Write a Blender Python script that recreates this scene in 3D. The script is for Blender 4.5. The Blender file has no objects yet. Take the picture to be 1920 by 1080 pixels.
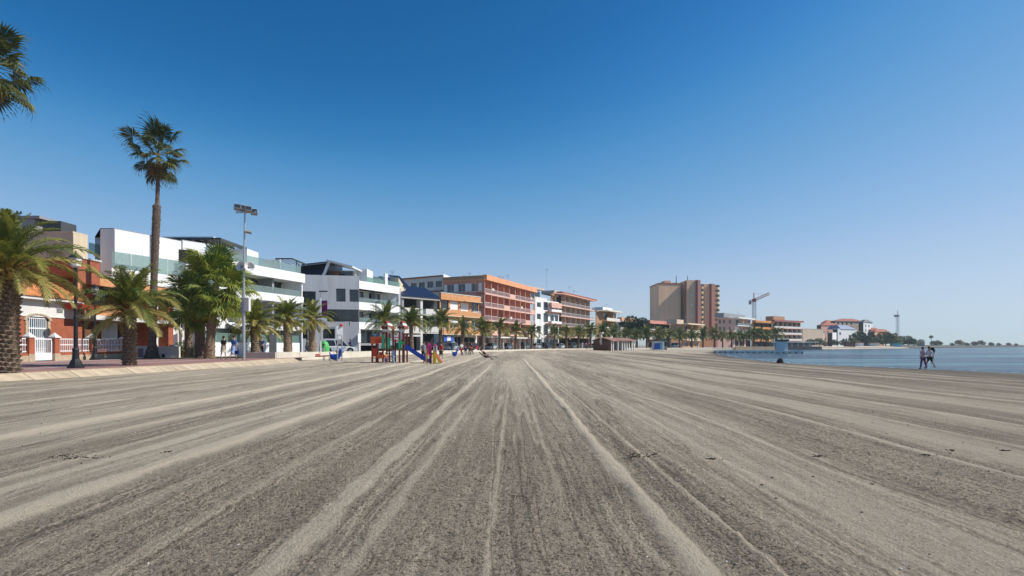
import bpy, math, random
import numpy as np
from mathutils import Vector, Matrix
random.seed(7); np.random.seed(7)
scene = bpy.context.scene
COL = scene.collection
R = math.radians

# ------------------------------------------------------------------ camera
F = 1067.0      # focal length in pixels of a 1920 wide frame
HY = 646.0      # horizon row
CAM = 1.6
cd = bpy.data.cameras.new('camera'); cam = bpy.data.objects.new('camera', cd); COL.objects.link(cam)
cam.location = (0, 0, CAM); cam.rotation_euler = (R(90), 0, 0)
cd.sensor_width = 36; cd.lens = 36 * F / 1920; cd.shift_y = (HY - 540) / 1920
cd.clip_start = 0.1; cd.clip_end = 9000
scene.camera = cam

# ------------------------------------------------------------------ light
SUN_EL, SUN_AZ = 43, 90         # azimuth measured clockwise from the view direction
w = bpy.data.worlds.new('World'); scene.world = w; w.use_nodes = True
nt = w.node_tree; nt.nodes.clear()
sky = nt.nodes.new('ShaderNodeTexSky'); sky.sky_type = 'NISHITA'; sky.sun_disc = False
sky.sun_elevation = R(SUN_EL); sky.sun_rotation = R(SUN_AZ)
sky.altitude = 0; sky.air_density = 1.0; sky.dust_density = 0.1; sky.ozone_density = 6.0
# camera response of the clear sky: deeper blue overhead, paler and cooler at the horizon
s1 = nt.nodes.new('ShaderNodeVectorMath'); s1.operation = 'SCALE'; s1.inputs['Scale'].default_value = 0.1
cv = nt.nodes.new('ShaderNodeRGBCurve'); s2 = nt.nodes.new('ShaderNodeVectorMath'); s2.operation = 'SCALE'; s2.inputs['Scale'].default_value = 10
cv.mapping.use_clip = False
for ch, pts in enumerate((((0, 0), (.085, .012), (.1, .022), (.13, .085), (.17, .18), (.22, .28), (.3, .40), (.45, .50), (.72, .55), (1, .62)),
                          ((0, 0), (.165, .128), (.2, .185), (.24, .275), (.3, .37), (.4, .48), (.55, .59), (.7, .65), (1, .72)),
                          ((0, 0), (.34, .37), (.4, .475), (.46, .58), (.56, .67), (.65, .74), (.8, .80), (1, .85)))):
    c_ = cv.mapping.curves[ch]
    c_.points[0].location = pts[0]; c_.points[1].location = pts[-1]
    for p_ in pts[1:-1]: c_.points.new(*p_)
cv.mapping.update()
bg = nt.nodes.new('ShaderNodeBackground'); bg.inputs['Strength'].default_value = 0.094
wo = nt.nodes.new('ShaderNodeOutputWorld')
nt.links.new(sky.outputs[0], s1.inputs[0]); nt.links.new(s1.outputs[0], cv.inputs['Color']); nt.links.new(cv.outputs[0], s2.inputs[0])
nt.links.new(s2.outputs[0], bg.inputs['Color']); nt.links.new(bg.outputs[0], wo.inputs['Surface'])
sd = bpy.data.lights.new('sun', 'SUN'); sun = bpy.data.objects.new('sun', sd); COL.objects.link(sun)
sd.energy = 5.0; sd.angle = R(0.53); sd.color = (1.0, 0.95, 0.87)
_d = Vector((math.sin(R(SUN_AZ)) * math.cos(R(SUN_EL)), math.cos(R(SUN_AZ)) * math.cos(R(SUN_EL)), math.sin(R(SUN_EL))))
sun.rotation_euler = _d.to_track_quat('Z', 'Y').to_euler(); sun.location = _d * 100
scene.view_settings.view_transform = 'Standard'; scene.view_settings.look = 'None'
scene.view_settings.exposure = 0.12; scene.view_settings.gamma = 1.0
scene.view_settings.use_curve_mapping = False
scene.cycles.max_bounces = 6; scene.cycles.transparent_max_bounces = 12
scene.cycles.caustics_reflective = False; scene.cycles.caustics_refractive = False

# ------------------------------------------------------------------ helpers
def P(px, d): return Vector(((px - 960) / F * d, d))          # a measured column at a distance
def Z(py, d): return CAM + (HY - py) / F * d                  # a measured row at a distance

def tag(o, label=None, cat=None, group=None, kind=None):
    if label: o['label'] = label
    if cat: o['category'] = cat
    if group: o['group'] = group
    if kind: o['kind'] = kind
    return o
def empty(name, loc=(0, 0, 0), rz=0, label=None, cat=None, group=None):
    o = bpy.data.objects.new(name, None); COL.objects.link(o)
    o.location = loc; o.rotation_euler = (0, 0, rz); o.empty_display_size = .3
    return tag(o, label, cat, group)
def copy_tree(o, parent=None):
    c = o.copy(); COL.objects.link(c)
    if parent is not None: c.parent = parent
    for ch in o.children: copy_tree(ch, c)
    return c
def world_off(parent):
    v = Vector((0, 0, 0)); p = parent
    while p is not None: v += p.location; p = p.parent
    return v
def mesh_obj(name, me, m, parent=None, loc=None):
    if m is not None and not me.materials: me.materials.append(m)
    o = bpy.data.objects.new(name, me); COL.objects.link(o)
    if parent is not None: o.parent = parent
    if loc is not None: o.location = loc
    return o

class MB:
    """collects faces; world coordinates when built with world=True"""
    def __init__(s): s.v = []; s.f = []; s.smooth = False
    def quad(s, a, b, c, d):
        n = len(s.v); s.v += [tuple(a), tuple(b), tuple(c), tuple(d)]; s.f.append((n, n+1, n+2, n+3)); return s
    def tri(s, a, b, c):
        n = len(s.v); s.v += [tuple(a), tuple(b), tuple(c)]; s.f.append((n, n+1, n+2)); return s
    def hexa(s, b4, t4):
        n = len(s.v); s.v += [tuple(p) for p in b4] + [tuple(p) for p in t4]
        s.f += [(n+3, n+2, n+1, n), (n+4, n+5, n+6, n+7)]
        for i in range(4):
            j = (i+1) % 4; s.f.append((n+i, n+j, n+4+j, n+4+i))
        return s
    def box(s, x0, x1, y0, y1, z0, z1):
        return s.hexa([(x0, y0, z0), (x1, y0, z0), (x1, y1, z0), (x0, y1, z0)], [(x0, y0, z1), (x1, y0, z1), (x1, y1, z1), (x0, y1, z1)])
    def prism(s, poly, z0, z1):
        n = len(s.v); k = len(poly)
        z0s = z0 if hasattr(z0, '__len__') else [z0]*k
        z1s = z1 if hasattr(z1, '__len__') else [z1]*k
        s.v += [(p[0], p[1], z) for p, z in zip(poly, z0s)] + [(p[0], p[1], z) for p, z in zip(poly, z1s)]
        s.f += [tuple(range(n+k-1, n-1, -1)), tuple(range(n+k, n+2*k))]
        for i in range(k):
            j = (i+1) % k; s.f.append((n+i, n+j, n+k+j, n+k+i))
        return s
    def tube(s, p0, p1, r0, r1=None, n=8, cap=True):
        r1 = r0 if r1 is None else r1
        return s.path([p0, p1], [r0, r1], n, cap)
    def path(s, pts, rs, n=8, cap=True):
        pts = [Vector(p) for p in pts]; base = len(s.v)
        if not hasattr(rs, '__len__'): rs = [rs]*len(pts)
        for i, p in enumerate(pts):
            t = (pts[min(i+1, len(pts)-1)] - pts[max(i-1, 0)]).normalized()
            up = Vector((0, 0, 1)) if abs(t.z) < .9 else Vector((0, 1, 0))
            a = t.cross(up).normalized(); b = t.cross(a).normalized()
            for k in range(n):
                an = 2*math.pi*k/n; q = p + (a*math.cos(an) + b*math.sin(an))*rs[i]; s.v.append(tuple(q))
        for i in range(len(pts)-1):
            for k in range(n):
                j = (k+1) % n; s.f.append((base+i*n+k, base+i*n+j, base+(i+1)*n+j, base+(i+1)*n+k))
        if cap:
            s.f.append(tuple(range(base, base+n))); s.f.append(tuple(range(base+len(pts)*n-1, base+(len(pts)-1)*n-1, -1)))
        return s
    def lathe(s, c, prof, n=12, sx=1, sy=1):
        base = len(s.v); cx, cy, cz = c
        for r, z in prof:
            for k in range(n):
                an = 2*math.pi*k/n; s.v.append((cx+r*sx*math.cos(an), cy+r*sy*math.sin(an), cz+z))
        for i in range(len(prof)-1):
            for k in range(n):
                j = (k+1) % n; s.f.append((base+i*n+k, base+i*n+j, base+(i+1)*n+j, base+(i+1)*n+k))
        s.f.append(tuple(range(base+n-1, base-1, -1))); s.f.append(tuple(range(base+(len(prof)-1)*n, base+len(prof)*n)))
        return s
    def ball(s, c, rx, ry=None, rz=None, n=10, m=6):
        ry = rx if ry is None else ry; rz = rx if rz is None else rz
        prof = [(max(1e-3, math.sin(math.pi*i/m)), -math.cos(math.pi*i/m)*rz) for i in range(m+1)]
        return s.lathe(c, prof, n, rx, ry)
    def mesh(s, name='mesh', off=(0, 0, 0)):
        me = bpy.data.meshes.new(name)
        me.from_pydata([(a-off[0], b-off[1], c-off[2]) for a, b, c in s.v], [], s.f)
        if s.smooth: me.shade_smooth()
        me.update(); return me
    def build(s, name, m, parent=None, world=False, loc=None):
        if not s.f: return None
        off = world_off(parent) if world else (0, 0, 0)
        return mesh_obj(name, s.mesh(name, off), m, parent, loc)

# ------------------------------------------------------------------ materials
def node_mat(name):
    m = bpy.data.materials.new(name); m.use_nodes = True
    n = m.node_tree; b = n.nodes['Principled BSDF']; return m, n, b
def mat(name, c, rough=.75, var=.12, scale=1.2, bump=0.0, metal=0.0, spec=.4, bscale=40, coat=0, rnd=0.0):
    m, n, b = node_mat(name)
    b.inputs['Roughness'].default_value = rough; b.inputs['Metallic'].default_value = metal
    b.inputs['Specular IOR Level'].default_value = spec
    if coat: b.inputs['Coat Weight'].default_value = coat; b.inputs['Coat Roughness'].default_value = .08
    col = (c[0], c[1], c[2], 1)
    tc = n.nodes.new('ShaderNodeTexCoord')
    if var > 0:
        t = n.nodes.new('ShaderNodeTexNoise'); t.inputs['Scale'].default_value = scale; t.inputs['Detail'].default_value = 6
        t.inputs['Roughness'].default_value = .65
        if name.endswith('render'):      # rain streaks run down rendered walls
            mp = n.nodes.new('ShaderNodeMapping'); mp.inputs['Scale'].default_value = (1.6, 1.6, .22); var += .07
            n.links.new(tc.outputs['Object'], mp.inputs[0]); n.links.new(mp.outputs[0], t.inputs['Vector'])
        else: n.links.new(tc.outputs['Object'], t.inputs['Vector'])
        r = n.nodes.new('ShaderNodeMapRange'); r.inputs[1].default_value = .3; r.inputs[2].default_value = .7
        r.inputs[3].default_value = 1-var; r.inputs[4].default_value = 1+var*.7
        n.links.new(t.outputs['Fac'], r.inputs[0])
        last = r.outputs[0]
        if rnd:
            oi = n.nodes.new('ShaderNodeObjectInfo'); r2 = n.nodes.new('ShaderNodeMapRange')
            r2.inputs[3].default_value = 1-rnd; r2.inputs[4].default_value = 1+rnd
            n.links.new(oi.outputs['Random'], r2.inputs[0])
            mu = n.nodes.new('ShaderNodeMath'); mu.operation = 'MULTIPLY'
            n.links.new(last, mu.inputs[0]); n.links.new(r2.outputs[0], mu.inputs[1]); last = mu.outputs[0]
        mx = n.nodes.new('ShaderNodeVectorMath'); mx.operation = 'SCALE'; mx.inputs[0].default_value = c
        n.links.new(last, mx.inputs['Scale']); n.links.new(mx.outputs[0], b.inputs['Base Color'])
    else:
        b.inputs['Base Color'].default_value = col
    if bump:
        t2 = n.nodes.new('ShaderNodeTexNoise'); t2.inputs['Scale'].default_value = bscale; t2.inputs['Detail'].default_value = 4
        n.links.new(tc.outputs['Object'], t2.inputs['Vector'])
        bu = n.nodes.new('ShaderNodeBump'); bu.inputs['Strength'].default_value = bump; bu.inputs['Distance'].default_value = .02
        n.links.new(t2.outputs['Fac'], bu.inputs['Height']); n.links.new(bu.outputs[0], b.inputs['Normal'])
    return m
def stripe_mat(name, c1, c2, axis=2, period=.07, frac=.15, rough=.8, bump=.4, var=.15):
    """masonry courses, tile rows or cladding joints too fine to build"""
    m, n, b = node_mat(name); b.inputs['Roughness'].default_value = rough
    tc = n.nodes.new('ShaderNodeTexCoord'); sp = n.nodes.new('ShaderNodeSeparateXYZ')
    n.links.new(tc.outputs['Object'], sp.inputs[0])
    dv = n.nodes.new('ShaderNodeMath'); dv.operation = 'DIVIDE'; dv.inputs[1].default_value = period
    n.links.new(sp.outputs[axis], dv.inputs[0])
    fr = n.nodes.new('ShaderNodeMath'); fr.operation = 'FRACT'; n.links.new(dv.outputs[0], fr.inputs[0])
    lt = n.nodes.new('ShaderNodeMath'); lt.operation = 'LESS_THAN'; lt.inputs[1].default_value = frac
    n.links.new(fr.outputs[0], lt.inputs[0])
    mx = n.nodes.new('ShaderNodeMix'); mx.data_type = 'RGBA'
    mx.inputs[6].default_value = (*c1, 1); mx.inputs[7].default_value = (*c2, 1)
    n.links.new(lt.outputs[0], mx.inputs[0])
    t = n.nodes.new('ShaderNodeTexNoise'); t.inputs['Scale'].default_value = 2.5; t.inputs['Detail'].default_value = 7
    n.links.new(tc.outputs['Object'], t.inputs['Vector'])
    r = n.nodes.new('ShaderNodeMapRange'); r.inputs[1].default_value = .3; r.inputs[2].default_value = .7
    r.inputs[3].default_value = 1-var; r.inputs[4].default_value = 1+var
    n.links.new(t.outputs['Fac'], r.inputs[0])
    vm = n.nodes.new('ShaderNodeVectorMath'); vm.operation = 'SCALE'
    n.links.new(mx.outputs[2], vm.inputs[0]); n.links.new(r.outputs[0], vm.inputs['Scale'])
    n.links.new(vm.outputs[0], b.inputs['Base Color'])
    bu = n.nodes.new('ShaderNodeBump'); bu.inputs['Strength'].default_value = bump; bu.inputs['Distance'].default_value = .01
    bu.invert = True
    n.links.new(lt.outputs[0], bu.inputs['Height']); n.links.new(bu.outputs[0], b.inputs['Normal'])
    return m
def leaf_mat(name, c1, c2, trans=.25, rough=.5):
    m, n, b = node_mat(name); b.inputs['Roughness'].default_value = rough; b.inputs['Specular IOR Level'].default_value = .35
    oi = n.nodes.new('ShaderNodeObjectInfo'); tc = n.nodes.new('ShaderNodeTexCoord')
    t = n.nodes.new('ShaderNodeTexNoise'); t.inputs['Scale'].default_value = 1.3; t.inputs['Detail'].default_value = 4
    n.links.new(tc.outputs['Object'], t.inputs['Vector'])
    ad = n.nodes.new('ShaderNodeMath'); ad.operation = 'MULTIPLY_ADD'; ad.inputs[1].default_value = .55; ad.inputs[2].default_value = -.27
    n.links.new(oi.outputs['Random'], ad.inputs[0])
    a2 = n.nodes.new('ShaderNodeMath'); a2.operation = 'ADD'; a2.use_clamp = True
    r = n.nodes.new('ShaderNodeMapRange'); r.inputs[1].default_value = .3; r.inputs[2].default_value = .7
    n.links.new(t.outputs['Fac'], r.inputs[0]); n.links.new(r.outputs[0], a2.inputs[0]); n.links.new(ad.outputs[0], a2.inputs[1])
    mx = n.nodes.new('ShaderNodeMix'); mx.data_type = 'RGBA'; mx.inputs[6].default_value = (*c1, 1); mx.inputs[7].default_value = (*c2, 1)
    n.links.new(a2.outputs[0], mx.inputs[0]); n.links.new(mx.outputs[2], b.inputs['Base Color'])
    tr = n.nodes.new('ShaderNodeBsdfTranslucent'); ms = n.nodes.new('ShaderNodeMixShader'); ms.inputs[0].default_value = trans
    n.links.new(mx.outputs[2], tr.inputs['Color']); n.links.new(b.outputs[0], ms.inputs[1]); n.links.new(tr.outputs[0], ms.inputs[2])
    n.links.new(ms.outputs[0], n.nodes['Material Output'].inputs['Surface'])
    return m
def rail_glass(name, tint=(.75, .9, .88), alpha=.45):
    m, n, b = node_mat(name); b.inputs['Base Color'].default_value = (*[t*.35 for t in tint], 1)
    b.inputs['Roughness'].default_value = .06; b.inputs['Specular IOR Level'].default_value = .8
    tp = n.nodes.new('ShaderNodeBsdfTransparent'); tp.inputs[0].default_value = (*tint, 1)
    ms = n.nodes.new('ShaderNodeMixShader'); ms.inputs[0].default_value = alpha
    n.links.new(tp.outputs[0], ms.inputs[1]); n.links.new(b.outputs[0], ms.inputs[2])
    n.links.new(ms.outputs[0], n.nodes['Material Output'].inputs['Surface']); return m

M = {}
M['white'] = mat('white_render', (.78, .78, .77), .7, .05, .6, .1)
M['offwhite'] = mat('off_white_render', (.66, .64, .60), .8, .08, .6, .1)
M['shade_or_grey_render'] = mat('shade_or_grey_render', (.66, .65, .65), .8, .06, .6, .1)  # pale grey; on house side walls it paints shade onto white render
M['darkgrey'] = mat('anthracite_paint', (.06, .065, .07), .5, .1, 2)
M['midgrey'] = mat('grey_paint', (.28, .28, .29), .6, .08, 2)
M['cream'] = mat('cream_render', (.62, .53, .38), .8, .08, .6, .1)
M['beige'] = mat('beige_render', (.58, .46, .35), .8, .1, .5, .1)
M['brick_red'] = stripe_mat('red_brick', (.34, .085, .035), (.30, .17, .11), 2, .075, .14)
M['brick_brown'] = stripe_mat('brown_brick', (.46, .24, .12), (.42, .29, .19), 2, .075, .14)
M['brick_orange'] = stripe_mat('orange_brick', (.58, .27, .11), (.52, .33, .18), 2, .075, .14)
M['pink'] = mat('pink_render', (.62, .29, .22), .8, .08, .5, .1)
M['pale_pink'] = mat('pale_pink_render', (.66, .40, .32), .8, .06, .5, .1)
M['salmon'] = mat('salmon_render', (.70, .33, .18), .8, .06, .5, .1)
M['purple_red'] = mat('plum_render', (.34, .12, .11), .8, .08, .5, .1)
M['tower_brown'] = mat('tower_brown_render', (.76, .49, .31), .85, .08, .15, .1)
M['tower_cream'] = mat('tower_cream_render', (.72, .56, .34), .8, .05, .3)
M['orange'] = mat('orange_render', (.60, .27, .09), .8, .08, .5, .1)
M['navy_tile'] = stripe_mat('navy_roof_tiles', (.011, .016, .042), (.006, .008, .02), 1, .28, .2, .35, .5)
M['terracotta'] = stripe_mat('terracotta_tiles', (.58, .23, .08), (.34, .12, .04), 1, .25, .22, .8, .8, .3)
M['roof_red'] = mat('red_roof_tiles', (.33, .10, .06), .8, .25, 3, .4)
M['glass'] = mat('window_glass', (.022, .03, .038), .07, .4, .8, spec=.9)
M['glass_blue'] = mat('blue_window_glass', (.05, .10, .13), .08, .4, .8, spec=.9)
M['rail_glass'] = rail_glass('balcony_glass')
M['rail_green'] = rail_glass('green_balcony_glass', (.62, .88, .80), .55)
M['shutter'] = stripe_mat('white_roller_shutter', (.80, .80, .78), (.55, .55, .55), 2, .1, .15, .5, .3, .04)
M['brown_wood'] = mat('brown_wood', (.16, .07, .035), .7, .25, 4)
M['dark'] = mat('dark_interior', (.02, .02, .022), .9, .2)
M['sign_blue'] = mat('blue_shop_front', (.05, .14, .5), .5, .05)
M['steel'] = mat('galvanised_steel', (.45, .47, .48), .4, .08, 3, metal=.6)
M['white_metal'] = mat('white_painted_metal', (.78, .79, .80), .4, .05, 3)
M['black_metal'] = mat('black_cast_iron', (.012, .013, .016), .45, .2, 5)
M['concrete'] = mat('pale_concrete', (.58, .53, .44), .9, .14, .9, .3, bscale=25)
M['kerb'] = mat('cream_kerb_stone', (.44, .355, .25), .9, .28, 1.5, .3, bscale=25, rnd=.08)
M['stone_base'] = mat('rough_stone_base', (.46, .37, .26), .9, .25, 3, .5, bscale=12)
M['asphalt'] = mat('asphalt', (.055, .055, .058), .9, .15, .8, .3)
M['pave_red'] = stripe_mat('red_paving', (.29, .155, .135), (.23, .13, .115), 1, .4, .06, .85, .3)
M['pave_grey'] = mat('grey_paving', (.40, .37, .34), .9, .15, 1.0, .2)
M['town'] = mat('town_ground', (.33, .30, .26), .9, .15, .2)
M['grass'] = mat('short_grass', (.07, .11, .03), .9, .35, 3, .5)
M['trunk'] = mat('palm_trunk_bark', (.19, .14, .10), .95, .8, 13, .7, bscale=22)
M['trunk_tall'] = mat('tall_palm_bark', (.15, .115, .09), .95, .4, 6, .5, bscale=18)
M['trunk_light'] = mat('trimmed_palm_bark', (.25, .18, .12), .95, .45, 9, .6, bscale=20)
M['frond'] = leaf_mat('date_palm_frond', (.08, .125, .028), (.28, .27, .055), .33)
M['frond_low'] = leaf_mat('old_date_palm_frond', (.20, .20, .055), (.44, .36, .11), .25)
M['frond_dark'] = leaf_mat('promenade_palm_frond', (.07, .12, .03), (.21, .21, .05), .3)
M['frond_gold'] = leaf_mat('golden_frond_base', (.32, .17, .03), (.45, .30, .08), .2)
M['fan'] = leaf_mat('fan_palm_leaf', (.10, .17, .03), (.38, .41, .06), .35)
M['fan_dark'] = leaf_mat('tall_fan_palm_leaf', (.045, .07, .02), (.17, .17, .04), .25)
M['fan_dry'] = leaf_mat('dry_fan_leaf', (.16, .10, .05), (.30, .20, .09), .15)
M['leaf'] = leaf_mat('evergreen_leaf', (.02, .045, .014), (.05, .085, .022), .15)
M['leaf_olive'] = leaf_mat('olive_green_leaf', (.07, .095, .03), (.16, .17, .055), .15)
M['bark'] = mat('grey_bark', (.14, .11, .085), .95, .3, 5, .4)
M['tyre'] = mat('tyre_rubber', (.018, .018, .018), .8, .1)
M['rim'] = mat('alloy_rim', (.5, .5, .52), .3, .05, metal=.8)
M['skin'] = mat('skin', (.50, .27, .18), .55, .05)
M['hair'] = mat('dark_hair', (.025, .017, .012), .6, .2)
M['red_metal'] = mat('red_plastic', (.55, .035, .02), .4, .05)
M['orange_plastic'] = mat('orange_plastic', (.75, .13, .02), .4, .08)
M['green_plastic'] = mat('green_plastic', (.02, .42, .12), .4, .05)
M['blue_plastic'] = mat('blue_plastic', (.015, .08, .45), .35, .05)
M['sky_plastic'] = mat('light_blue_plastic', (.12, .45, .6), .4, .05)
M['pink_plastic'] = mat('pink_plastic', (.80, .03, .28), .4, .05)
M['yellow_plastic'] = mat('yellow_plastic', (.80, .52, .02), .4, .05)
M['post_brown'] = mat('red_brown_post', (.23, .045, .03), .6, .15, 3)

# ------------------------------------------------------------------ noise
def _hash(ix, iy, seed):
    h = (ix.astype(np.int64)*374761393 + iy.astype(np.int64)*668265263 + seed*2147483647) & 0xFFFFFFFF
    h = ((h ^ (h >> 13))*1274126177) & 0xFFFFFFFF
    return ((h ^ (h >> 16)) & 0xFFFF)/65535.0
def vnoise(x, y, seed=0):
    ix = np.floor(x); iy = np.floor(y); fx = x-ix; fy = y-iy
    fx = fx*fx*(3-2*fx); fy = fy*fy*(3-2*fy)
    a = _hash(ix, iy, seed); b = _hash(ix+1, iy, seed); c = _hash(ix, iy+1, seed); d = _hash(ix+1, iy+1, seed)
    return (a*(1-fx)+b*fx)*(1-fy)+(c*(1-fx)+d*fx)*fy
def fbm(x, y, seed=0, oct=4, g=.5):
    s = 0; a = 1; t = 0
    for i in range(oct):
        s = s + a*vnoise(x*2**i, y*2**i, seed+i*17); t += a; a *= g
    return s/t

# ------------------------------------------------------------------ ground, beach, water
SHORE = [(37, -30), (35, 20), (33, 37), (31.5, 43), (29.6, 49), (27.6, 56), (31, 78), (47, 134), (72, 192), (108, 204), (125, 223), (210, 287), (360, 400), (900, 960)]
EDGE = [(-18.7, -40), (-18.6, 20.6), (-17.8, 29.3), (-17.3, 39), (-17.6, 45.3), (-19.7, 45.9), (-16.7, 68), (-5.8, 103), (7.6, 140), (24, 163), (45, 180), (68, 194), (108, 208), (122, 230), (205, 296), (350, 415), (880, 980)]
WATER = -0.28
def signed_dist(x, y, line):
    best = np.full(x.shape, 1e9); sgn = np.ones(x.shape)
    for (x0, y0), (x1, y1) in zip(line[:-1], line[1:]):
        dx, dy = x1-x0, y1-y0; L2 = dx*dx+dy*dy
        t = np.clip(((x-x0)*dx+(y-y0)*dy)/L2, 0, 1)
        d = np.hypot(x-(x0+t*dx), y-(y0+t*dy)); cr = dx*(y-y0)-dy*(x-x0)
        k = d < best-1e-9; best = np.where(k, d, best); sgn = np.where(k, np.where(cr > 0, 1, -1), sgn)
    return best*sgn
# tracks pulled along the beach: x, half width, height, smoothness, wobble, from y, to y
TRACKS = [(-3.84, .17, .035, 1, .10, 0, 70), (1.10, .095, .042, 1, .08, 0, 60), (-1.42, .16, .02, .75, .14, 0, 40), (-.14, .035, .014, .7, .03, 0, 12.5),
          (1.58, .04, .02, .7, .05, 0, 30), (3.42, .10, .02, .5, .22, 4.5, 22), (5.35, .075, .035, 1, .30, 0, 70), (2.5, .10, .012, .4, .1, 0, 30),
          (-2.35, .10, .012, .35, .1, 0, 60), (-5.1, .08, .018, .5, .2, 0, 60), (-6.2, .10, .02, .5, .2, 0, 90), (-7.6, .13, .035, .9, .3, 0, 90), (-9.5, .12, .025, .6, .3, 0, 90),
          (-11.4, .14, .03, .8, .4, 0, 90), (-13.6, .12, .025, .6, .3, 0, 90), (-15.6, .15, .03, .8, .3, 0, 90), (7.2, .10, .02, .4, .3, 0, 70), (9.2, .12, .03, .7, .4, 0, 80),
          (11.2, .10, .02, .4, .3, 0, 80), (13.6, .16, .04, 1, .4, 0, 100), (16.3, .12, .03, .6, .5, 0, 80), (19.2, .12, .03, .5, .5, 0, 80), (22.0, .12, .03, .6, .5, 0, 60),
          (-.95, .10, .008, .5, .06, 0, 16), (.42, .06, .008, .45, .05, 5, 18), (-4.7, .22, .012, .5, .1, 2, 30)]
def axis(lo, flo, fhi, hi, step, g):
    a = list(np.arange(flo, fhi, step)); s = step; v = fhi
    while v < hi: a.append(v); s *= 1+g; v += s
    a.append(hi); s = step; v = flo; b = []
    while v > lo: s *= 1+g; v -= s; b.append(max(v, lo))
    return np.array(b[::-1]+a)
def sand():
    xs = axis(-40, -4.6, 4.6, 160, .022, .016); ys = axis(-6, 3.5, 8.0, 260, .021, .0085)
    ys = ys[ys > -6.01]
    X, Y = np.meshgrid(xs, ys)
    sx = np.gradient(xs)[None, :]; sy = np.gradient(ys)[:, None]; step = np.maximum(sx, sy)
    sdist = signed_dist(X, Y, SHORE)
    base = np.where(sdist > 0, WATER+.0155*np.minimum(sdist, 34), WATER+.05*np.maximum(sdist, -40))
    far = 1/(1+np.exp((Y-95)/12))            # tracks die out towards the far end
    wob = fbm(X*.05+3, Y*.12, 5, 3)-.5
    curv = (X > 2)*np.clip((Y-14), 0, 60)*.004*X*.35          # tracks to the sea side bend with the beach
    U = X+wob*.5-curv
    bands = fbm(U*.9, Y*.03, 11, 4)          # long strips of rough and combed sand
    smooth = np.zeros_like(X); h = np.zeros_like(X)
    for i, (x0, hw, ht, sm, wb, y0, y1) in enumerate(TRACKS):
        wb = wb*.6
        xw = x0+wb*(fbm(Y*.13+i*7, Y*0+i, 31+i, 3)-.5)*1.6+.02*(vnoise(Y*3, Y*0+i, 60+i)-.5)
        e = 1/(1+np.exp(-(Y-y0)*3))/(1+np.exp((Y-y1)*.4))
        hw = hw*(1 if sm >= .9 else .62)
        src = X if abs(x0) < 4.5 else X-curv
        wd = hw*(.8+.5*(vnoise(Y*1.3, Y*0+i*3, 90+i)-.5)+.35*(fbm(X*4, Y*4, 40+i, 2)-.5))
        q = np.abs(src-xw)/wd
        wide = np.maximum(1, (sx+0*sy)*.45/hw)
        g = np.exp(-(q/wide)**4*.6)/wide
        g2 = np.exp(-((src-xw-2.4*hw)/(hw*.8))**2)-.0*q
        h += e*(ht*g-ht*.45*g2); smooth = np.maximum(smooth, sm*e*np.clip(1.35*g, 0, 1))
    rough = np.clip((bands-.33)*3.6, .5, .9)*(1-.7*smooth)*(1-.4*np.clip((-X-2.5)/5, 0, 1))
    def lod(wave): return np.clip((wave-1.6*step)/(wave*.6), 0, 1)
    cl = np.zeros_like(X)
    for wave, amp in ((.26, .008), (.13, .018), (.075, .028), (.044, .024)):
        nz = vnoise(X/wave/1.35+fbm(X/wave*.6, Y/wave*.6, 8, 2)*1.5, Y/wave, int(wave*1000))
        cl += lod(wave)*amp*(np.abs(nz-.5)*1.2+(nz-.5)*.5)
    comb = (np.sin(U*2*np.pi/.42+4*wob)*.5)*.006*lod(.42)
    band_h = (fbm(U*.55, Y*.02, 71, 3)-.5)*.09*far
    und = (fbm(X*.25, Y*.16, 3, 3)-.5)*.10
    z = base+h*far+cl*rough*1.35+comb*(1-smooth)*far+(band_h+und)*np.clip(sdist/6, 0, 1)
    # sand scuffed by feet around the playground
    pg = np.exp(-(((X+10)/9)**2+((Y-48)/9)**2)); z += pg*.05*(vnoise(X*2.2, Y*1.1, 99)-.5)*2
    pale = np.clip(smooth*1.0+np.clip((.50-bands)*2.2, 0, .55)+pg*.35, 0, 1)
    wet = np.clip(1-np.clip(sdist, 0, 50)/2.2, 0, 1)
    damp = np.clip((29-sdist)/22, 0, 1)*np.clip(.35+bands*.9, 0, 1)*(Y < 110)*1.25
    ny, nx = X.shape
    co = np.stack([X, Y, z], -1).reshape(-1, 3)
    idx = np.arange(nx*ny).reshape(ny, nx)
    q = np.stack([idx[:-1, :-1], idx[:-1, 1:], idx[1:, 1:], idx[1:, :-1]], -1).reshape(-1, 4)
    cx = (X[:-1, :-1]); keep = ((sdist[:-1, :-1] > -30) & (signed_dist(X, Y, EDGE)[:-1, :-1] < 12)).reshape(-1)
    q = q[keep]
    used = np.zeros(len(co), bool); used[q.ravel()] = True; remap = np.cumsum(used)-1
    co = co[used]; q = remap[q]
    me = bpy.data.meshes.new('sand_beach'); me.vertices.add(len(co)); me.vertices.foreach_set('co', co.ravel().astype(np.float32))
    me.loops.add(q.size); me.loops.foreach_set('vertex_index', q.ravel().astype(np.int32))
    me.polygons.add(len(q)); me.polygons.foreach_set('loop_start', np.arange(0, q.size, 4, dtype=np.int32))
    me.polygons.foreach_set('loop_total', np.full(len(q), 4, np.int32)); me.update(calc_edges=True); me.shade_smooth()
    for nm, arr in (('pale', pale), ('rough', rough), ('wet', wet), ('damp', damp), ('across', U)):
        a = me.attributes.new(nm, 'FLOAT', 'POINT'); a.data.foreach_set('value', arr.ravel()[used].astype(np.float32))
    m, n, b = node_mat('beach_sand'); b.inputs['Roughness'].default_value = .95; b.inputs['Specular IOR Level'].default_value = .15
    L = n.links.new; N = n.nodes.new
    def att(a): k = N('ShaderNodeAttribute'); k.attribute_name = a; return k.outputs['Fac']
    tc = N('ShaderNodeTexCoord')
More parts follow.
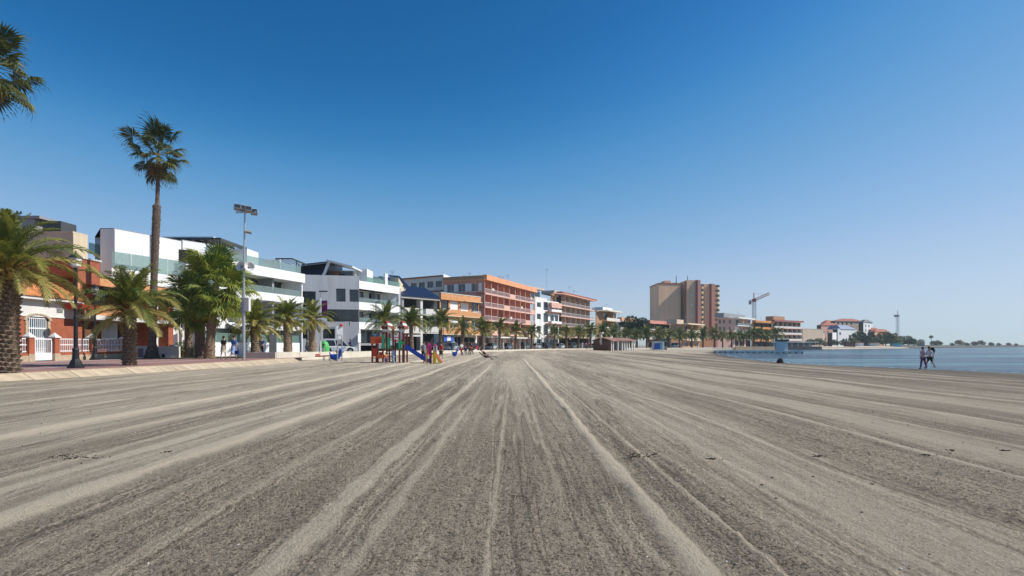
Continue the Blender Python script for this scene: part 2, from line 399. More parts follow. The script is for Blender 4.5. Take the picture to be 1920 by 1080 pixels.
    def noise(scale, det=5, r=.6, sy=1):
        mp = N('ShaderNodeMapping'); mp.inputs['Scale'].default_value = (1, sy, 1); L(tc.outputs['Object'], mp.inputs[0])
        t = N('ShaderNodeTexNoise'); t.inputs['Scale'].default_value = scale; t.inputs['Detail'].default_value = det; t.inputs['Roughness'].default_value = r
        L(mp.outputs[0], t.inputs['Vector']); return t.outputs['Fac']
    def rng(x, a, b_, c, d):
        r = N('ShaderNodeMapRange'); r.inputs[1].default_value = a; r.inputs[2].default_value = b_; r.inputs[3].default_value = c; r.inputs[4].default_value = d; L(x, r.inputs[0]); return r.outputs[0]
    def mth(op, a, b_):
        k = N('ShaderNodeMath'); k.operation = op
        for i, v in enumerate((a, b_)):
            if isinstance(v, (int, float)): k.inputs[i].default_value = v
            else: L(v, k.inputs[i])
        return k.outputs[0]
    def mix(f, a, b_):
        k = N('ShaderNodeMix'); k.data_type = 'RGBA'
        if isinstance(f, (int, float)): k.inputs[0].default_value = f
        else: L(f, k.inputs[0])
        for i, v in ((6, a), (7, b_)):
            if isinstance(v, tuple): k.inputs[i].default_value = (*v, 1)
            else: L(v, k.inputs[i])
        return k.outputs[2]
    grains = noise(55, 5, .75); clod = noise(14, 6, .7); patch = noise(.55, 5, .6, .35); strip = noise(2.2, 6, .65, .05)
    cm = N('ShaderNodeCombineXYZ'); sp_ = N('ShaderNodeSeparateXYZ'); L(tc.outputs['Object'], sp_.inputs[0]); L(att('across'), cm.inputs[0]); L(mth('MULTIPLY', sp_.outputs[1], .035), cm.inputs[1])
    fs = N('ShaderNodeTexNoise'); fs.inputs['Scale'].default_value = 3.2; fs.inputs['Detail'].default_value = 7; fs.inputs['Roughness'].default_value = .72; L(cm.outputs[0], fs.inputs['Vector'])
    f2 = N('ShaderNodeTexNoise'); f2.inputs['Scale'].default_value = 11; f2.inputs['Detail'].default_value = 4; f2.inputs['Roughness'].default_value = .6; L(cm.outputs[0], f2.inputs['Vector'])
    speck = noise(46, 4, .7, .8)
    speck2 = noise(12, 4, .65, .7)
    c = mix(rng(patch, .35, .65, 0, 1), (.475, .40, .302), (.39, .33, .248))
    c = mix(rng(strip, .47, .62, 0, .7), c, (.25, .205, .155))
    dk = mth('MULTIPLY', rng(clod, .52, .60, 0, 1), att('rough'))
    c = mix(mth('MULTIPLY', dk, .6), c, (.12, .098, .073))  # dark clod mottling, sand tone with painted clod shade
    c = mix(rng(fs.outputs['Fac'], .50, .57, 0, .34), c, (.23, .19, .138))
    c = mix(rng(f2.outputs['Fac'], .51, .56, 0, .26), c, (.64, .53, .39))
    f3 = N('ShaderNodeTexNoise'); f3.inputs['Scale'].default_value = 1.3; f3.inputs['Detail'].default_value = 3; f3.inputs['Roughness'].default_value = .8; L(cm.outputs[0], f3.inputs['Vector'])
    ab = mth('ABSOLUTE', mth('SUBTRACT', f3.outputs['Fac'], .5), 0)
    c = mix(rng(ab, .005, .010, .6, 0), c, (.66, .56, .42))
    ab2 = mth('ABSOLUTE', mth('SUBTRACT', f3.outputs['Fac'], .455), 0)
    c = mix(rng(ab2, .005, .011, .6, 0), c, (.13, .105, .078))
    c = mix(mth('MULTIPLY', rng(speck, .54, .595, 0, .92), att('rough')), c, (.08, .065, .048))  # dark grains and small clod shadows painted into the sand colour
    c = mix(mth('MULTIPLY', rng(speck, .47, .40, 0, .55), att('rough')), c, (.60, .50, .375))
    c = mix(mth('MULTIPLY', rng(speck2, .56, .62, 0, .3), att('rough')), c, (.13, .107, .08))  # coarser specks, also painted clod shadow and dark grains
    c = mix(mth('MULTIPLY', att('damp'), .70), c, (.155, .128, .095))
    c = mix(mth('MULTIPLY', att('pale'), .75), c, (.66, .56, .42))
    c = mix(rng(grains, .58, .68, 0, .6), c, (.12, .10, .078))
    c = mix(rng(noise(90, 2, .5), .70, .76, 0, .7), c, (.68, .63, .54))
    c = mix(att('wet'), c, (.075, .065, .045))
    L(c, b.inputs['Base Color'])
    L(rng(att('wet'), .2, 1, .95, .35), b.inputs['Roughness'])
    hh = mth('ADD', mth('MULTIPLY', mth('ADD', clod, mth('MULTIPLY', speck, -.7)), mth('ADD', att('rough'), .15)), mth('MULTIPLY', grains, .45))
    bu = N('ShaderNodeBump'); bu.inputs['Strength'].default_value = 1.0; bu.inputs['Distance'].default_value = .09
    L(hh, bu.inputs['Height']); L(bu.outputs[0], b.inputs['Normal'])
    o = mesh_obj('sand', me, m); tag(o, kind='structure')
sand()

def water():
    m, n, b = node_mat('sea_water'); L = n.links.new; N = n.nodes.new
    b.inputs['Base Color'].default_value = (.028, .085, .12, 1); b.inputs['Roughness'].default_value = .2; b.inputs['IOR'].default_value = 1.33
    tc = N('ShaderNodeTexCoord')
    mp = N('ShaderNodeMapping'); mp.inputs['Scale'].default_value = (.30, 1.0, 1); L(tc.outputs['Object'], mp.inputs[0])
    t1 = N('ShaderNodeTexNoise'); t1.inputs['Scale'].default_value = .9; t1.inputs['Detail'].default_value = 8; t1.inputs['Roughness'].default_value = .6
    L(mp.outputs[0], t1.inputs['Vector'])
    bu = N('ShaderNodeBump'); bu.inputs['Strength'].default_value = 1.0; bu.inputs['Distance'].default_value = 2.2
    L(t1.outputs['Fac'], bu.inputs['Height']); L(bu.outputs[0], b.inputs['Normal'])
    mp2 = N('ShaderNodeMapping'); mp2.inputs['Scale'].default_value = (.03, .16, 1); L(tc.outputs['Object'], mp2.inputs[0])
    t2 = N('ShaderNodeTexNoise'); t2.inputs['Scale'].default_value = 1; t2.inputs['Detail'].default_value = 5; L(mp2.outputs[0], t2.inputs['Vector'])
    mx = N('ShaderNodeMix'); mx.data_type = 'RGBA'; mx.inputs[6].default_value = (.006, .05, .10, 1); mx.inputs[7].default_value = (.12, .28, .32, 1)
    r = N('ShaderNodeMapRange'); r.inputs[1].default_value = .46; r.inputs[2].default_value = .62; L(t2.outputs['Fac'], r.inputs[0])
    L(r.outputs[0], mx.inputs[0]); L(mx.outputs[2], b.inputs['Base Color'])
    mb = MB(); mb.quad((-50, -200, WATER), (1500, -200, WATER), (1500, 1500, WATER), (-50, 1500, WATER))
    tag(mb.build('water', m), kind='structure')
    # open surface swell as real ripples near the beach
water()
def foam():
    rnd = random.Random(9); mb = MB()
    for (x0, y0), (x1, y1) in zip(SHORE[1:-3], SHORE[2:-2]):
        L = math.hypot(x1-x0, y1-y0); n = int(L/.5); nx, ny = (y1-y0)/L, -(x1-x0)/L
        for i in range(n):
            if rnd.random() < .3: continue
            a = i/n; b = min(1, (i+rnd.uniform(.7, 1.3))/n); o = rnd.uniform(.1, .8); w = rnd.uniform(.04, .16)
            p = [(x0+(x1-x0)*t+nx*q, y0+(y1-y0)*t+ny*q) for t, q in ((a, o), (b, o+rnd.uniform(-.08, .08)), (b, o+w), (a, o+w))]
            mb.quad(*[(*q, WATER+.012) for q in p])
    tag(mb.build('sea_foam', mat('foam', (.75, .78, .78), .8, .1)), kind='stuff')
foam()

def town_ground():
    mb = MB(); z = .42
    for (x0, y0), (x1, y1) in zip(EDGE[:-1], EDGE[1:]):
        mb.quad((x0-.3, y0, z), (x1-.3, y1, z), (-700, y1, z), (-700, y0, z))
        mb.quad((x0-.3, y0, z), (x0-.3, y0, -.6), (x1-.3, y1, -.6), (x1-.3, y1, z))
    mb.quad((880, 980, z), (1400, 1480, z), (-700, 1480, z), (-700, 980, z))
    tag(mb.build('ground', M['town']), kind='structure')
    # red paved promenade, the lighter band, the street behind
    mb = MB(); mb.quad((-31, -20, .5), (-18.9, -20, .5), (-18.9, 20.6, .5), (-31, 20.6, .5))
    mb.quad((-31, 20.6, .5), (-18.9, 20.6, .5), (-17.6, 40, .5), (-31, 40, .5)); mb.quad((-31, 40, .5), (-17.6, 40, .5), (-17.6, 50, .5), (-31, 50, .5))
    tag(mb.build('promenade', M['pave_red']), kind='structure')
    mb = MB()
    for x0, x1 in ((-22.6, -22.1), (-29.6, -28.8), (-25.6, -25.2)): mb.quad((x0, -20, .504), (x1, -20, .504), (x1+.5, 50, .504), (x0+.5, 50, .504))
    tag(mb.build('pavement', M['pave_grey']), kind='structure')
    mb = MB(); off = [(-24.5, 50), (-22.5, 68), (-11.6, 103), (1.0, 140), (17, 166), (40, 186), (66, 203)]
    for (x0, y0), (x1, y1) in zip(off[:-1], off[1:]): mb.quad((x0, y0, .47), (x1, y1, .47), (x1-7, y1+2, .47), (x0-7, y0+2, .47))
    tag(mb.build('road', M['asphalt']), kind='structure')
    mb = MB()
    for (x0, y0), (x1, y1) in zip(EDGE[5:13], EDGE[6:14]):
        mb.quad((x0-.1, y0, .5), (x1-.1, y1, .5), (x1-5.5, y1+1.0, .5), (x0-5.5, y0+1.0, .5))
    tag(mb.build('pavement', M['pave_grey']), kind='structure')
    mb = MB(); mb.quad((-27.5, 45.5, .51), (-23.6, 45.5, .51), (-24.5, 52, .51), (-28, 52, .51)); tag(mb.build('grass', M['grass']), kind='stuff')
town_ground()

def kerb():
    root = empty('kerb', (-18.6, 20, 0)); tag(root, kind='structure')
    pts = [(-18.65, 8), (-18.6, 20.6), (-17.8, 29.3), (-17.3, 39), (-17.5, 45.7)]
    y = 9.0; me = {}
    def xa(y):
        for (x0, y0), (x1, y1) in zip(pts[:-1], pts[1:]):
            if y <= y1: return x0+(x1-x0)*(y-y0)/(y1-y0)
        return pts[-1][0]
    k = MB(); k.prism([(-.32, -.49), (.08, -.49), (.08, .49), (-.32, .49)], [.0]*4, [.30]*4)
    k.prism([(.08, -.49), (.55, -.49), (.55, .49), (.08, .49)], -.1, [.26, .02, .02, .26])
    kme = k.mesh('kerb_stone')
    while y < 46:
        o = mesh_obj('kerb_stone', kme, M['kerb'], root); o.location = (xa(y)+18.6, y-20, .235+random.uniform(-.008, .008))
        o.rotation_euler = (0, 0, -math.atan2(xa(y+.5)-xa(y-.5), 1)+random.uniform(-.006, .006)); y += 1.0
kerb()
def beach_wall():
    root = empty('beach_wall', (-17.6, 45.7, 0), label='low pale concrete wall between the sand and the palm promenade', cat='wall')
    pts = [(-19.2, 45.9, .98), (-16.4, 68, .82), (-11.1, 85.5, .72), (-5.8, 103, .58), (7.6, 140, .55), (24, 163, .56), (45, 180, .56), (68, 194, .56), (76, 196.5, .56)]
    n = 0
    for (x0, y0, z0), (x1, y1, z1) in zip(pts[:-1], pts[1:]):
        L = math.hypot(x1-x0, y1-y0); k = max(1, round(L/4.0)); dx, dy = (x1-x0)/L, (y1-y0)/L; nx, ny = dy*.22, -dx*.22
        for i in range(k):
            a = (i+.004)/k; b = (i+1-.006)/k
            ax, ay, az = x0+(x1-x0)*a, y0+(y1-y0)*a, z0+(z1-z0)*a; bx, by, bz = x0+(x1-x0)*b, y0+(y1-y0)*b, z0+(z1-z0)*b
            j = random.uniform(-.012, .012)
            mb = MB(); mb.prism([(ax-nx, ay-ny), (ax+nx, ay+ny), (bx+nx, by+ny), (bx-nx, by-ny)], -.5, [az+j, az+j, bz+j, bz+j])
            mb.build('wall_panel', M['concrete'], root, world=True)
    mb = MB(); mb.prism([(-21.6, 45.7), (-19.0, 45.68), (-19.0, 46.1), (-21.6, 46.12)], -.5, .975); mb.build('return_wall', M['concrete'], root, world=True)
beach_wall()

# ------------------------------------------------------------------ buildings
class Face:
    """a vertical wall line from A to B (left to right as seen from the sea side); outward is to the right of travel"""
    def __init__(s, A, B):
        s.A = Vector((A[0], A[1])); s.B = Vector((B[0], B[1])); s.d = (s.B-s.A); s.L = s.d.length; s.d = s.d/s.L
        s.n = Vector((s.d.y, -s.d.x))
    def pt(s, u, o=0): p = s.A+s.d*u+s.n*o; return (p.x, p.y)
    def u(s, px):
        k = (px-960)/F                       # solve (A+d*u).x = k*(A+d*u).y
        return (k*s.A.y-s.A.x)/(s.d.x-k*s.d.y)
    def box(s, mb, u0, u1, z0, z1, o0, o1):
        mb.prism([s.pt(u0, o1), s.pt(u1, o1), s.pt(u1, o0), s.pt(u0, o0)], z0, z1); return mb
    def shift(s, o, a=0, b=0): return Face(s.pt(a, o), s.pt(s.L-b, o))
    def wall(s, mb, z0, z1, ops, t=.25):
        us = sorted({0, s.L, *[min(max(v, 0), s.L) for o in ops for v in o[:2]]}); zs = sorted({z0, z1, *[v for o in ops for v in o[2:4]]})
        for i in range(len(zs)-1):
            zm = (zs[i]+zs[i+1])/2; run = None
            for j in range(len(us)-1):
                um = (us[j]+us[j+1])/2
                solid = not any(o[0] < um < o[1] and o[2] < zm < o[3] for o in ops)
                if solid and run is None: run = us[j]
                if (not solid) and run is not None: s.box(mb, run, us[j], zs[i], zs[i+1], -t, 0); run = None
            if run is not None: s.box(mb, run, s.L, zs[i], zs[i+1], -t, 0)

class Building:
    def __init__(s, name, label, cat, C, A, B, group=None):
        s.C = Vector((C[0], C[1])); s.A = Vector((A[0], A[1]))
        if A[1] > 80 and C[1] < A[1]+1: s.C *= 1-.2*(s.A.x-s.C.x)/s.C.y      # side walls turn a little towards the sea
        s.B = Vector((B[0], B[1])); s.D = s.C+(s.B-s.A)
        s.side = Face(s.C, s.A); s.front = Face(s.A, s.B)
        s.root = empty(name, (s.A.x, s.A.y, .42), label=label, cat=cat, group=group)
        s.acc = {}
    def mb(s, name, m):
        if name in ('wall', 'core', 'side_wall', 'recess_wall'): return s.acc.setdefault((name, m), MB())
        b = MB(); s.acc[(name, m, len(s.acc))] = b; return b
    def finish(s):
        for k, b in s.acc.items(): b.build(k[0], M[k[1]], s.root, world=True)
        return s.root
    def poly(s, fi=0, si=0, e=0):
        """footprint with front line moved in by fi and the side line by si, grown by e"""
        f = s.front.n; g = s.side.n
        A = s.A-f*fi-g*si+(f+g)*e; B = s.B-f*fi+f*e; C = s.C-g*si+g*e; D = s.D
        return [tuple(A), tuple(B), tuple(D), tuple(C)]
    def body(s, z0, z1, m, fi=0, si=0, name='wall'): s.mb(name, m).prism(s.poly(fi, si), z0, z1)
    def slab(s, z0, z1, m, e=.12, name='roof', fi=0): s.mb(name, m).prism(s.poly(fi, 0, e), z0, z1)
    def window(s, face, u0, u1, z0, z1, rec=.16, frame='white', glass='glass', mull=1, sill=False, shutter=0, rail=False):
        f = MB(); w = .055
        for a, b, c, d in ((u0, u1, z0, z0+w), (u0, u1, z1-w, z1), (u0, u0+w, z0+w, z1-w), (u1-w, u1, z0+w, z1-w)): face.box(f, a, b, c, d, -rec-.05, -rec+.02)
        for k in range(1, mull):
            um = u0+(u1-u0)*k/mull; face.box(f, um-w/2, um+w/2, z0+w, z1-w, -rec-.05, -rec+.02)
        if sill: face.box(f, u0-.08, u1+.08, z0-.06, z0-.005, -rec, .06)
        fo = f.build('window', M[frame], s.root, world=True)
        g = MB(); face.box(g, u0+.01, u1-.01, z0+.01, z1-.01, -rec-.04, -rec-.02); g.build('pane', M[glass], fo, world=True)
        if shutter:
            h = MB(); face.box(h, u0+w, u1-w, z1-w-(z1-z0)*shutter, z1-w, -rec-.015, -rec+.012); h.build('roller_shutter', M['shutter'], fo, world=True)
    def storey(s, z0, z1, m, fi=0, front=(), side=(), fkw=None, skw=None, m_side=None, swall=True):
        """one floor: core, skins with openings, a window in each opening (px0, px1, z0, z1 [, kwargs])"""
        t = .25
        ff = Face(s.A-s.front.n*fi, s.B-s.front.n*fi)
        s.body(z0, z1, 'dark', fi+t, t if side else 0, 'core') if (front or side) else s.body(z0, z1, m, fi)
        def conv(face, ops):
            r = []
            for o in ops:
                a, b = (face.u(o[0]), face.u(o[1])) if abs(o[0]) > 1.01 or abs(o[1]) > 1.01 else (o[0]*face.L, o[1]*face.L)
                r.append((max(a, .05), min(b, face.L-.05), max(o[2], z0), min(o[3], z1), o[4] if len(o) > 4 else {}))
            return r
        if front:
            ops = conv(ff, front); ff.wall(s.mb('wall', m), z0, z1, ops)
            for o in ops: s.window(ff, *o[:4], **{**(fkw or {}), **o[4]})
        elif side:
            ff.wall(s.mb('wall', m), z0, z1, [])
        if side:
            sf = Face(s.C, ff.A); ops = conv(sf, side); sf.wall(s.mb('wall', m_side or m), z0, z1, ops)
            for o in ops: s.window(sf, *o[:4], **{**(skw or {}), **o[4]})
        elif front and m_side is None:
            Face(s.C, ff.A).wall(s.mb('wall', m), z0, z1, [])
    def parapet(s, face, u0, u1, z0, h, m, o=0, t=.12, name='balcony_front'):
        b = MB(); face.box(b, u0, u1, z0, z0+h, o-t, o); return b.build(name, M[m], s.root, world=True)
    def railing(s, face, u0, u1, z0, h, m='white_metal', o=0, step=.14):
        b = MB(); face.box(b, u0, u1, z0+h-.05, z0+h, o-.05, o); face.box(b, u0, u1, z0+.05, z0+.09, o-.045, o-.005)
        n = max(1, int((u1-u0)/step))
        for i in range(n+1):
            uu = u0+(u1-u0-.025)*i/n; face.box(b, uu, uu+.025, z0, z0+h-.05, o-.04, o-.015)
        return b.build('railing', M[m], s.root, world=True)
    def glass_rail(s, face, u0, u1, z0, h, m='rail_glass', o=0):
        b = MB(); n = max(1, round((u1-u0)/1.6))
        for i in range(n): face.box(b, u0+(u1-u0)*i/n+.02, u0+(u1-u0)*(i+1)/n-.02, z0, z0+h, o-.03, o-.01)
        return b.build('glass_railing', M[m], s.root, world=True)

def antenna(x, y, z, h, root=None):
    b = MB(); b.tube((x, y, z), (x, y, z+h), .035, .03, 5)
    for k in range(4): b.box(x-.55+.1*k, x+.55-.1*k, y-.015, y+.015, z+h-.15-.18*k, z+h-.12-.18*k)
    b.tube((x, y, z+h-.5), (x+.4, y, z+h-.3), .02, .02, 4)
    b.build('aerial', M['steel'], root, world=True)

# ---- low brick house with the terracotta roof and its fence (the photograph's left edge)
def low_house():
    A = (-33.5, 30.0); B = (-33.5, 43.7); b = Building('brick_cottage', 'single storey red brick cottage with terracotta tile roof and white barred door', 'house', (-44, 30), A, B)
    f = b.front
    ud = (f.u(52), f.u(88))
    f.wall(b.mb('wall', 'brick_red'), .5, 3.55, [(ud[0]-.25, ud[1]+.25, .5, 3.55)], .3)
    f.wall(b.mb('frieze', 'offwhite'), 3.55, 4.75, [(ud[0], ud[1], 3.55, 3.56)], .3)
    f.box(b.mb('frieze', 'offwhite'), 0, f.L, 3.56, 3.66, 0, .05)
    b.body(.42, 4.75, 'dark', .32, 0, 'core')
    Face(b.C, b.A).wall(b.mb('wall', 'brick_red'), .42, 4.75, [])
    # arched surround
    n = 11
    for i in range(n):
        a0 = math.pi*i/n; a1 = math.pi*(i+1)/n-.03; uc = sum(ud)/2; rw = (ud[1]-ud[0])/2+.25
        m_ = MB(); p = [(uc-math.cos(a)*r, 3.3+math.sin(a)*r*.42) for r, a in ((rw-.12, a0), (rw+.12, a0), (rw+.12, a1), (rw-.12, a1))]
        lo = [(*f.pt(u, .0), z) for u, z in p]; hi = [(*f.pt(u, .09), z) for u, z in p]; m_.hexa(lo, hi); m_.build('arch_stone', M['stone_base'], b.root, world=True)
    for s_ in (-1, 1):
        u0 = (ud[0]-.25) if s_ < 0 else ud[1]
        for k in range(9): m_ = MB(); f.box(m_, u0, u0+.25, .5+.31*k, .5+.31*k+.29, -.3, .07); m_.build('quoin', M['stone_base'], b.root, world=True)
    # door with bars
    d = MB(); f.box(d, ud[0], ud[1], .5, 3.5, -.2, -.12); do = d.build('door', M['glass_blue'], b.root, world=True)
    g = MB()
    nb = 9
    for i in range(nb+1): uu = ud[0]+(ud[1]-ud[0]-.05)*i/nb; f.box(g, uu, uu+.05, .5, 3.5, -.1, -.05)
    for z in (.5, 1.25, 2.0, 2.7, 3.42): f.box(g, ud[0], ud[1], z, z+.09, -.11, -.04)
    f.box(g, ud[0], ud[1], .5, 1.2, -.105, -.06); g.build('door_grille', M['white_metal'], do, world=True)
    v = MB(); f.box(v, f.u(106), f.u(117), 3.95, 4.3, -.02, .03)
    for k in range(5): f.box(v, f.u(106), f.u(117), 3.97+.065*k, 4.0+.065*k, .03, .05)
    v.build('vent', M['midgrey'], b.root, world=True)
    w = MB(); f.box(w, f.u(-60), f.u(0), 1.3, 3.2, .0, .05); w.build('window', M['glass_blue'], b.root, world=True)
    # eaves and tile rows
    f.box(b.mb('eaves', 'offwhite'), -.3, f.L+.2, 4.75, 4.95, -.3, .5)
    rows = 12; rise = 2.6; run = 5.0
    for r in range(rows):
        o0 = .6-run*r/rows; o1 = .6-run*(r+1)/rows; z0 = 4.96+rise*r/rows; z1 = 4.96+rise*(r+1)/rows
        m_ = MB(); m_.hexa([(*f.pt(-.4, o0), z0), (*f.pt(f.L+.2, o0), z0), (*f.pt(f.L+.2, o1), z1), (*f.pt(-.4, o1), z1)],
                           [(*f.pt(-.4, o0), z0+.1), (*f.pt(f.L+.2, o0), z0+.1), (*f.pt(f.L+.2, o1), z1+.03), (*f.pt(-.4, o1), z1+.03)])
        m_.build('roof_tile_row', M['terracotta'], b.root, world=True)
    m_ = MB(); m_.hexa([(*f.pt(-.4, -4.4), 7.5), (*f.pt(f.L+.2, -4.4), 7.5), (*f.pt(f.L+.2, -10), 4.9), (*f.pt(-.4, -10), 4.9)], [(*f.pt(-.4, -4.4), 7.6), (*f.pt(f.L+.2, -4.4), 7.6), (*f.pt(f.L+.2, -10), 5.0), (*f.pt(-.4, -10), 5.0)])
    m_.build('rear_roof', M['terracotta'], b.root, world=True)
    m_ = MB(); m_.prism([(-33.8, 30.02), (-43, 30.02), (-38.4, 30.02), (-38.4, 30.3)], 4.9, 4.95); b.finish()
low_house()

def front_fence():
    f = Face((-31.0, 24), (-31.0, 46.6))
    root = empty('garden_fence', (-31, 24, .5), label='white railing fence with red brick piers in front of the brick houses', cat='fence')
    piers = [f.u(x) for x in (-190, -90, 54, 102, 171, 233)]
    for u in piers:
        p = MB(); f.box(p, u-.21, u+.21, 1.0, 2.05, -.21, .21); po = p.build('pier', M['brick_red'], root, world=True)
        c = MB(); x, y = f.pt(u, 0); c.prism([(x-.27, y-.27), (x+.27, y-.27), (x+.27, y+.27), (x-.27, y+.27)], 2.05, 2.13)
        n = len(c.v); c.v += [(x-.23, y-.23, 2.13), (x+.23, y-.23, 2.13), (x+.23, y+.23, 2.13), (x-.23, y+.23, 2.13), (x, y, 2.42)]
        c.f += [(n, n+1, n+4), (n+1, n+2, n+4), (n+2, n+3, n+4), (n+3, n, n+4)]; c.build('pier_cap', M['offwhite'], po, world=True)
        c = MB(); f.box(c, u-.23, u+.23, .42, 1.0, -.23, .23); c.build('pier_base', M['stone_base'], po, world=True)
    for i, (a, b) in enumerate(zip(piers[:-1], piers[1:])):
        a += .21; b -= .21
        if i == 2:
            g = MB(); f.box(g, a+.03, b-.03, .56, 1.05, -.03, .03); f.box(g, a+.03, a+.11, .56, 2.0, -.04, .04); f.box(g, b-.11, b-.03, .56, 2.0, -.04, .04); f.box(g, a+.1, b-.1, 1.92, 2.0, -.04, .04)
            n = 9
            for k in range(1, n): uu = a+.1+(b-a-.2)*k/n; f.box(g, uu-.015, uu+.015, 1.05, 1.93, -.02, .02)
            g.build('gate', M['white_metal'], root, world=True); continue
        s_ = MB(); f.box(s_, a, b, .42, .88, -.2, .2); s_.build('plinth', M['stone_base'], root, world=True)
        s_ = MB(); f.box(s_, a, b, .88, 1.04, -.14, .14); s_.build('coping', M['brick_red'], root, world=True)
        for z in (1.12, 1.55, 1.95): r_ = MB(); f.box(r_, a, b, z, z+.06, -.03, .03); r_.build('rail', M['white_metal'], root, world=True)
        n = int((b-a)/.16); me = None
        for k in range(n):
            uu = a+(b-a)*(k+.5)/n
            if me is None: q = MB(); q.box(-.016, .016, -.016, .016, 0, .9); me = q.mesh('baluster')
            x, y = f.pt(uu, 0); mesh_obj('baluster', me, M['white_metal'], root, (x+31, y-24, 1.06-.5))
front_fence()

def brick_house():
    b = Building('brick_house', 'two storey red brick house with deep shaded balconies behind the tall palm', 'house', (-44, 43.9), (-33.5, 43.9), (-33.5, 56.6)); f = b.front
    # ground floor set back behind brick piers; the left bay rises one parapet higher
    um = f.u(187); b.body(.42, 7.0, 'brick_red', 2.2, 0); q = b.mb('upper_wall', 'brick_red'); f.box(q, 0, um, 7.0, 8.2, -9, -.4)
    for px in (149, 290, 322): u = f.u(px); f.box(b.mb('pillar', 'brick_red'), max(u-.5, 0), u+.3, .42, 6.4, -2.2, -.02)
    f.box(b.mb('floor_slab', 'offwhite'), 0, f.L, 3.6, 3.95, -2.3, .35)
    f.box(b.mb('balcony_front', 'brick_orange'), .5, f.L-.5, 3.95, 4.75, -.2, 0)
    f.box(b.mb('parapet', 'brick_red'), 0, um, 6.4, 8.3, -.35, .02); f.box(b.mb('coping', 'offwhite'), -.1, um+.1, 8.3, 8.42, -.45, .1)
    f.box(b.mb('parapet', 'brick_orange'), um, f.L, 6.4, 7.1, -.35, .02); f.box(b.mb('coping', 'offwhite'), um+.1, f.L+.1, 7.1, 7.24, -.45, .12); b.slab(6.98, 7.08, 'terracotta', -.02, 'roof', fi=.4)
    f.box(b.mb('balcony_pier', 'brick_orange'), 0, f.u(150), 4.75, 6.4, -.35, 0)
    g = f.shift(-2.2)
    for (a, c, z0, z1) in ((200, 232, 1.0, 3.3), (262, 280, .5, 2.7), (175, 200, 4.4, 6.6), (235, 262, 4.4, 6.6), (300, 318, .5, 2.6)):
        b.window(g, g.u(a), g.u(c), z0, z1, rec=-.08, frame='brown_wood', mull=2)
    s_ = MB(); g.box(s_, g.u(170), g.u(200), 2.1, 3.5, .9, .95); s_.build('awning', M['offwhite'], b.root, world=True)
    w = MB(); f.box(w, f.u(160), f.u(183), 1.9, 3.5, -.6, -.5); w.build('blind', M['brown_wood'], b.root, world=True)
    t = MB(); f.box(t, f.u(120), f.u(150)+.5, 4.3, 4.6, .0, 1.4); t.build('canopy', M['red_metal'], b.root, world=True)
    b.finish()
brick_house()

def beige_block():
    b = Building('beige_block', 'plain beige rendered block with dark rooftop structures above the brick cottage', 'building', (-46, 50), (-38.6, 50), (-38.6, 51.7))
    b.C = Vector((-46, 50)); b.body(.42, 11.4, 'beige'); b.slab(11.4, 11.55, 'cream', .06, 'coping')
    b.front.box(b.mb('front_panel', 'cream'), 0, b.front.L, 5, 11.4, 0, .05)
    t = MB(); t.box(-45.4, -42.2, 50.3, 53, 11.56, 12.7); t.build('roof_plant_box', M['midgrey'], b.root, world=True)
    t = MB(); t.box(-45.9, -41.6, 50.1, 53, 12.72, 12.95); t.build('roof_canopy', M['midgrey'], b.root, world=True)
    t = MB(); t.box(-41.4, -39.8, 50.2, 52, 11.56, 12.5); t.build('chimney', M['darkgrey'], b.root, world=True)
    b.glass_rail(Face((-38.5, 51.8), (-38.5, 53.5)), 0, 1.7, 9.9, 1.0); b.finish()
beige_block()

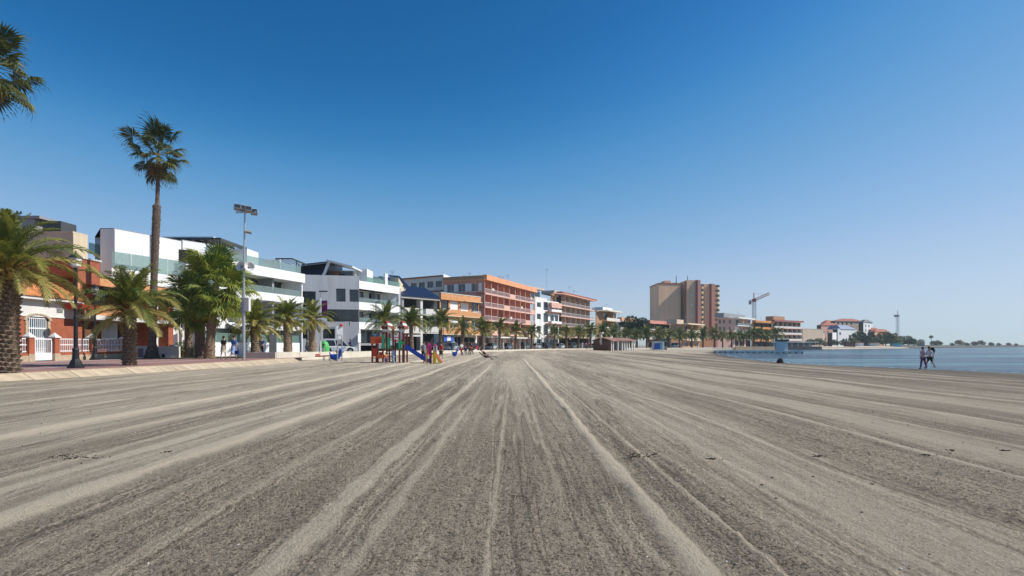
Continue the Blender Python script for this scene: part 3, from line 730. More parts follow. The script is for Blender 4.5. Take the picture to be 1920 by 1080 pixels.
def white_villa():
    # stepped white house with metal cladding, left of the big white block
    b = Building('white_villa', 'stepped white house with vertical clad top storey behind the tall palm', 'house', (-44, 51.5), (-36.2, 51.7), (-31.6, 58.0))
    b.C = Vector((-44, 51.7)); clad = stripe_mat('white_vertical_cladding', (.78, .78, .78), (.5, .5, .52), 1, .6, .06, .5, .5, .04); M['clad'] = clad
    # volume 1
    def vol(px_side, A, B, z0, z1, ms='shade_or_grey_render', mf='clad', depth=6):
        A = Vector(A); B = Vector(B); f = Face(A, B); x = (px_side-960)/F*A.y
        C = Vector((x, A.y)); poly = [tuple(A), tuple(B), (B.x-depth, B.y+1), (C.x, A.y+depth*.6), tuple(C)]
        q = MB(); q.prism(poly, z0, z1); q.build('wall', M['white'], b.root, world=True)
        q = MB(); f.box(q, .02, f.L-.02, z0, z1-.02, 0, .04); q.build('cladding', M[mf], b.root, world=True); 
        q = MB(); q.prism([(p[0], p[1]) for p in poly], z1, z1+.08); q.build('coping', M['midgrey'], b.root, world=True); return f
    b.front = Face((-33.6, 52.5), (-32.2, 60)); q = b.mb('wall', 'white'); q.prism([(-33.6, 57.2), (-31.0, 60.0), (-31.3, 66), (-44, 66), (-44, 57.2)], .42, 9.0)
    vol(188, (-36.15, 51.7), (-34.9, 54.8), 7.5, 12.1)
    f2 = vol(257, (-34.9, 55.2), (-33.9, 58.3), 7.5, 12.15, mf='white')
    q = MB(); q.prism([(-36.2, 51.75), (-34.8, 55), (-33.6, 57.2), (-40, 57.3), (-44, 51.8)], .42, 7.5); q.build('lower_wall', M['white'], b.root, world=True)
    f3 = vol(337, (-33.9, 58.5), (-32.0, 61.5), 9.0, 12.3, mf='white')
    # loggia between
    q = MB(); Face((-34.0, 58.0), (-33.0, 58.6)).box(q, -1, 1.6, 9.0, 11.3, -.1, .05); q.build('loggia', M['dark'], b.root, world=True)
    for k in range(4): q = MB(); q.box(-36.2, -34.2, 57.3+.25*k-2.4, 57.42+.25*k-2.4, 11.5, 11.6); 
    g = Face((-35.6, 50.6), (-32.8, 57.0)); b.glass_rail(g, 0, g.L, 8.4, 1.5); 
    q = MB(); g.box(q, 0, g.L, 7.3, 8.4, -.2, 0); q.build('terrace_parapet', M['white'], b.root, world=True)
    g = Face((-32.8, 57.3), (-31.0, 60.2)); q = MB(); g.box(q, 0, g.L, 9.0, 10.1, -.2, 0); q.build('terrace_parapet', M['shade_or_grey_render'], b.root, world=True)
    w = Face((-36, 58.48), (-34, 58.48)); b.window(w, .2, 1.8, 10.2, 11.0, rec=-.08)
    b.finish()
white_villa()

def big_white_block():
    A = (-31.0, 57.5); Bp = (-26.5, 72)
    b = Building('white_apartment_block', 'large white modern apartment block with long glass balconies and rooftop pergolas', 'building', (-42, 57.5), A, Bp); f = b.front
    for z0, z1, fi in ((.42, 3.3, 2.5), (3.8, 6.7, 2.2), (7.2, 9.4, 2.2)):
        g = Face(b.A-f.n*fi, b.B-f.n*fi)
        ops = []; n = 4
        for i in range(n): ops.append(((i+.02)/n*g.L, (i+.98)/n*g.L, z0+.05, z1-.1))
        b.body(z0, z1, 'dark', fi+.25, 0, 'core'); g.wall(b.mb('wall', 'darkgrey'), z0, z1, ops)
        for o in ops: b.window(g, *o, mull=3, frame='darkgrey', glass=random.choice(('glass', 'glass', 'glass_blue')))
        for u in (0, .33*f.L, .66*f.L, f.L-.35): f.box(b.mb('column', 'midgrey'), u, u+.35, z0, z1, -2.4, -.3)
    f.box(b.mb('balcony_band', 'white'), -.1, f.L+.1, 3.3, 3.8, -2.5, 0)
    f.box(b.mb('balcony_band', 'white'), -.1, f.L+.1, 6.7, 7.6, -.2, .1); b.slab(6.7, 7.0, 'white', 0, 'floor_slab', fi=.2)
    f.box(b.mb('balcony_band', 'white'), -.1, f.L+.1, 9.4, 10.5, -.3, .3); b.slab(9.4, 9.8, 'white', 0, 'floor_slab', fi=.3)
    s_ = Face(b.C, b.A); s_.box(b.mb('wall', 'shade_or_grey_render'), 0, s_.L, .42, 9.8, -.2, 0)  # shade of the white side wall put into its grey colour
    e = MB(); Face(b.B, b.D).box(e, 0, 8, .42, 9.4, -.3, 0); e.build('end_wall', M['white'], b.root, world=True)
    b.glass_rail(f, .1, f.L-.1, 7.6, .75, o=-.05); b.glass_rail(f, .1, f.L-.1, 10.5, 1.0, o=-.15)
    # roof storey
    def box(name, m, x0, x1, y0, y1, z0, z1): q = MB(); q.box(x0, x1, y0, y1, z0, z1); q.build(name, M[m], b.root, world=True)
    box('penthouse', 'midgrey', -38, -33.4, 62, 68, 9.8, 12.6); box('penthouse_roof', 'white', -39, -32.2, 61.4, 66.5, 13.0, 13.25)
    box('penthouse_window', 'glass', -36.6, -33.5, 61.9, 61.98, 10.4, 12.4)
    box('stair_tower', 'white', -33.3, -31.2, 67.0, 70, 9.8, 12.9)
    for i in range(6): box('pergola_beam', 'darkgrey', -36.2+i*.9, -36.05+i*.9, 60.6, 66.6, 12.75, 12.95)
    for x in (-37, -31.2): box('pergola_post', 'darkgrey', x, x+.15, 60.6, 60.75, 9.9, 12.95)
    box('pergola_edge_beam', 'darkgrey', -37, -31.0, 60.55, 60.7, 12.75, 12.98); box('pergola_edge_beam', 'darkgrey', -31.2, -31.05, 60.6, 66.6, 12.75, 12.97)
    box('parapet_screen', 'offwhite', -30.7, -28.7, 70.4, 70.6, 10.2, 12.1)
    # second pergola over the terrace end
    for x, y in ((-29.4, 70.7), (-27.4, 72.2), (-30.9, 75.5), (-28.4, 75.6)): box('pergola_post', 'darkgrey', x, x+.12, y, y+.12, 9.9, 12.3)
    box('pergola_edge_beam', 'darkgrey', -29.4, -27.3, 70.7, 70.82, 12.2, 12.35); box('pergola_edge_beam', 'darkgrey', -27.42, -27.28, 70.75, 75.6, 12.19, 12.34)
    for i in range(4): box('pergola_beam', 'darkgrey', -29.4+.6*i, -29.33+.6*i, 70.9, 75.6, 12.22, 12.3)
    # slanted awnings at the ground floor
    for px in (424, 452): u = f.u(px); q = MB(); q.hexa([(*f.pt(u, 2.0), 3.0), (*f.pt(u+2.4, 2.0), 3.0), (*f.pt(u+2.4, 0), 3.9), (*f.pt(u, 0), 3.9)], [(*f.pt(u, 2.0), 3.06), (*f.pt(u+2.4, 2.0), 3.06), (*f.pt(u+2.4, 0), 3.96), (*f.pt(u, 0), 3.96)]); q.build('awning', M['white'], b.root, world=True)
    b.finish()
    # street wall with glass screen
    r = empty('glass_topped_wall', (-27, 52, .5), label='white street wall topped with green glass screens below the white apartment block', cat='wall')
    g = Face((-27.6, 49.5), (-26.6, 71))
    n = 8
    for i in range(n):
        u0 = g.L*i/n; u1 = g.L*(i+1)/n
        if i == 5:
            q = MB(); g.box(q, u0, u1-.9, .5, 2.7, -.1, .1); q.build('gate', M['darkgrey'], r, world=True); u0 = u1-.9
        q = MB(); g.box(q, u0, u1-.02, .42, 1.8, -.12, .12); q.build('wall_panel', M['white'], r, world=True)
        q = MB(); g.box(q, u0+.05, u1-.05, 1.8, 2.7, -.02, .02); q.build('glass_panel', M['rail_green'], r, world=True)
big_white_block()

def grey_white_house():
    A = P(673, 88); Bp = P(751, 98)
    b = Building('grey_and_white_house', 'modern white house with side wall greyed for shade, stacked balconies and a dark pitched attic roof', 'building', P(560, 88), A, Bp); f = b.front; s_ = b.side
    # side wall storeys
    def ops(*a): return [(s_.u(x0), s_.u(x1), z0, z1) for x0, x1, z0, z1 in a]
    s_ops = ops((566, 592, 7.2, 9.7), (630, 648, 8.2, 10.2), (655, 672.6, 8.2, 10.1), (613, 672.6, 5.1, 7.0), (560.5, 577, 2.5, 4.2), (605, 628, 2.5, 4.3), (672.9, 673, 1, 1.1))
    s_.wall(b.mb('side_wall', 'shade_or_grey_render'), .42, 12.2, s_ops, .3)  # white wall in shade, the shade painted as a grey tone
    b.body(.42, 11.3, 'dark', 2.2, .9, 'core')
    for o in s_ops[:6]: b.window(s_, o[0], o[1], o[2], o[3], rec=.2, frame='darkgrey', mull=max(1, round((o[1]-o[0])/1.1)))
    for z0, z1 in ((4.0, 5.1), (7.0, 8.2)): f.box(b.mb('balcony_front', 'white'), 0, f.L, z0, z1, -.2, .02); b.slab(z0, z0+.3, 'white', -.01, 'floor_slab', fi=.2)
    f.box(b.mb('balcony_front', 'white'), 0, f.L, 10.25, 11.5, -.3, .03); b.slab(10.6, 11.2, 'white', -.02, 'floor_slab', fi=.3)
    g = f.shift(-2.0)
    for z0, z1 in ((5.1, 7.0), (8.2, 10.3)):
        g.wall(b.mb('recess_wall', 'offwhite'), z0-.8, z1, [(.3, 3.6, z0-.7, z1-.2), (5, 8, z0-.7, z1-.2), (9, 11, z0+.2, z1-.3)])
        for a, c, d in ((.3, 3.6, -.7), (5, 8, -.7), (9, 11, .2)): b.window(g, a, c, z0+d, z1-.2, frame='darkgrey', mull=2)
        b.glass_rail(f, .1, f.L-.3, z0, .7); f.box(b.mb('column', 'midgrey'), 5.6, 6.0, z0, z1, -2.1, -1.2); f.box(b.mb('column', 'white'), f.L-.5, f.L, z0, z1, -2, 0)
    g.wall(b.mb('recess_wall', 'midgrey'), .42, 4.0, [(.5, 9, 1.8, 3.8), (.2, 10, .42, 1.5)])
    b.window(g, .5, 9, 1.8, 3.8, frame='darkgrey', mull=4)
    q = MB(); f.box(q, 0, f.L, 1.45, 1.7, -2, -.1); q.build('ledge', M['midgrey'], b.root, world=True)
    q = MB(); f.box(q, -.35, .35, 1.9, 3.3, .05, .1); q.build('wall_sign', M['white_metal'], b.root, world=True)
    f.box(b.mb('column', 'offwhite'), 0, .4, .42, 4.0, -.5, 0); f.box(b.mb('column', 'offwhite'), f.L-.4, f.L, .42, 4.0, -.5, 0)
    e = MB(); Face(b.B, b.D).box(e, 0, 6, .42, 11.3, -.3, -.02); e.build('end_wall', M['white'], b.root, world=True)
    # attic: dark tiled gable on the left, white frame, terrace
    y = 88; x0 = P(560, y).x; x1 = P(607, y).x
    q = MB(); q.hexa([(x0, y+.1, 12.2), (x1+.3, y+.1, 12.2), (x1+.3, y+9, 12.2), (x0, y+9, 12.2)], [(x0, y+1.2, 14.2), (x1+.5, y+1.2, 14.7), (x1+.5, y+8, 14.7), (x0, y+8, 14.2)]); q.build('attic_roof', M['navy_tile'], b.root, world=True)
    q = MB(); q.hexa([(x0, y-.3, 13.6), (x1+.6, y-.3, 14.15), (x1+.6, y+3, 14.7), (x0, y+3, 14.2)], [(x0, y-.3, 13.75), (x1+.6, y-.3, 14.3), (x1+.6, y+3, 14.85), (x0, y+3, 14.35)]); q.build('roof_edge', M['midgrey'], b.root, world=True)
    xa = P(607, y).x
    q = MB(); q.hexa([(xa-.3, y, 12.2), (xa+.1, y, 12.2), (xa+.1, y+.3, 12.2), (xa-.3, y+.3, 12.2)], [(xa+.6, y, 14.5), (xa+1.0, y, 14.5), (xa+1.0, y+.3, 14.5), (xa+.6, y+.3, 14.5)]); q.build('slanted_post', M['white'], b.root, world=True)
    q = MB(); q.hexa([(xa+.5, y-.3, 14.5), (P(662, y).x, y-.3, 13.5), (P(662, y).x, y+5, 13.5), (xa+.5, y+5, 14.5)], [(xa+.5, y-.3, 14.75), (P(662, y).x, y-.3, 13.7), (P(662, y).x, y+5, 13.7), (xa+.5, y+5, 14.75)]); q.build('terrace_canopy', M['white'], b.root, world=True)
    q = MB(); q.box(xa+1, P(655, y).x, y+3.5, y+3.8, 11.3, 13.5); q.build('attic_wall', M['offwhite'], b.root, world=True)
    q = MB(); q.box(P(616, y).x, P(650, y).x, y+3.3, y+3.45, 11.4, 13.3); q.build('terrace_door', M['glass'], b.root, world=True)
    q = MB(); q.box(P(617, 89).x, P(632, 89).x, 89, 90, 12.2, 13.1); q.build('planter', M['brown_wood'], b.root, world=True)
    q = MB(); q.box(P(668, 93).x, P(688, 93).x, 93, 97, 11.2, 14.0); q.build('stair_tower', M['white'], b.root, world=True)
    q = MB(); q.box(P(690, 95).x, P(714, 95).x, 97.5, 97.7, 11.2, 13.2); q.build('glass_screen', M['rail_green'], b.root, world=True)
    b.glass_rail(f, 2, f.L, 11.5, .8, 'rail_green', o=-.15); q = MB(); f.box(q, f.L*.62, f.L*.68, 11.2, 13.4, -.4, -.1); q.build('screen_post', M['white'], b.root, world=True)
    antenna(P(735, 100).x, 100, 11.5, 3.2, b.root); b.finish()
grey_white_house()

def navy_roof_house():
    A = P(753, 98.6); Bp = P(823, 105)
    b = Building('navy_roofed_house', 'white three storey house with steep navy blue tiled roof beside the orange block', 'house', P(744, 99.5), A, Bp); f = b.front
    for z0, z1 in ((.42, 3.6), (3.6, 6.8), (6.8, 9.7)):
        b.storey(z0, z1, 'offwhite', 1.3, front=[(.1, .3, z0+.6, z1-.5), (.42, .55, z0+.9, z1-.8), (.64, .9, z0+.4, z1-.5)], fkw=dict(mull=2, frame='white'))
    for z in (3.6, 6.8):
        b.slab(z, z+.25, 'offwhite', -.01, 'floor_slab'); f.box(b.mb('balcony_front', 'offwhite'), .6, 3.8, z+.25, z+1.25, -.15, .05); f.box(b.mb('balcony_front', 'offwhite'), 5.4, f.L, z+.25, z+1.25, -.15, .05)
        b.glass_rail(f, 3.9, 5.3, z+.25, .9)
    b.slab(9.7, 9.95, 'offwhite', .3, 'eaves'); f.box(b.mb('column', 'offwhite'), 4.2, 4.7, .42, 9.7, -1.3, 0); f.box(b.mb('column', 'midgrey'), 0, .5, .42, 9.7, -1.3, 0)
    q = MB(); f.box(q, .6, 3.8, 3.0, 3.3, -.3, 1.1); q.build('canopy', M['offwhite'], b.root, world=True)
    # roof pitched towards the sea with an L shaped raised gable
    def slope(u0, u1, o0, o1, z0, z1, name='roof'):
        q = MB(); q.hexa([(*f.pt(u0, o0), z0), (*f.pt(u1, o0), z0), (*f.pt(u1, o1), z1), (*f.pt(u0, o1), z1)], [(*f.pt(u0, o0), z0+.14), (*f.pt(u1, o0), z0+.14), (*f.pt(u1, o1), z1+.14), (*f.pt(u0, o1), z1+.14)]); q.build(name, M['navy_tile'], b.root, world=True)
    slope(-.3, f.L+.1, .45, -4.0, 9.96, 12.2); slope(.2, 3.4, -4.0, -7, 12.2, 13.9, 'upper_roof')
    q = MB(); q.hexa([(*f.pt(-.2, -.6), 10.5), (*f.pt(2.4, -2.0), 10.8), (*f.pt(2.4, -3), 10.8), (*f.pt(-.2, -3), 10.5)], [(*f.pt(-.2, -.6), 13.2), (*f.pt(2.4, -2.0), 11.6), (*f.pt(2.4, -3), 11.9), (*f.pt(-.2, -3), 13.5)]); q.build('gable_wall', M['cream'], b.root, world=True)
    slope(.2, 2.6, -1.4, -4.0, 11.9, 13.9, 'gable_roof'); b.finish()
navy_roof_house()

def orange_block():
    A = P(825, 106); Bp = P(898, 116)
    b = Building('orange_apartment_block', 'three storey orange brick apartment block with white shuttered windows beside the pink hotel', 'building', P(820, 106.5), A, Bp); f = b.front
    b.storey(.42, 3.7, 'offwhite', .5, front=[(.03, .10, .5, 3.3), (.14, .34, .5, 3.2), (.4, .58, .5, 3.2), (.64, .95, .6, 3.1)], fkw=dict(mull=2, glass='glass_blue'))
    for z0, z1 in ((3.7, 7.2), (7.2, 10.6)):
        b.storey(z0, z1, 'brick_orange', .0 if False else .02, front=[(826, 841, z0+.9, z1-.6, dict(frame='brown_wood')), (844, 860, z0+1.1, z1-.7, dict(shutter=1.0 if z0 > 5 else .45, frame='white')), (864, 880, z0+1.0, z1-.8, dict(shutter=1.0 if z0 > 5 else .4, frame='white')), (884, 897, z0+.9, z1-.5, dict(frame='white'))], fkw=dict(mull=2))
    for z in (3.7, 7.2):
        f.box(b.mb('balcony_front', 'brick_orange'), -.2, f.L+.1, z-.1, z+.75, .02, .5); f.box(b.mb('coping', 'cream'), -.25, f.L+.15, z-.25, z-.1, .0, .55)
        b.railing(f, 0, f.u(842), z+.75, .35, o=.45); b.railing(f, f.u(883), f.L, z+.75, .35, o=.45)
    f.box(b.mb('parapet', 'brick_orange'), -.2, f.L+.1, 10.0, 11.2, 0.03, .45); b.slab(10.6, 10.8, 'offwhite', 0, 'roof'); f.box(b.mb('coping', 'offwhite'), -.25, f.L+.15, 11.2, 11.32, -.2, .5)
    a = MB(); f.box(a, f.u(865), f.u(896), 10.0, 10.1, .45, 1.2); a.build('awning', M['cream'], b.root, world=True)
    for px0, px1, m in ((832, 838, 'sign_blue'), (845, 850, 'sign_blue')): q = MB(); f.box(q, f.u(px0), f.u(px1), .5, 3.3, .0, .08); q.build('shop_panel', M[m], b.root, world=True)
    q = MB(); f.box(q, f.u(838), f.u(845), 2.3, 3.2, .0, .05); q.build('shop_sign', M['white_metal'], b.root, world=True); b.finish()
orange_block()

def rear_white_row():
    # long white building seen above the roofs
    A = P(756, 135); Bp = P(832, 128)
    b = Building('rear_white_building', 'long white rooftop storey with a row of small dark windows behind the navy roof', 'building', P(752, 136), A, Bp); f = b.front
    ops = [(f.u(x)-.9, f.u(x)+.9, 14.6, 16.0) for x in (758, 776, 791, 807, 823)]
    b.body(.42, 17, 'dark', .4, 0, 'core'); f.wall(b.mb('wall', 'offwhite'), .42, 17.0, ops)
    for o in ops: b.window(f, *o, frame='brown_wood', mull=2)
    b.slab(17.0, 17.25, 'roof_red', .3, 'roof'); f.box(b.mb('lower_band', 'salmon'), f.L*.25, f.L, 11, 12.6, .1, .6); f.box(b.mb('ledge', 'roof_red'), 0, f.L, 13.6, 13.8, 0, .5)
    q = MB(); q.prism([tuple(P(832, 127.5)), tuple(P(862, 140)), tuple(P(850, 150)), tuple(P(830, 140))], 12, 17.4); q.build('gable_end', M['white'], b.root, world=True)
    b.finish()
rear_white_row()

def pink_hotel():
    A = P(909, 118); Bp = P(1003, 147)
    b = Building('pink_hotel', 'long five storey pink hotel with rows of open balconies and a salmon parapet', 'hotel', P(831, 122), A, Bp); f = b.front; s_ = b.side
    # back core
    zs = [.42, 3.7, 6.6, 9.4, 12.2, 15.0]
    g = f.shift(-1.6)
    for i in range(5):
        z0, z1 = zs[i], zs[i+1]
        b.body(z0, z1, 'dark', 1.9, .35, 'core')
        nb = 9; ops = []
        for k in range(nb): u = g.L*(k+.5)/nb; ops.append((u-1.15, u+.35, z0+.3, z1-.5))
        g.wall(b.mb('wall', 'pink'), z0, z1, ops)
        for o in ops: b.window(g, *o, mull=2, frame='white', rec=.12, shutter=random.choice((0, 0, .3, .6, .9)))
        sops = [(s_.u(x)-.8, s_.u(x)+.8, z0+.5, z1-.6) for x in (845, 866, 891)] if i > 0 else []
        sf = Face(s_.A, Vector(g.A)); sf.wall(b.mb('wall', 'pink'), z0, z1, sops)
        for o in sops: b.window(sf, *o, mull=2, frame='white', sill=True)
        if i == 4:
            for o in sops:
                for a in (o[0]-.75, o[1]+.05): h = MB(); sf.box(h, a, a+.7, o[2], o[3], .0, .06); h.build('window_shutter', M['white'], b.root, world=True)
        if i > 0:
            f.box(b.mb('balcony_slab', 'pale_pink'), -.05, f.L, z0-.12, z0+.12, -1.6, .08)
            for k in range(nb):
                u0 = f.L*k/nb; u1 = f.L*(k+1)/nb
                f.box(b.mb('balcony_divider', 'pink'), u0, u0+.15, z0+.12, z1-.12, -1.6, -.1)
                if (k*7+i*3) % 5 == 0: q = MB(); f.box(q, u0+.15, u1-.02, z0+.12, z0+1.05, -.12, .0); q.build('balcony_front', M['pale_pink'], b.root, world=True)
                else: b.railing(f, u0+.15, u1-.02, z0+.12, .95, 'white_metal', step=.22)
                if (k*5+i*11) % 7 == 0: q = MB(); f.box(q, u0+.3, u0+1.3, z0+.9, z0+1.4, .02, .06); q.build('drying_towel', M['offwhite'], b.root, world=True)
    for k in range(10): u = f.L*k/9; f.box(b.mb('balcony_post', 'pale_pink'), min(u, f.L-.2), min(u, f.L-.2)+.16, 3.7, 15.0, -.2, -.04); f.box(b.mb('ground_column', 'offwhite'), min(u, f.L-.4), min(u, f.L-.4)+.35, .42, 3.6, -.5, -.1)
    f.box(b.mb('ground_canopy', 'offwhite'), 0, f.L, 3.0, 3.3, .1, 1.6)
    f.box(b.mb('parapet', 'salmon'), -.1, f.L+.3, 15.0, 16.1, -.4, .5); s_.box(b.mb('parapet', 'salmon'), 0, s_.L+.2, 14.9, 15.3, -.1, .3); s_.box(b.mb('parapet_side', 'brick_brown'), 0, s_.L-.2, 15.3, 16.0, -.3, .1); b.slab(15.0, 15.2, 'pink', 0, 'roof')
    for i in range(1, 5): s_.box(b.mb('string_course', 'purple_red'), 8, s_.L, zs[i]-.12, zs[i]+.1, 0, .12)
    for px in (870, 880, 935, 942, 952): antenna(P(px, 130).x, 130, 15.3, random.uniform(1.6, 3.0), b.root)
    b.finish()
pink_hotel()

def white_narrow():
    A = P(1004, 148); Bp = P(1048, 159)
    b = Building('narrow_white_house', 'narrow white four storey house with a red edged bay beside the pink hotel', 'house', P(1000, 148), A, Bp); f = b.front
    for i, (z0, z1) in enumerate(((.42, 3.7), (3.7, 7.2), (7.2, 10.4), (10.4, 13.4))):
        b.storey(z0, z1, 'white', .02, front=[(.06, .22, z0+1.0, z1-.7), (.33, .52, z0+.4, z1-.4, dict(frame='purple_red')), (.62, .78, z0+.8, z1-.7), (.82, .97, z0+.8, z1-.7)], fkw=dict(mull=1))
        if i: f.box(b.mb('bay', 'white'), f.L*.55, f.L, z0+.1, z0+.75, .02, .9); f.box(b.mb('bay_ledge', 'roof_red'), f.L*.4, f.L+.1, z0-.1, z0+.1, .02, 1.0)
    q = MB(); f.box(q, f.L*.55, f.L, 11.6, 13.0, .02, .9); q.build('bay_parapet', M['pale_pink'], b.root, world=True)
    q = MB(); f.box(q, -.2, f.L*.35, 13.4, 16.4, -8, -2.5); q.build('roof_storey', M['brick_brown'], b.root, world=True)
    q = MB(); f.box(q, -.4, f.L*.6, 16.4, 16.9, -8, -1.9); q.build('roof_storey_slab', M['beige'], b.root, world=True)
    q = MB(); f.box(q, 0, f.L*.5, 14.0, 15.9, -2.49, -2.4); q.build('roof_window', M['glass'], b.root, world=True); q = MB(); f.box(q, 0, f.L*.5, 13.4, 14.1, -.4, -.2); q.build('parapet', M['offwhite'], b.root, world=True)
    antenna(P(1025, 156).x, 156, 16.9, 5.5, b.root); b.finish()
white_narrow()

M['teal'] = mat('teal_awning_cloth', (.02, .38, .36), .8, .1, 2)
def apartments(name, label, C, A, B, floors, z0, fh, wall, band, rail='railing', inset=1.5, nb=5, side_m=None, roof='roof_red', rh=.5, cat='building', over=.6, side_w=(), g0=None, shades=(), win='white', roofbox=None):
    """a block of flats with a continuous balcony on every floor"""
    b = Building(name, label, cat, C, A, B); f = b.front; s_ = b.side; z = z0
    g = f.shift(-inset); zs = [.42]+[z0+fh*i for i in range(floors)]+[z0+fh*floors]
    zs = sorted(set(zs))
    for i in range(len(zs)-1):
        a, c = zs[i], zs[i+1]
        b.body(a, c, 'dark', inset+.3, .3, 'core'); ops = []
        for k in range(nb): u = g.L*(k+.5)/nb; h = g.L/nb*.32; ops.append((u-h, u+h, a+.35, c-.5))
        g.wall(b.mb('wall', wall if i or not g0 else g0), a, c, ops)
        for o in ops: b.window(g, *o, mull=2, frame=win, rec=.12, shutter=(random.choice((0, 0, .5, .9)) if i else 0))
        sf = Face(s_.A, Vector(g.A)); sops = [(sf.L*x-.6, sf.L*x+.6, a+.9, c-.7) for x in side_w] if i else []
        sf.wall(b.mb('side_wall', side_m or wall), a, c, sops)
        for o in sops: b.window(sf, *o, mull=1, frame=win)
        if i:
            f.box(b.mb('balcony_slab', band), -.1, f.L+.1, a-.15, a+.12, -inset, .1)
            for k in range(nb):
                u0 = f.L*k/nb; u1 = f.L*(k+1)/nb
                if k: f.box(b.mb('balcony_divider', wall), u0-.08, u0+.08, a+.12, c-.15, -inset, -.2)
                if rail == 'railing': b.railing(f, u0+.05, u1-.05, a+.12, .95, 'white_metal', step=.25)
                elif rail == 'glass': b.glass_rail(f, u0+.05, u1-.05, a+.12, .95)
                else: q = MB(); f.box(q, u0+.02, u1-.02, a+.12, a+1.0, -.14, .0); q.build('balcony_front', M[rail], b.root, world=True)
    top = zs[-1]
    b.slab(top, top+.25, band, over, 'roof_slab')
    f.box(b.mb('roof_edge', roof), -over, f.L+over, top+.25, top+.25+rh, -1.2, over)
    if roofbox:
        u0, u1, h, m = roofbox; q = MB(); f.box(q, u0*f.L, u1*f.L, top+.25, top+.25+h, -6, -2); q.build('roof_storey', M[m], b.root, world=True)
    for u, zf, m in shades: q = MB(); f.box(q, u*f.L-1.4, u*f.L+1.4, zs[zf+1]-.5, zs[zf+1]-.2, .1, 1.3); q.build('awning', M[m], b.root, world=True)
    for k in range(2): p = f.pt(f.L*random.uniform(.2, .8), -4); antenna(p[0], p[1], top+.3, random.uniform(2, 4), b.root)
    b.finish(); return b
apartments('terracotta_roofed_flats', 'tall brown apartment block with pink edged balconies and overhanging red roof', P(1034, 158), P(1052, 160), P(1115, 188), 4, 3.7, 3.0, 'beige', 'pale_pink', 'railing', 1.7, 7, 'brick_brown', 'roof_red', .5, shades=((.45, 1, 'green_plastic'),), roofbox=(.0, .7, 1.0, 'beige'))
apartments('stepped_brown_flats', 'low brown block with cream balcony bands left of the dark tree', P(1118, 192), P(1138, 194), P(1163, 205), 3, 3.6, 3.1, 'brick_brown', 'cream', 'offwhite', 1.6, 2, 'brick_brown', 'offwhite', .3, roofbox=(.1, .8, 1.4, 'white'))
apartments('small_orange_house', 'small orange and white house beside the dark round tree', P(1160, 211), P(1164, 211), P(1190, 222), 2, 3.6, 3.3, 'offwhite', 'offwhite', 'offwhite', 1.2, 3, 'offwhite', 'salmon', 1.2, cat='house')
apartments('pink_terrace_house', 'low pink house with white window bands and dark roof right of the tree', P(1215, 213), P(1218, 213), P(1258, 224), 2, 3.6, 2.9, 'pale_pink', 'pink', 'offwhite', 1.2, 4, 'pink', 'pink', 1.0, cat='house', roofbox=(.1, .6, 1.3, 'darkgrey'), shades=((.45, 0, 'teal'),))
apartments('brown_corner_flats', 'brown three storey flats with cream balconies at the foot of the tower', P(1259, 216), P(1288, 216), P(1318, 228), 2, 3.2, 3.0, 'brick_brown', 'cream', 'cream', 1.5, 3, 'brick_brown', 'cream', .3, side_w=(.3, .7), roofbox=(-.3, .1, 1.6, 'beige'))

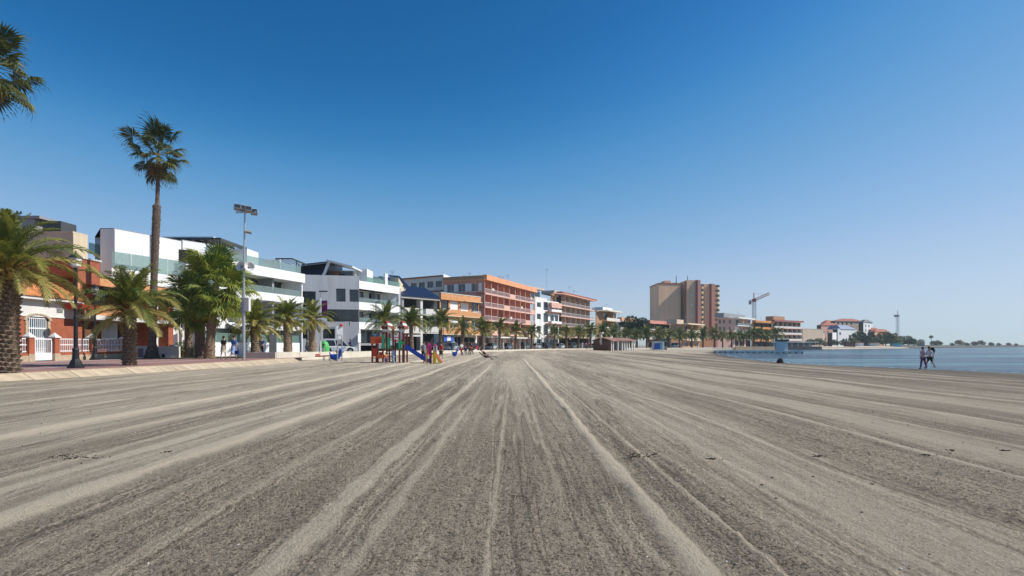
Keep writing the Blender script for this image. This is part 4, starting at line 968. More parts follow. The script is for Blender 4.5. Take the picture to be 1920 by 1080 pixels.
def tower():
    y = 290; b_root = empty('tower_block', (P(1235, y).x, y, .42), label='tall brown and cream tower block with curved corner balconies rising above the seafront', cat='tower block')
    ztop = Z(531, y)
    def px(v, yy=y): return P(v, yy).x
    def build(name, m, poly, z0, z1): q = MB(); q.prism(poly, z0, z1); return q.build(name, M[m], b_root, world=True)
    def rect(a, c, y0, y1): yl = y0-.22*(px(c, y0)-px(a, y0)); return [(px(a, yl), yl), (px(c, y0), y0), (px(c, y0), y1), (px(a, yl), y1)]
    build('side_wing', 'tower_brown', rect(1235, 1276, 290, 306), .42, ztop-.6); build('side_wing_coping', 'roof_red', rect(1234.5, 1276.5, 289.8, 306.2), ztop-.6, ztop-.1)
    build('stair_recess', 'beige', rect(1274, 1287, 296, 306), .42, ztop+.4); build('rear_wing', 'beige', rect(1262, 1338, 306.5, 318), .42, ztop-.5)
    build('main_wing', 'tower_brown', rect(1288, 1305, 288, 300), .42, ztop+1.3); build('plum_panel', 'purple_red', rect(1285, 1288, 288.4, 289.5), .42, ztop+.5)
    build('plum_panel', 'purple_red', rect(1305, 1308.5, 287.5, 289.5), .42, ztop+1.4); build('pink_panel', 'pink', rect(1308.5, 1313.5, 287.2, 289), .42, ztop+1.3)
    build('second_wing', 'tower_brown', rect(1321, 1331, 292, 303), .42, ztop-.2); build('plum_panel', 'purple_red', rect(1331, 1334.5, 291.6, 293.5), .42, ztop-.1); build('pink_panel', 'pink', rect(1334.5, 1340, 291.2, 293), .42, ztop-.2)
    build('roof_house', 'tower_brown', rect(1246, 1258, 293, 300), ztop-.2, ztop+1.6); build('roof_house', 'tower_cream', rect(1262, 1280, 296, 304), ztop-.2, ztop+.8)
    n = 12; fh = (ztop-3.0)/n
    me = {}
    for i in range(n):
        z = 2.6+fh*i
        # stair windows
        f = Face((px(1277, 295.5), 295.5), (px(1284, 295.85), 295.85)); fr = MB(); f.box(fr, 0, f.L, z+.4, z+2.2, 0, .06); fo = fr.build('window', M['midgrey'], b_root, world=True); q = MB(); f.box(q, .12, f.L-.12, z+.5, z+2.1, .06, .08); q.build('pane', M['glass'], fo, world=True)
        # curved balconies on both corners
        for (a, c, yy, m) in ((1313, 1320.5, 287, 0), (1340, 1350, 291, 1)):
            r = (px(c, yy)-px(a, yy))*.62; cx = px((a+c)/2, yy+1)
            q = MB(); q.lathe((cx, yy+3.2, z), [(r, 0), (r, 1.15), (r-.25, 1.15), (r-.25, .15)], 14); q.build('balcony', M['tower_cream'], b_root, world=True)
            q = MB(); q.prism([(px(a+.4, yy+3), yy+3), (px(c-.8, yy+3), yy+3), (px(c-.8, yy+3), yy+9), (px(a+.4, yy+3), yy+9)], z+1.2, z+fh); q.build('balcony_wall', M['tower_cream'], b_root, world=True)
            f2 = Face((px(a+1, yy+3), yy+2.98), (px(c-1.5, yy+3), yy+2.98)); q = MB(); f2.box(q, .2, f2.L-.1, z+1.2, z+fh-.3, 0, .05); q.build('balcony_door', M['glass'], b_root, world=True)
        f3 = Face((px(1292, 287.2), 287.2), (px(1304, 287.95), 287.95))
        if i % 2: q = MB(); f3.box(q, 1.3, 2.1, z+.9, z+2.0, 0, .06); q.build('window', M['offwhite'], b_root, world=True)
    for x in (1268, 1289): q = MB(); xx = px(x, 295); q.tube((xx, 295, ztop), (xx, 295, ztop+4.5), .25, .12, 6); q.build('mast', M['black_metal'], b_root, world=True)
    q = MB(); q.prism(rect(1300, 1352, 284, 292), .42, 5.5); q.build('podium', M['salmon'], b_root, world=True)
tower()
apartments('pale_flats', 'pale four storey flats with blue glass balconies left of the crane', P(1345, 250), P(1383, 250), P(1414, 266), 3, 3.8, 3.1, 'pale_pink', 'white', 'glass', 1.6, 3, 'pale_pink', 'offwhite', .3, side_w=(.15, .4, .75), roofbox=(-.5, .7, 1.8, 'midgrey'), win='midgrey')
apartments('orange_balcony_flats', 'orange flats with rows of arched balconies right of the crane', P(1413, 263), P(1416, 262), P(1450, 272), 3, 3.2, 2.8, 'brown_wood', 'orange', 'orange', 1.6, 4, 'orange', 'orange', .9)
apartments('cream_brown_flats', 'wide cream and brown flats with a roof storey beyond the green roofed hut', P(1449, 272), P(1452, 270), P(1504, 284), 3, 3.4, 3.0, 'beige', 'pale_pink', 'offwhite', 1.6, 6, 'beige', 'purple_red', .7, roofbox=(.1, .5, 2.6, 'brick_brown'))
def far_block(name, label, a, c, y, ztop, m, roof=None, wins=(), depth=14, cat='building', dy=9, flip=0):
    A = P(a, y); B = P(c, y+dy); b = Building(name, label, cat, (A[0]-.5, A[1]+4), A, B); f = b.front
    ops = [(f.L*u-.8, f.L*u+.8, z, z+1.5) for u, z in wins]
    b.body(.42, ztop, 'dark' if ops else m, .3 if ops else 0, 0, 'core' if ops else 'wall')
    if ops:
        f.wall(b.mb('wall', m), .42, ztop, ops)
        for o in ops: b.window(f, *o, frame='white', mull=1)
    if roof:
        lo = b.poly(0, 0, .5); cx_ = sum(p[0] for p in lo)/4; cy_ = sum(p[1] for p in lo)/4; q = MB()
        q.hexa([(p[0], p[1], ztop+.02) for p in lo], [(cx_+(p[0]-cx_)*.35, cy_+(p[1]-cy_)*.35, ztop+1.7) for p in lo]); q.build('roof', M[roof], b.root, world=True)
    else: b.slab(ztop, ztop+.25, m, .1, 'coping')
    return b
far_block('grey_warehouse', 'plain grey brown block between the cream flats and the reddish villa', 1505, 1544, 300, Z(617, 300), 'beige').finish()
b = far_block('reddish_villa', 'reddish stepped villa at the left end of the long ridge of houses', 1540, 1575, 330, Z(610, 330), 'pale_pink', 'roof_red', [(.2, 4), (.5, 4), (.8, 4), (.35, 8), (.7, 8)])
b.finish()
b = far_block('white_arched_villa', 'white villa with arched windows and a blue sloping roof above the far beach', 1571, 1606, 318, Z(617, 318), 'white', None, [(.12, 7), (.3, 3.6), (.45, 3.6), (.6, 3.6), (.78, 3.6), (.9, 3.6)])
f = b.front; q = MB(); q.hexa([(*f.pt(2.4, .3), Z(617, 318)), (*f.pt(f.L-.5, .3), Z(617, 318)), (*f.pt(f.L-.5, -8), Z(617, 318)), (*f.pt(2.4, -8), Z(617, 318))], [(*f.pt(3.2, -2.2), Z(609, 318)), (*f.pt(f.L*.75, -2.2), Z(609.5, 318)), (*f.pt(f.L*.75, -6), Z(609, 318)), (*f.pt(3.2, -6), Z(609, 318))]); q.build('roof', mat('slate_blue_roof', (.16, .20, .33), .6, .1), b.root, world=True); b.finish()
b = far_block('long_brown_block', 'long brown rendered block rising behind the white villa', 1566, 1620, 352, Z(602, 352), 'beige', 'roof_red', [(u, z) for z in (8.5, 11.5, 14) for u in (.1, .25, .4, .55)]); b.finish()
b = far_block('white_gable_block', 'white end wall with four rows of paired windows on the far brown block', 1619, 1636, 346, Z(604, 346), 'white', 'darkgrey', [(u, z) for z in (3, 6.3, 9.4, 12.3) for u in (.25, .6)]); b.finish()
b = far_block('stepped_pink_house', 'small pink stepped house right of the white end wall', 1634, 1650, 350, Z(619, 350), 'pale_pink', 'roof_red', [(.3, 4), (.7, 4), (.5, 7)]); b.finish()
b = far_block('ochre_house', 'small ochre house with low roof above the far trees', 1649, 1668, 356, Z(622, 356), 'cream', 'roof_red'); b.finish()
b = far_block('grey_flat_roofed_shed', 'long grey flat roofed building at the foot of the far thin crane', 1678, 1696, 390, Z(630, 390), 'midgrey'); b.finish()

far_block('pale_gabled_house', 'pale gabled house between the grey warehouse and the reddish villa', 1532, 1546, 322, Z(622, 322), 'offwhite', 'roof_red', [(.25, 3), (.7, 3), (.5, 6)]).finish()
far_block('tall_red_roof_house', 'taller house with red hipped roof behind the reddish villa', 1548, 1566, 350, Z(605, 350), 'beige', 'roof_red', [(.2, 9), (.5, 9), (.8, 9), (.35, 12)]).finish()
far_block('white_corner_house', 'small white house tucked left of the white arched villa', 1561, 1572, 312, Z(624, 312), 'white', None, [(.3, 3), (.7, 3)]).finish()
far_block('pink_row_house', 'pink row house stepping down behind the far trees', 1640, 1655, 340, Z(622, 340), 'salmon', 'roof_red', [(.2, 3), (.5, 3), (.8, 3)]).finish()
far_block('white_row_house', 'low white row house at the right end of the ridge of houses', 1657, 1672, 350, Z(627, 350), 'offwhite', 'roof_red', [(.3, 2.6), (.7, 2.6)]).finish()
def air_conditioners():
    """wall units hung on the blank side walls"""
    for px, d, z in ((620, 87.7, 4.6), (652, 87.7, 4.55), (571, 87.7, 9.9), (600, 87.7, 6.3)):
        x = P(px, d).x; r = empty('air_conditioner', (x, d, z), label={620: 'white wall unit over the low dark window of the shade-toned side wall', 652: 'white wall unit near the lower corner of the shade-toned side wall', 571: 'white wall unit at the upper left of the shade-toned side wall', 600: 'white wall unit left of the long dark window band'}[px], cat='air conditioner')
        q = MB(); q.box(-.42, .42, 0, .3, 0, .6); q.build('housing', M['offwhite'], r); q = MB(); q.tube((.1, -.012, .3), (.1, .002, .3), .22, .22, 12); q.build('fan_grille', M['darkgrey'], r)
air_conditioners()

# ------------------------------------------------------------------ vegetation
def frond_mesh(L, e0, droop, n=34, wl=.5, lw=.045, seed=0, side=1.0):
    rnd = random.Random(seed); mb = MB(); S = 12; pts = []; x = z = 0; y = 0; ph = rnd.uniform(-.12, .12)
    for i in range(S+1):
        t = i/S; pts.append(Vector((x, y, z))); a = R(e0)-R(droop)*t**1.35; x += math.cos(a)*L/S; z += math.sin(a)*L/S; y += ph*L/S*t
    for i in range(S):
        r0 = .045*(1-i/S)+.008; r1 = .045*(1-(i+1)/S)+.008; a, b = pts[i], pts[i+1]; n_ = Vector((0, 1, 0))
        mb.quad(a-n_*r0, a+n_*r0, b+n_*r1, b-n_*r1)
        up = Vector((0, 0, 1)); mb.quad(a-up*r0, a+up*r0*.2, b+up*r1*.2, b-up*r1)
    for k in range(n):
        t = .14+.86*(k+.5)/n; f = t*S; i = min(int(f), S-1); p = pts[i].lerp(pts[i+1], f-i); d = (pts[min(i+1, S)]-pts[i]).normalized()
        up = Vector((-d.z, 0, d.x))
        for s in (-1, 1):
            l = wl*(math.sin(math.pi*min(1, t*.86+.13))**.6)*rnd.uniform(.8, 1.1)+.08; fw = .55+.9*t
            dr = (Vector((0, s, 0))+d*fw*side+up*rnd.uniform(.1, .55)).normalized(); mid = p+dr*l*.55; tip = p+dr*l+Vector((0, 0, -l*rnd.uniform(.12, .4)))
            w = d*lw*.5
            mb.quad(p-w*.6, p+w*.6, mid+w, mid-w); mb.tri(mid-w, mid+w, tip)
    return mb.mesh('frond')
def fan_mesh(pl, fr, seed=0, dry=False, n=26):
    rnd = random.Random(seed); mb = MB(); sag = .12*pl
    P0, P1 = Vector((0, 0, 0)), Vector((pl, 0, -sag)); mb.path([P0, Vector((pl*.5, 0, -sag*.1)), P1], [.03, .022, .016], 4, False)
    c = P1; span = R(125)
    for k in range(n):
        a = -span+2*span*k/(n-1); l = fr*(1-.22*abs(a)/span)*rnd.uniform(.88, 1.08); da = span/n*1.05
        fold = rnd.uniform(-.05, .05); cup = .28*math.cos(a)
        def pt(an, r, dz): return c+Vector((math.cos(an)*r, math.sin(an)*r, dz))
        droop = rnd.uniform(.45, .95)*(1.6 if dry else 1)
        m1 = l*.55; z1 = cup*m1*.3+fold; i0 = pt(a-da*.9, l*.1, 0); i1 = pt(a+da*.9, l*.1, .0)
        a1 = pt(a-da*.95, m1, z1-.04); a2 = pt(a+da*.95, m1, z1-.04); am = pt(a, m1, z1+.03); b = pt(a+rnd.uniform(-.05, .05), l*.85, z1-droop*l*.28); e = pt(a+rnd.uniform(-.1, .1), l*.98, z1-droop*l*.75)
        mb.quad(c, a1, am, c+(am-c)*.02); mb.quad(c, c+(am-c)*.02, am, a2); mb.tri(a1, b, am); mb.tri(am, b, a2)
        w = (a2-a1)*.22; mb.tri(b-w, b+w, e)
    return mb.mesh('frond')
def trunk_mesh(pts, rads, rows, n=28, scale=.1, kind='date', seed=0):
    """bark of overlapping cut leaf bases"""
    rnd = np.random.RandomState(seed); pts = [Vector(p) for p in pts]; cum = [0]
    for a, b in zip(pts[:-1], pts[1:]): cum.append(cum[-1]+(b-a).length)
    L = cum[-1]; v = []; f = []; k = 11 if kind == 'date' else 9; rh = .17 if kind == 'date' else .10
    jit = rnd.uniform(.55, 1.3, (int(L/rh)+3, k))
    for i in range(rows+1):
        s = L*i/rows; j = min(max(np.searchsorted(cum, s)-1, 0), len(pts)-2); t = (s-cum[j])/(cum[j+1]-cum[j]); p = pts[j].lerp(pts[j+1], t); r = rads[j]+(rads[j+1]-rads[j])*t
        for q in range(n):
            an = 2*math.pi*q/n; row = s/rh+an/(2*math.pi)*2; ri = int(row); fr = row-ri; ca = (an/(2*math.pi)*k+.5*(ri % 2)) % k; ci = int(ca) % k; fc = ca-int(ca)
            bump = (fr**1.2)*(1-abs(fc*2-1)**2.2)*jit[ri % len(jit), ci]
            rr = r+scale*bump*(r if kind != 'date' else .42)-scale*.12
            v.append((p.x+math.cos(an)*rr, p.y+math.sin(an)*rr, p.z))
    for i in range(rows):
        for q in range(n): j = (q+1) % n; f.append((i*n+q, i*n+j, (i+1)*n+j, (i+1)*n+q))
    f.append(tuple(range(rows*n, rows*n+n))); me = bpy.data.meshes.new('trunk'); me.from_pydata(v, [], f); me.update(); return me
FRONDS = {}
def fr_set(key, L, n, lw, wl=.5):
    FRONDS[key] = [[frond_mesh(L*a, e, d, n, wl, lw, seed=i*7+j*31) for j in range(2)] for i, (a, e, d) in enumerate(((.8, 84, 40), (.95, 68, 75), (1.0, 48, 92), (1.0, 28, 92), (.95, 6, 75), (.8, -20, 50)))]
fr_set('near', 3.0, 44, .055, .55); fr_set('mid', 3.3, 28, .10, .6); fr_set('far', 3.4, 13, .24, .7)
_trunks = {}
def add_fronds(root, key, count, c, m, mlow, s=1.0, seed=0, low=.5, wind=0):
    rnd = random.Random(seed); ms = FRONDS[key]
    for i in range(count):
        t = (i+.5)/count; cl = min(5, int(t**.85*(5.4 if low < .9 else 6))); me = ms[cl][i % 2]
        o = bpy.data.objects.new('frond', me); COL.objects.link(o); o.parent = root
        if not me.materials: me.materials.append(m)
        o.material_slots[0].link = 'OBJECT'; o.material_slots[0].material = mlow if (t > .80 or (t > .6 and rnd.random() < low)) else m
        az = i*2.39996+rnd.uniform(-.25, .25)
        o.location = (c[0]+math.cos(az)*.12*t, c[1]+math.sin(az)*.12*t, c[2]-.35*t); o.rotation_euler = (rnd.uniform(-.35, .35), rnd.uniform(-.14, .14), az); k = s*rnd.uniform(.82, 1.1); o.scale = (k, k, k)
def leaf_bases(root, c, r, n=46, s=1.0, seed=3):
    rnd = random.Random(seed); mb = MB()
    for i in range(n):
        az = i*2.39996; t = i/n; p = Vector((c[0]+math.cos(az)*r*(.6+.4*t), c[1]+math.sin(az)*r*(.6+.4*t), c[2]-.1-.75*t*s)); d = Vector((math.cos(az), math.sin(az), 1.1-.5*t)).normalized(); l = rnd.uniform(.22, .5)*s
        sd = Vector((-math.sin(az), math.cos(az), 0))*.085*s; q = p+d*l; mb.quad(p-sd, p+sd, q+sd*.4, q-sd*.4); n_ = Vector((math.cos(az), math.sin(az), 0))*.05; mb.quad(p-sd, p+n_, q+n_*.6, q-sd*.4); mb.quad(p+n_, p+sd, q+sd*.4, q+n_*.6)
    o = mb.build('leaf_bases', M['frond_gold'], root); tag(o, kind='stuff'); return o
def date_palm(x, y, z, top, r, label, key='mid', count=42, s=1.0, lean=(0, 0), seed=0, group=None, m='frond', mlow='frond_low', tm='trunk', low=.5):
    root = empty('date_palm', (x, y, z), label=label, cat='palm tree', group=group); h = top-z
    near = key == 'near'
    me = trunk_mesh([(0, 0, -.1), (lean[0]*.3, lean[1]*.3, h*.35), (lean[0], lean[1], h)], [r*1.12, r*.94, r*.98], int(h/(.03 if near else .06)), 40 if near else 20, .36 if near else .25, seed=seed)
    mesh_obj('trunk', me, M[tm], root); leaf_bases(root, (lean[0], lean[1], h+.35), r*1.02, 60 if near else 30, 1.0, seed)
    add_fronds(root, key, count, (lean[0], lean[1], h+.2), M[m], M[mlow], s, seed, low); return root

near_palms = [(14, 21.7, 4.45, .35, 'near', 46, 1.0, 'stout date palm with thick scaly trunk beside the black lamp post at the promenade edge', 'frond', .8),
              (243, 30.0, 3.5, .30, 'near', 50, .98, 'date palm with drooping golden lower fronds between the white fence and the tall palm', 'frond', .8),
              (354, 49, 4.4, .30, 'mid', 40, .85, 'date palm half hidden behind the bushy fan palms', 'frond_dark', .4),
              (480, 49, 3.3, .42, 'mid', 46, .82, 'short date palm with smooth bottle shaped trunk beside the floodlight mast', 'frond', .5),
              (540, 57, 4.1, .42, 'mid', 46, .84, 'date palm standing behind the corner of the low beach wall', 'frond', .5),
              (585, 61, 4.2, .38, 'mid', 46, .84, 'date palm between the low wall corner and the purple bannered lamp', 'frond', .5)]
for i, (px, d, top, r, key, cnt, s, lab, m, low) in enumerate(near_palms):
    date_palm(P(px, d).x, d, .48, top, r, lab, key, cnt, s, lean=(random.uniform(-.1, .1), 0), seed=i+1, m=m, low=low, tm='trunk' if i < 3 else 'trunk_light')

OFFLINE = [(-16.9, 50)]+EDGE[6:13]
def d_at(px, off):
    """where a sight line in this column meets the row that runs 'off' metres inside the beach wall"""
    k = (px-960)/F
    for (x0, y0), (x1, y1) in zip(OFFLINE[:-1], OFFLINE[1:]):
        dx, dy = x1-x0, y1-y0; L = math.hypot(dx, dy); nx, ny = -dy/L, dx/L; ax, ay = x0+nx*off, y0+ny*off
        den = dx-k*dy
        if abs(den) < 1e-6: continue
        t = (k*ay-ax)/den
        if -.02 <= t <= 1.02: return ay+dy*t
    return None
landmarks = {720: 'behind the red and green climbing frame', 772: 'behind the blue slide', 825: 'behind the pink and yellow slide', 867: 'between the silver car and the red car', 905: 'right of the red parked car', 937: 'in front of the pink hotel corner',
             967: 'in front of the pink hotel entrance', 997: 'at the far end of the pink hotel', 1040: 'in front of the narrow white house', 1062: 'in front of the near side of the terracotta roofed flats', 1085: 'in front of the middle of the terracotta roofed flats'}
for i, (px, txt) in enumerate(landmarks.items()):
    d = d_at(px, 2.4); big = px < 840
    date_palm(P(px, d).x, d, .48, 4.6+(i % 3)*.2 if big else 4.55+random.uniform(-.2, .3), .30, 'promenade date palm '+txt, 'mid' if px < 900 else 'far', 40 if big else 32, 1.0 if big else .9, lean=(random.uniform(-.15, .15), 0), seed=20+i, group='date palms along the beach wall', m='frond_dark', low=.25, tm='trunk')
# farther palms share a joined crown
def crown_mesh(key, count, s, seed):
    rnd = random.Random(seed); vs = []; fs = []
    for i in range(count):
        t = (i+.5)/count; cl = min(5, int(t**.85*5.6)); me = FRONDS[key][cl][i % 2]; az = i*2.39996+rnd.uniform(-.3, .3)
        mt = Matrix.Translation((0, 0, -.3*t)) @ Matrix.Rotation(az, 4, 'Z') @ Matrix.Rotation(rnd.uniform(-.3, .3), 4, 'X') @ Matrix.Scale(s*rnd.uniform(.85, 1.1), 4); b = len(vs)
        vs += [tuple(mt @ v.co) for v in me.vertices]; fs += [tuple(b+q for q in p.vertices) for p in me.polygons]
    me = bpy.data.meshes.new('crown'); me.from_pydata(vs, [], fs); me.update(); return me
crowns = [crown_mesh('far', 40, 1.0, k) for k in range(3)]
tr_far = [trunk_mesh([(0, 0, -.1), (.05*k, 0, 2), (.1*k-.1, 0, 4.3)], [.3, .25, .28], 40, 10, .3, seed=k) for k in range(3)]
px_far = [1107, 1128, 1150, 1172, 1193, 1213, 1235, 1255, 1275, 1297, 1318, 1340, 1355, 1372, 1388, 1400, 1413, 1427, 1440, 1455]
wh = {1107: 'behind the left end of the brown kiosk', 1128: 'behind the white post of the brown kiosk', 1150: 'behind the middle of the brown kiosk', 1172: 'behind the right end of the brown kiosk', 1193: 'just right of the brown kiosk', 1213: 'left of the blue and white booth', 1235: 'directly behind the blue and white booth', 1255: 'right of the blue and white booth',
      1275: 'in front of the brown corner flats', 1297: 'in front of the cream balconies of the corner flats', 1318: 'at the foot of the tower', 1340: 'right of the tower foot'}
for i, px in enumerate(px_far):
    d = d_at(px, 2.6)
    if d is None: continue
    k_ = [q for q in px_far if q not in wh]; lab = 'distant date palm '+wh[px] if px in wh else 'distant date palm behind the jetty, '+['first', 'second', 'third', 'fourth', 'fifth', 'sixth', 'seventh', 'eighth'][k_.index(px)]+' from the tower'
    r = empty('date_palm', (P(px, d).x, d, .48), label=lab, cat='palm tree', group='distant date palms behind the jetty' if px not in wh else 'date palms along the far beach wall')
    k = i % 3; mesh_obj('trunk', tr_far[k], M['trunk'], r); mesh_obj('crown', crowns[k], M['frond_dark'], r, (0, 0, 4.4)); sc = random.uniform(.88, 1.12); r.scale = (sc, sc, sc); r.rotation_euler.z = random.uniform(0, 6)

# fan palms
FAN = [fan_mesh(pl_, fr_, k) for k, (pl_, fr_) in enumerate(((.9, 1.25), (1.35, 1.15), (1.15, 1.35), (1.6, 1.05)))]; FANDRY = [fan_mesh(1.0, 1.1, k+9, True) for k in range(2)]
def fan_palm(x, y, z, pts, rads, count, label, s, m='fan', dry=8, seed=0, tm='trunk_tall', rows=None, e_hi=82, e_lo=-55):
    rnd = random.Random(seed); root = empty('fan_palm', (x, y, z), label=label, cat='palm tree'); L = sum((Vector(b)-Vector(a)).length for a, b in zip(pts[:-1], pts[1:]))
    mesh_obj('trunk', trunk_mesh(pts, rads, rows or int(L/.045), 24, .30, 'fan', seed), M[tm], root); c = Vector(pts[-1])
    for i in range(count+dry):
        isdry = i >= count; t = (i+.5)/count; me = (FANDRY if isdry else FAN)[i % (2 if isdry else 4)]; o = bpy.data.objects.new('frond', me); COL.objects.link(o); o.parent = root
        mm = M['fan_dry'] if isdry else M[m]
        if not me.materials: me.materials.append(mm)
        o.material_slots[0].link = 'OBJECT'; o.material_slots[0].material = mm
        el = R(-60-rnd.uniform(0, 22)) if isdry else R(e_hi+(e_lo-e_hi)*t+rnd.uniform(-9, 9)); az = i*2.39996+rnd.uniform(-.3, .3); k = s*rnd.uniform(.78, 1.12)*(.8 if isdry else 1)
        o.location = c+Vector((0, 0, .15-.5*min(t, 1))); o.rotation_mode = 'XYZ'; o.rotation_euler = (rnd.uniform(-.5, .5), -el, az); o.scale = (k, k, k)
    return root
x0 = P(285, 45).x
xt = P(297, 45).x
fan_palm(x0, 45, .45, [(0, 0, -.1), (0, 0, .35), (.02, 0, 1.2), (P(289, 45).x-x0, 0, 6.5), (P(292, 45).x-x0, 0, 10), (P(294, 45).x-x0, 0, 12.1), (P(295, 45).x-x0, 0, 12.3), (xt-x0, 0, 16.3)], [.60, .48, .29, .26, .29, .29, .17, .14], 23, 'very tall slender fan palm rising high above the white villa', 1.12, 'fan_dark', 12, 5, e_lo=-60)
fan_palm(P(-24, 30).x, 30, .45, [(0, 0, -.1), (.05, 0, 1.2), (.1, 0, 8), (.35, 0, 15.9)], [.6, .4, .35, .2], 24, 'tall fan palm mostly cut off by the edge of the view', .98, 'fan_dark', 12, 6, e_lo=-60)
fan_palm(P(392, 44.5).x, 44.5, .46, [(0, 0, -.1), (.1, 0, 1.5), (.35, 0, 4.0), (.55, 0, 5.9)], [.42, .34, .30, .24], 46, 'bushy bright green fan palm with leaning trunk left of the walking women', 1.38, 'fan', 6, 7, 'trunk_light', e_lo=-60)
fan_palm(P(377, 45.6).x, 45.6, .46, [(0, 0, -.1), (-.1, 0, 2), (-.6, 0, 4.6)], [.40, .36, .28], 34, 'lower darker fan palm crossing behind the bushy one', 1.25, 'fan', 6, 8, 'trunk', e_lo=-50)

def leaf_cloud(lobes, n, size, seed=0):
    rnd = random.Random(seed); mb = MB(); tot = sum(l[3]*l[4] for l in lobes)
    for (cx, cy, cz, rx, rz) in lobes:
        for i in range(int(n*rx*rz/tot)):
            while True:
                v = Vector((rnd.uniform(-1, 1), rnd.uniform(-1, 1), rnd.uniform(-1, 1)))
                if .35 < v.length < 1: break
            v = v*(v.length**-.35)
            if vn(v*2.3, seed) < .40: continue
            p = Vector((cx+v.x*rx, cy+v.y*rx, cz+v.z*rz)); a = Vector((rnd.uniform(-1, 1), rnd.uniform(-1, 1), rnd.uniform(-.6, .6))).normalized(); b = a.cross(Vector((rnd.uniform(-1, 1), rnd.uniform(-1, 1), rnd.uniform(-1, 1)))).normalized(); s = size*rnd.uniform(.5, 1.2)
            mb.quad(p-a*s, p-b*s*.6, p+a*s, p+b*s*.6)
    return mb.mesh('crown')
def vn(v, seed): return float(vnoise(np.array([v.x+v.z*.7+10]), np.array([v.y-v.z*.5+20]), seed)[0])
def broad_tree(name, x, y, z, lobes, n, size, label, m='leaf', trunk=(.3, 3), group=None, seed=0, cat='tree', mesh=None):
    r = empty(name, (x, y, z), label=label, cat=cat, group=group); t = MB(); h = trunk[1]
    t.path([(0, 0, -.2), (.1, 0, h*.5), (0, 0, h)], [trunk[0], trunk[0]*.8, trunk[0]*.6], 8)
    for l in lobes[:4]: t.path([(0, 0, h*.8), (l[0]*.6, l[1]*.6, (h+l[2])/2), (l[0]*.8, l[1]*.8, l[2])], [trunk[0]*.5, trunk[0]*.3, trunk[0]*.12], 6)
    t.build('trunk', M['bark'], r); mesh_obj('crown', mesh or leaf_cloud(lobes, n, size, seed), M[m], r); return r
d = 203
broad_tree('round_tree', P(1194, d).x, d, .42, [(-1.8, 0, 9.2, 2.8, 2.6), (2.0, 0, 8.6, 2.6, 2.5), (-.5, 0, 6, 3.6, 2.8), (2.6, 0, 5.4, 2.4, 2.2), (-3.2, 0, 6.8, 1.8, 1.8), (.3, 0, 8, 2.6, 2.4)], 7500, .34, 'large dark round evergreen tree standing left of the pink house', 'leaf', (.4, 4), seed=4)
tm = [leaf_cloud([(-1.6, 0, 3.4, 2.2, 1.9), (1.7, 0, 3.1, 2.1, 1.8), (0, .5, 4.6, 2.0, 1.6), (0, 0, 2.6, 2.6, 1.6)], 1500, .38, 30+k) for k in range(3)]
for i, (px, d, s, m, lab) in enumerate(((1600, 296, 1.0, 'leaf_olive', 'olive green tree below the white arched villa'), (1583, 292, .8, 'leaf', 'small tree at the left foot of the white arched villa'), (1613, 300, 1.7, 'leaf', 'dark tree between the white villa and the white end wall'), (1631, 300, 1.2, 'leaf_olive', 'tree below the four rows of paired windows'),
    (1646, 300, 1.1, 'leaf_olive', 'tree below the stepped pink house'), (1660, 304, 1.7, 'leaf_olive', 'broad olive tree below the ochre house'), (1674, 310, 1.6, 'leaf_olive', 'broad tree left of the foot of the thin crane'), (1690, 318, 1.2, 'leaf', 'tree in front of the grey flat roofed building'), (1703, 326, 1.3, 'leaf_olive', 'tree right of the grey flat roofed building'),
    (1714, 332, .9, 'leaf', 'last low tree before the watch tower'), (1564, 296, .8, 'leaf', 'small tree right of the reddish villa'), (1520, 270, .8, 'leaf_olive', 'low tree in front of the grey warehouse'), (1536, 270, .9, 'leaf', 'low tree at the right corner of the grey warehouse'))):
    broad_tree('shore_tree', P(px, d).x, d, .42, [(0, 0, 3, 1, 1)], 0, 1, lab, m, (.2, 2), 'trees behind the far beach', cat='tree', mesh=tm[i % 3]).scale = (s*.95, s*.8, s*.78)
spit = [(1764, 370, .7), (1772, 372, .75), (1798, 390, .45), (1812, 392, .85), (1826, 395, .5), (1840, 398, .65), (1853, 400, .8), (1872, 404, .55), (1886, 408, .45), (1905, 412, .5), (1919, 416, .4)]
for i, (px, d, s) in enumerate(spit):
    x = P(px, d).x; o = broad_tree('spit_tree', x, d+6, .3, [(0, 0, 3, 1, 1)], 0, 1, 'low dark tree on the distant spit, '+['first', 'second', 'third', 'fourth', 'fifth', 'sixth', 'seventh', 'eighth', 'ninth', 'tenth', 'last'][i]+' along it from the lone palm', 'leaf', (.2, 2), 'low trees on the distant spit', cat='tree', mesh=tm[i % 3]); o.scale = (s*1.1, s, s*.9)
r = empty('fan_palm', (P(1746, 372).x, 372, .4), label='lone slim palm standing by itself right of the watch tower', cat='palm tree')
t = MB(); t.path([(0, 0, 0), (.1, 0, 4), (0, 0, 6.0)], [.25, .15, .14], 6); t.build('trunk', M['bark'], r); mesh_obj('crown', leaf_cloud([(0, 0, 6.2, 1.15, .95)], 300, .35, 3), M['leaf'], r)

def bush_mesh(n, size, seed, rx=.8, rz=.6): return leaf_cloud([(0, 0, rz*.8, rx, rz), (rx*.6, 0, rz*.6, rx*.7, rz*.8)], n, size, seed)
for px, d, s, lab in ((322, 53, 1.1, 'leafy green bush beside the dark waste bin'), (340, 54, 1.3, 'green garden bush behind the date palm stem'), (412, 73, 1.0, 'shrub on the roof terrace of the white block')):
    x = P(px, d).x; z = .45 if d < 60 else 9.85
    r = empty('bush', (x, d, z), label=lab, cat='bush'); mesh_obj('foliage', bush_mesh(900, .09, int(px)), M['leaf_olive'], r); r.scale = (s, s, s)

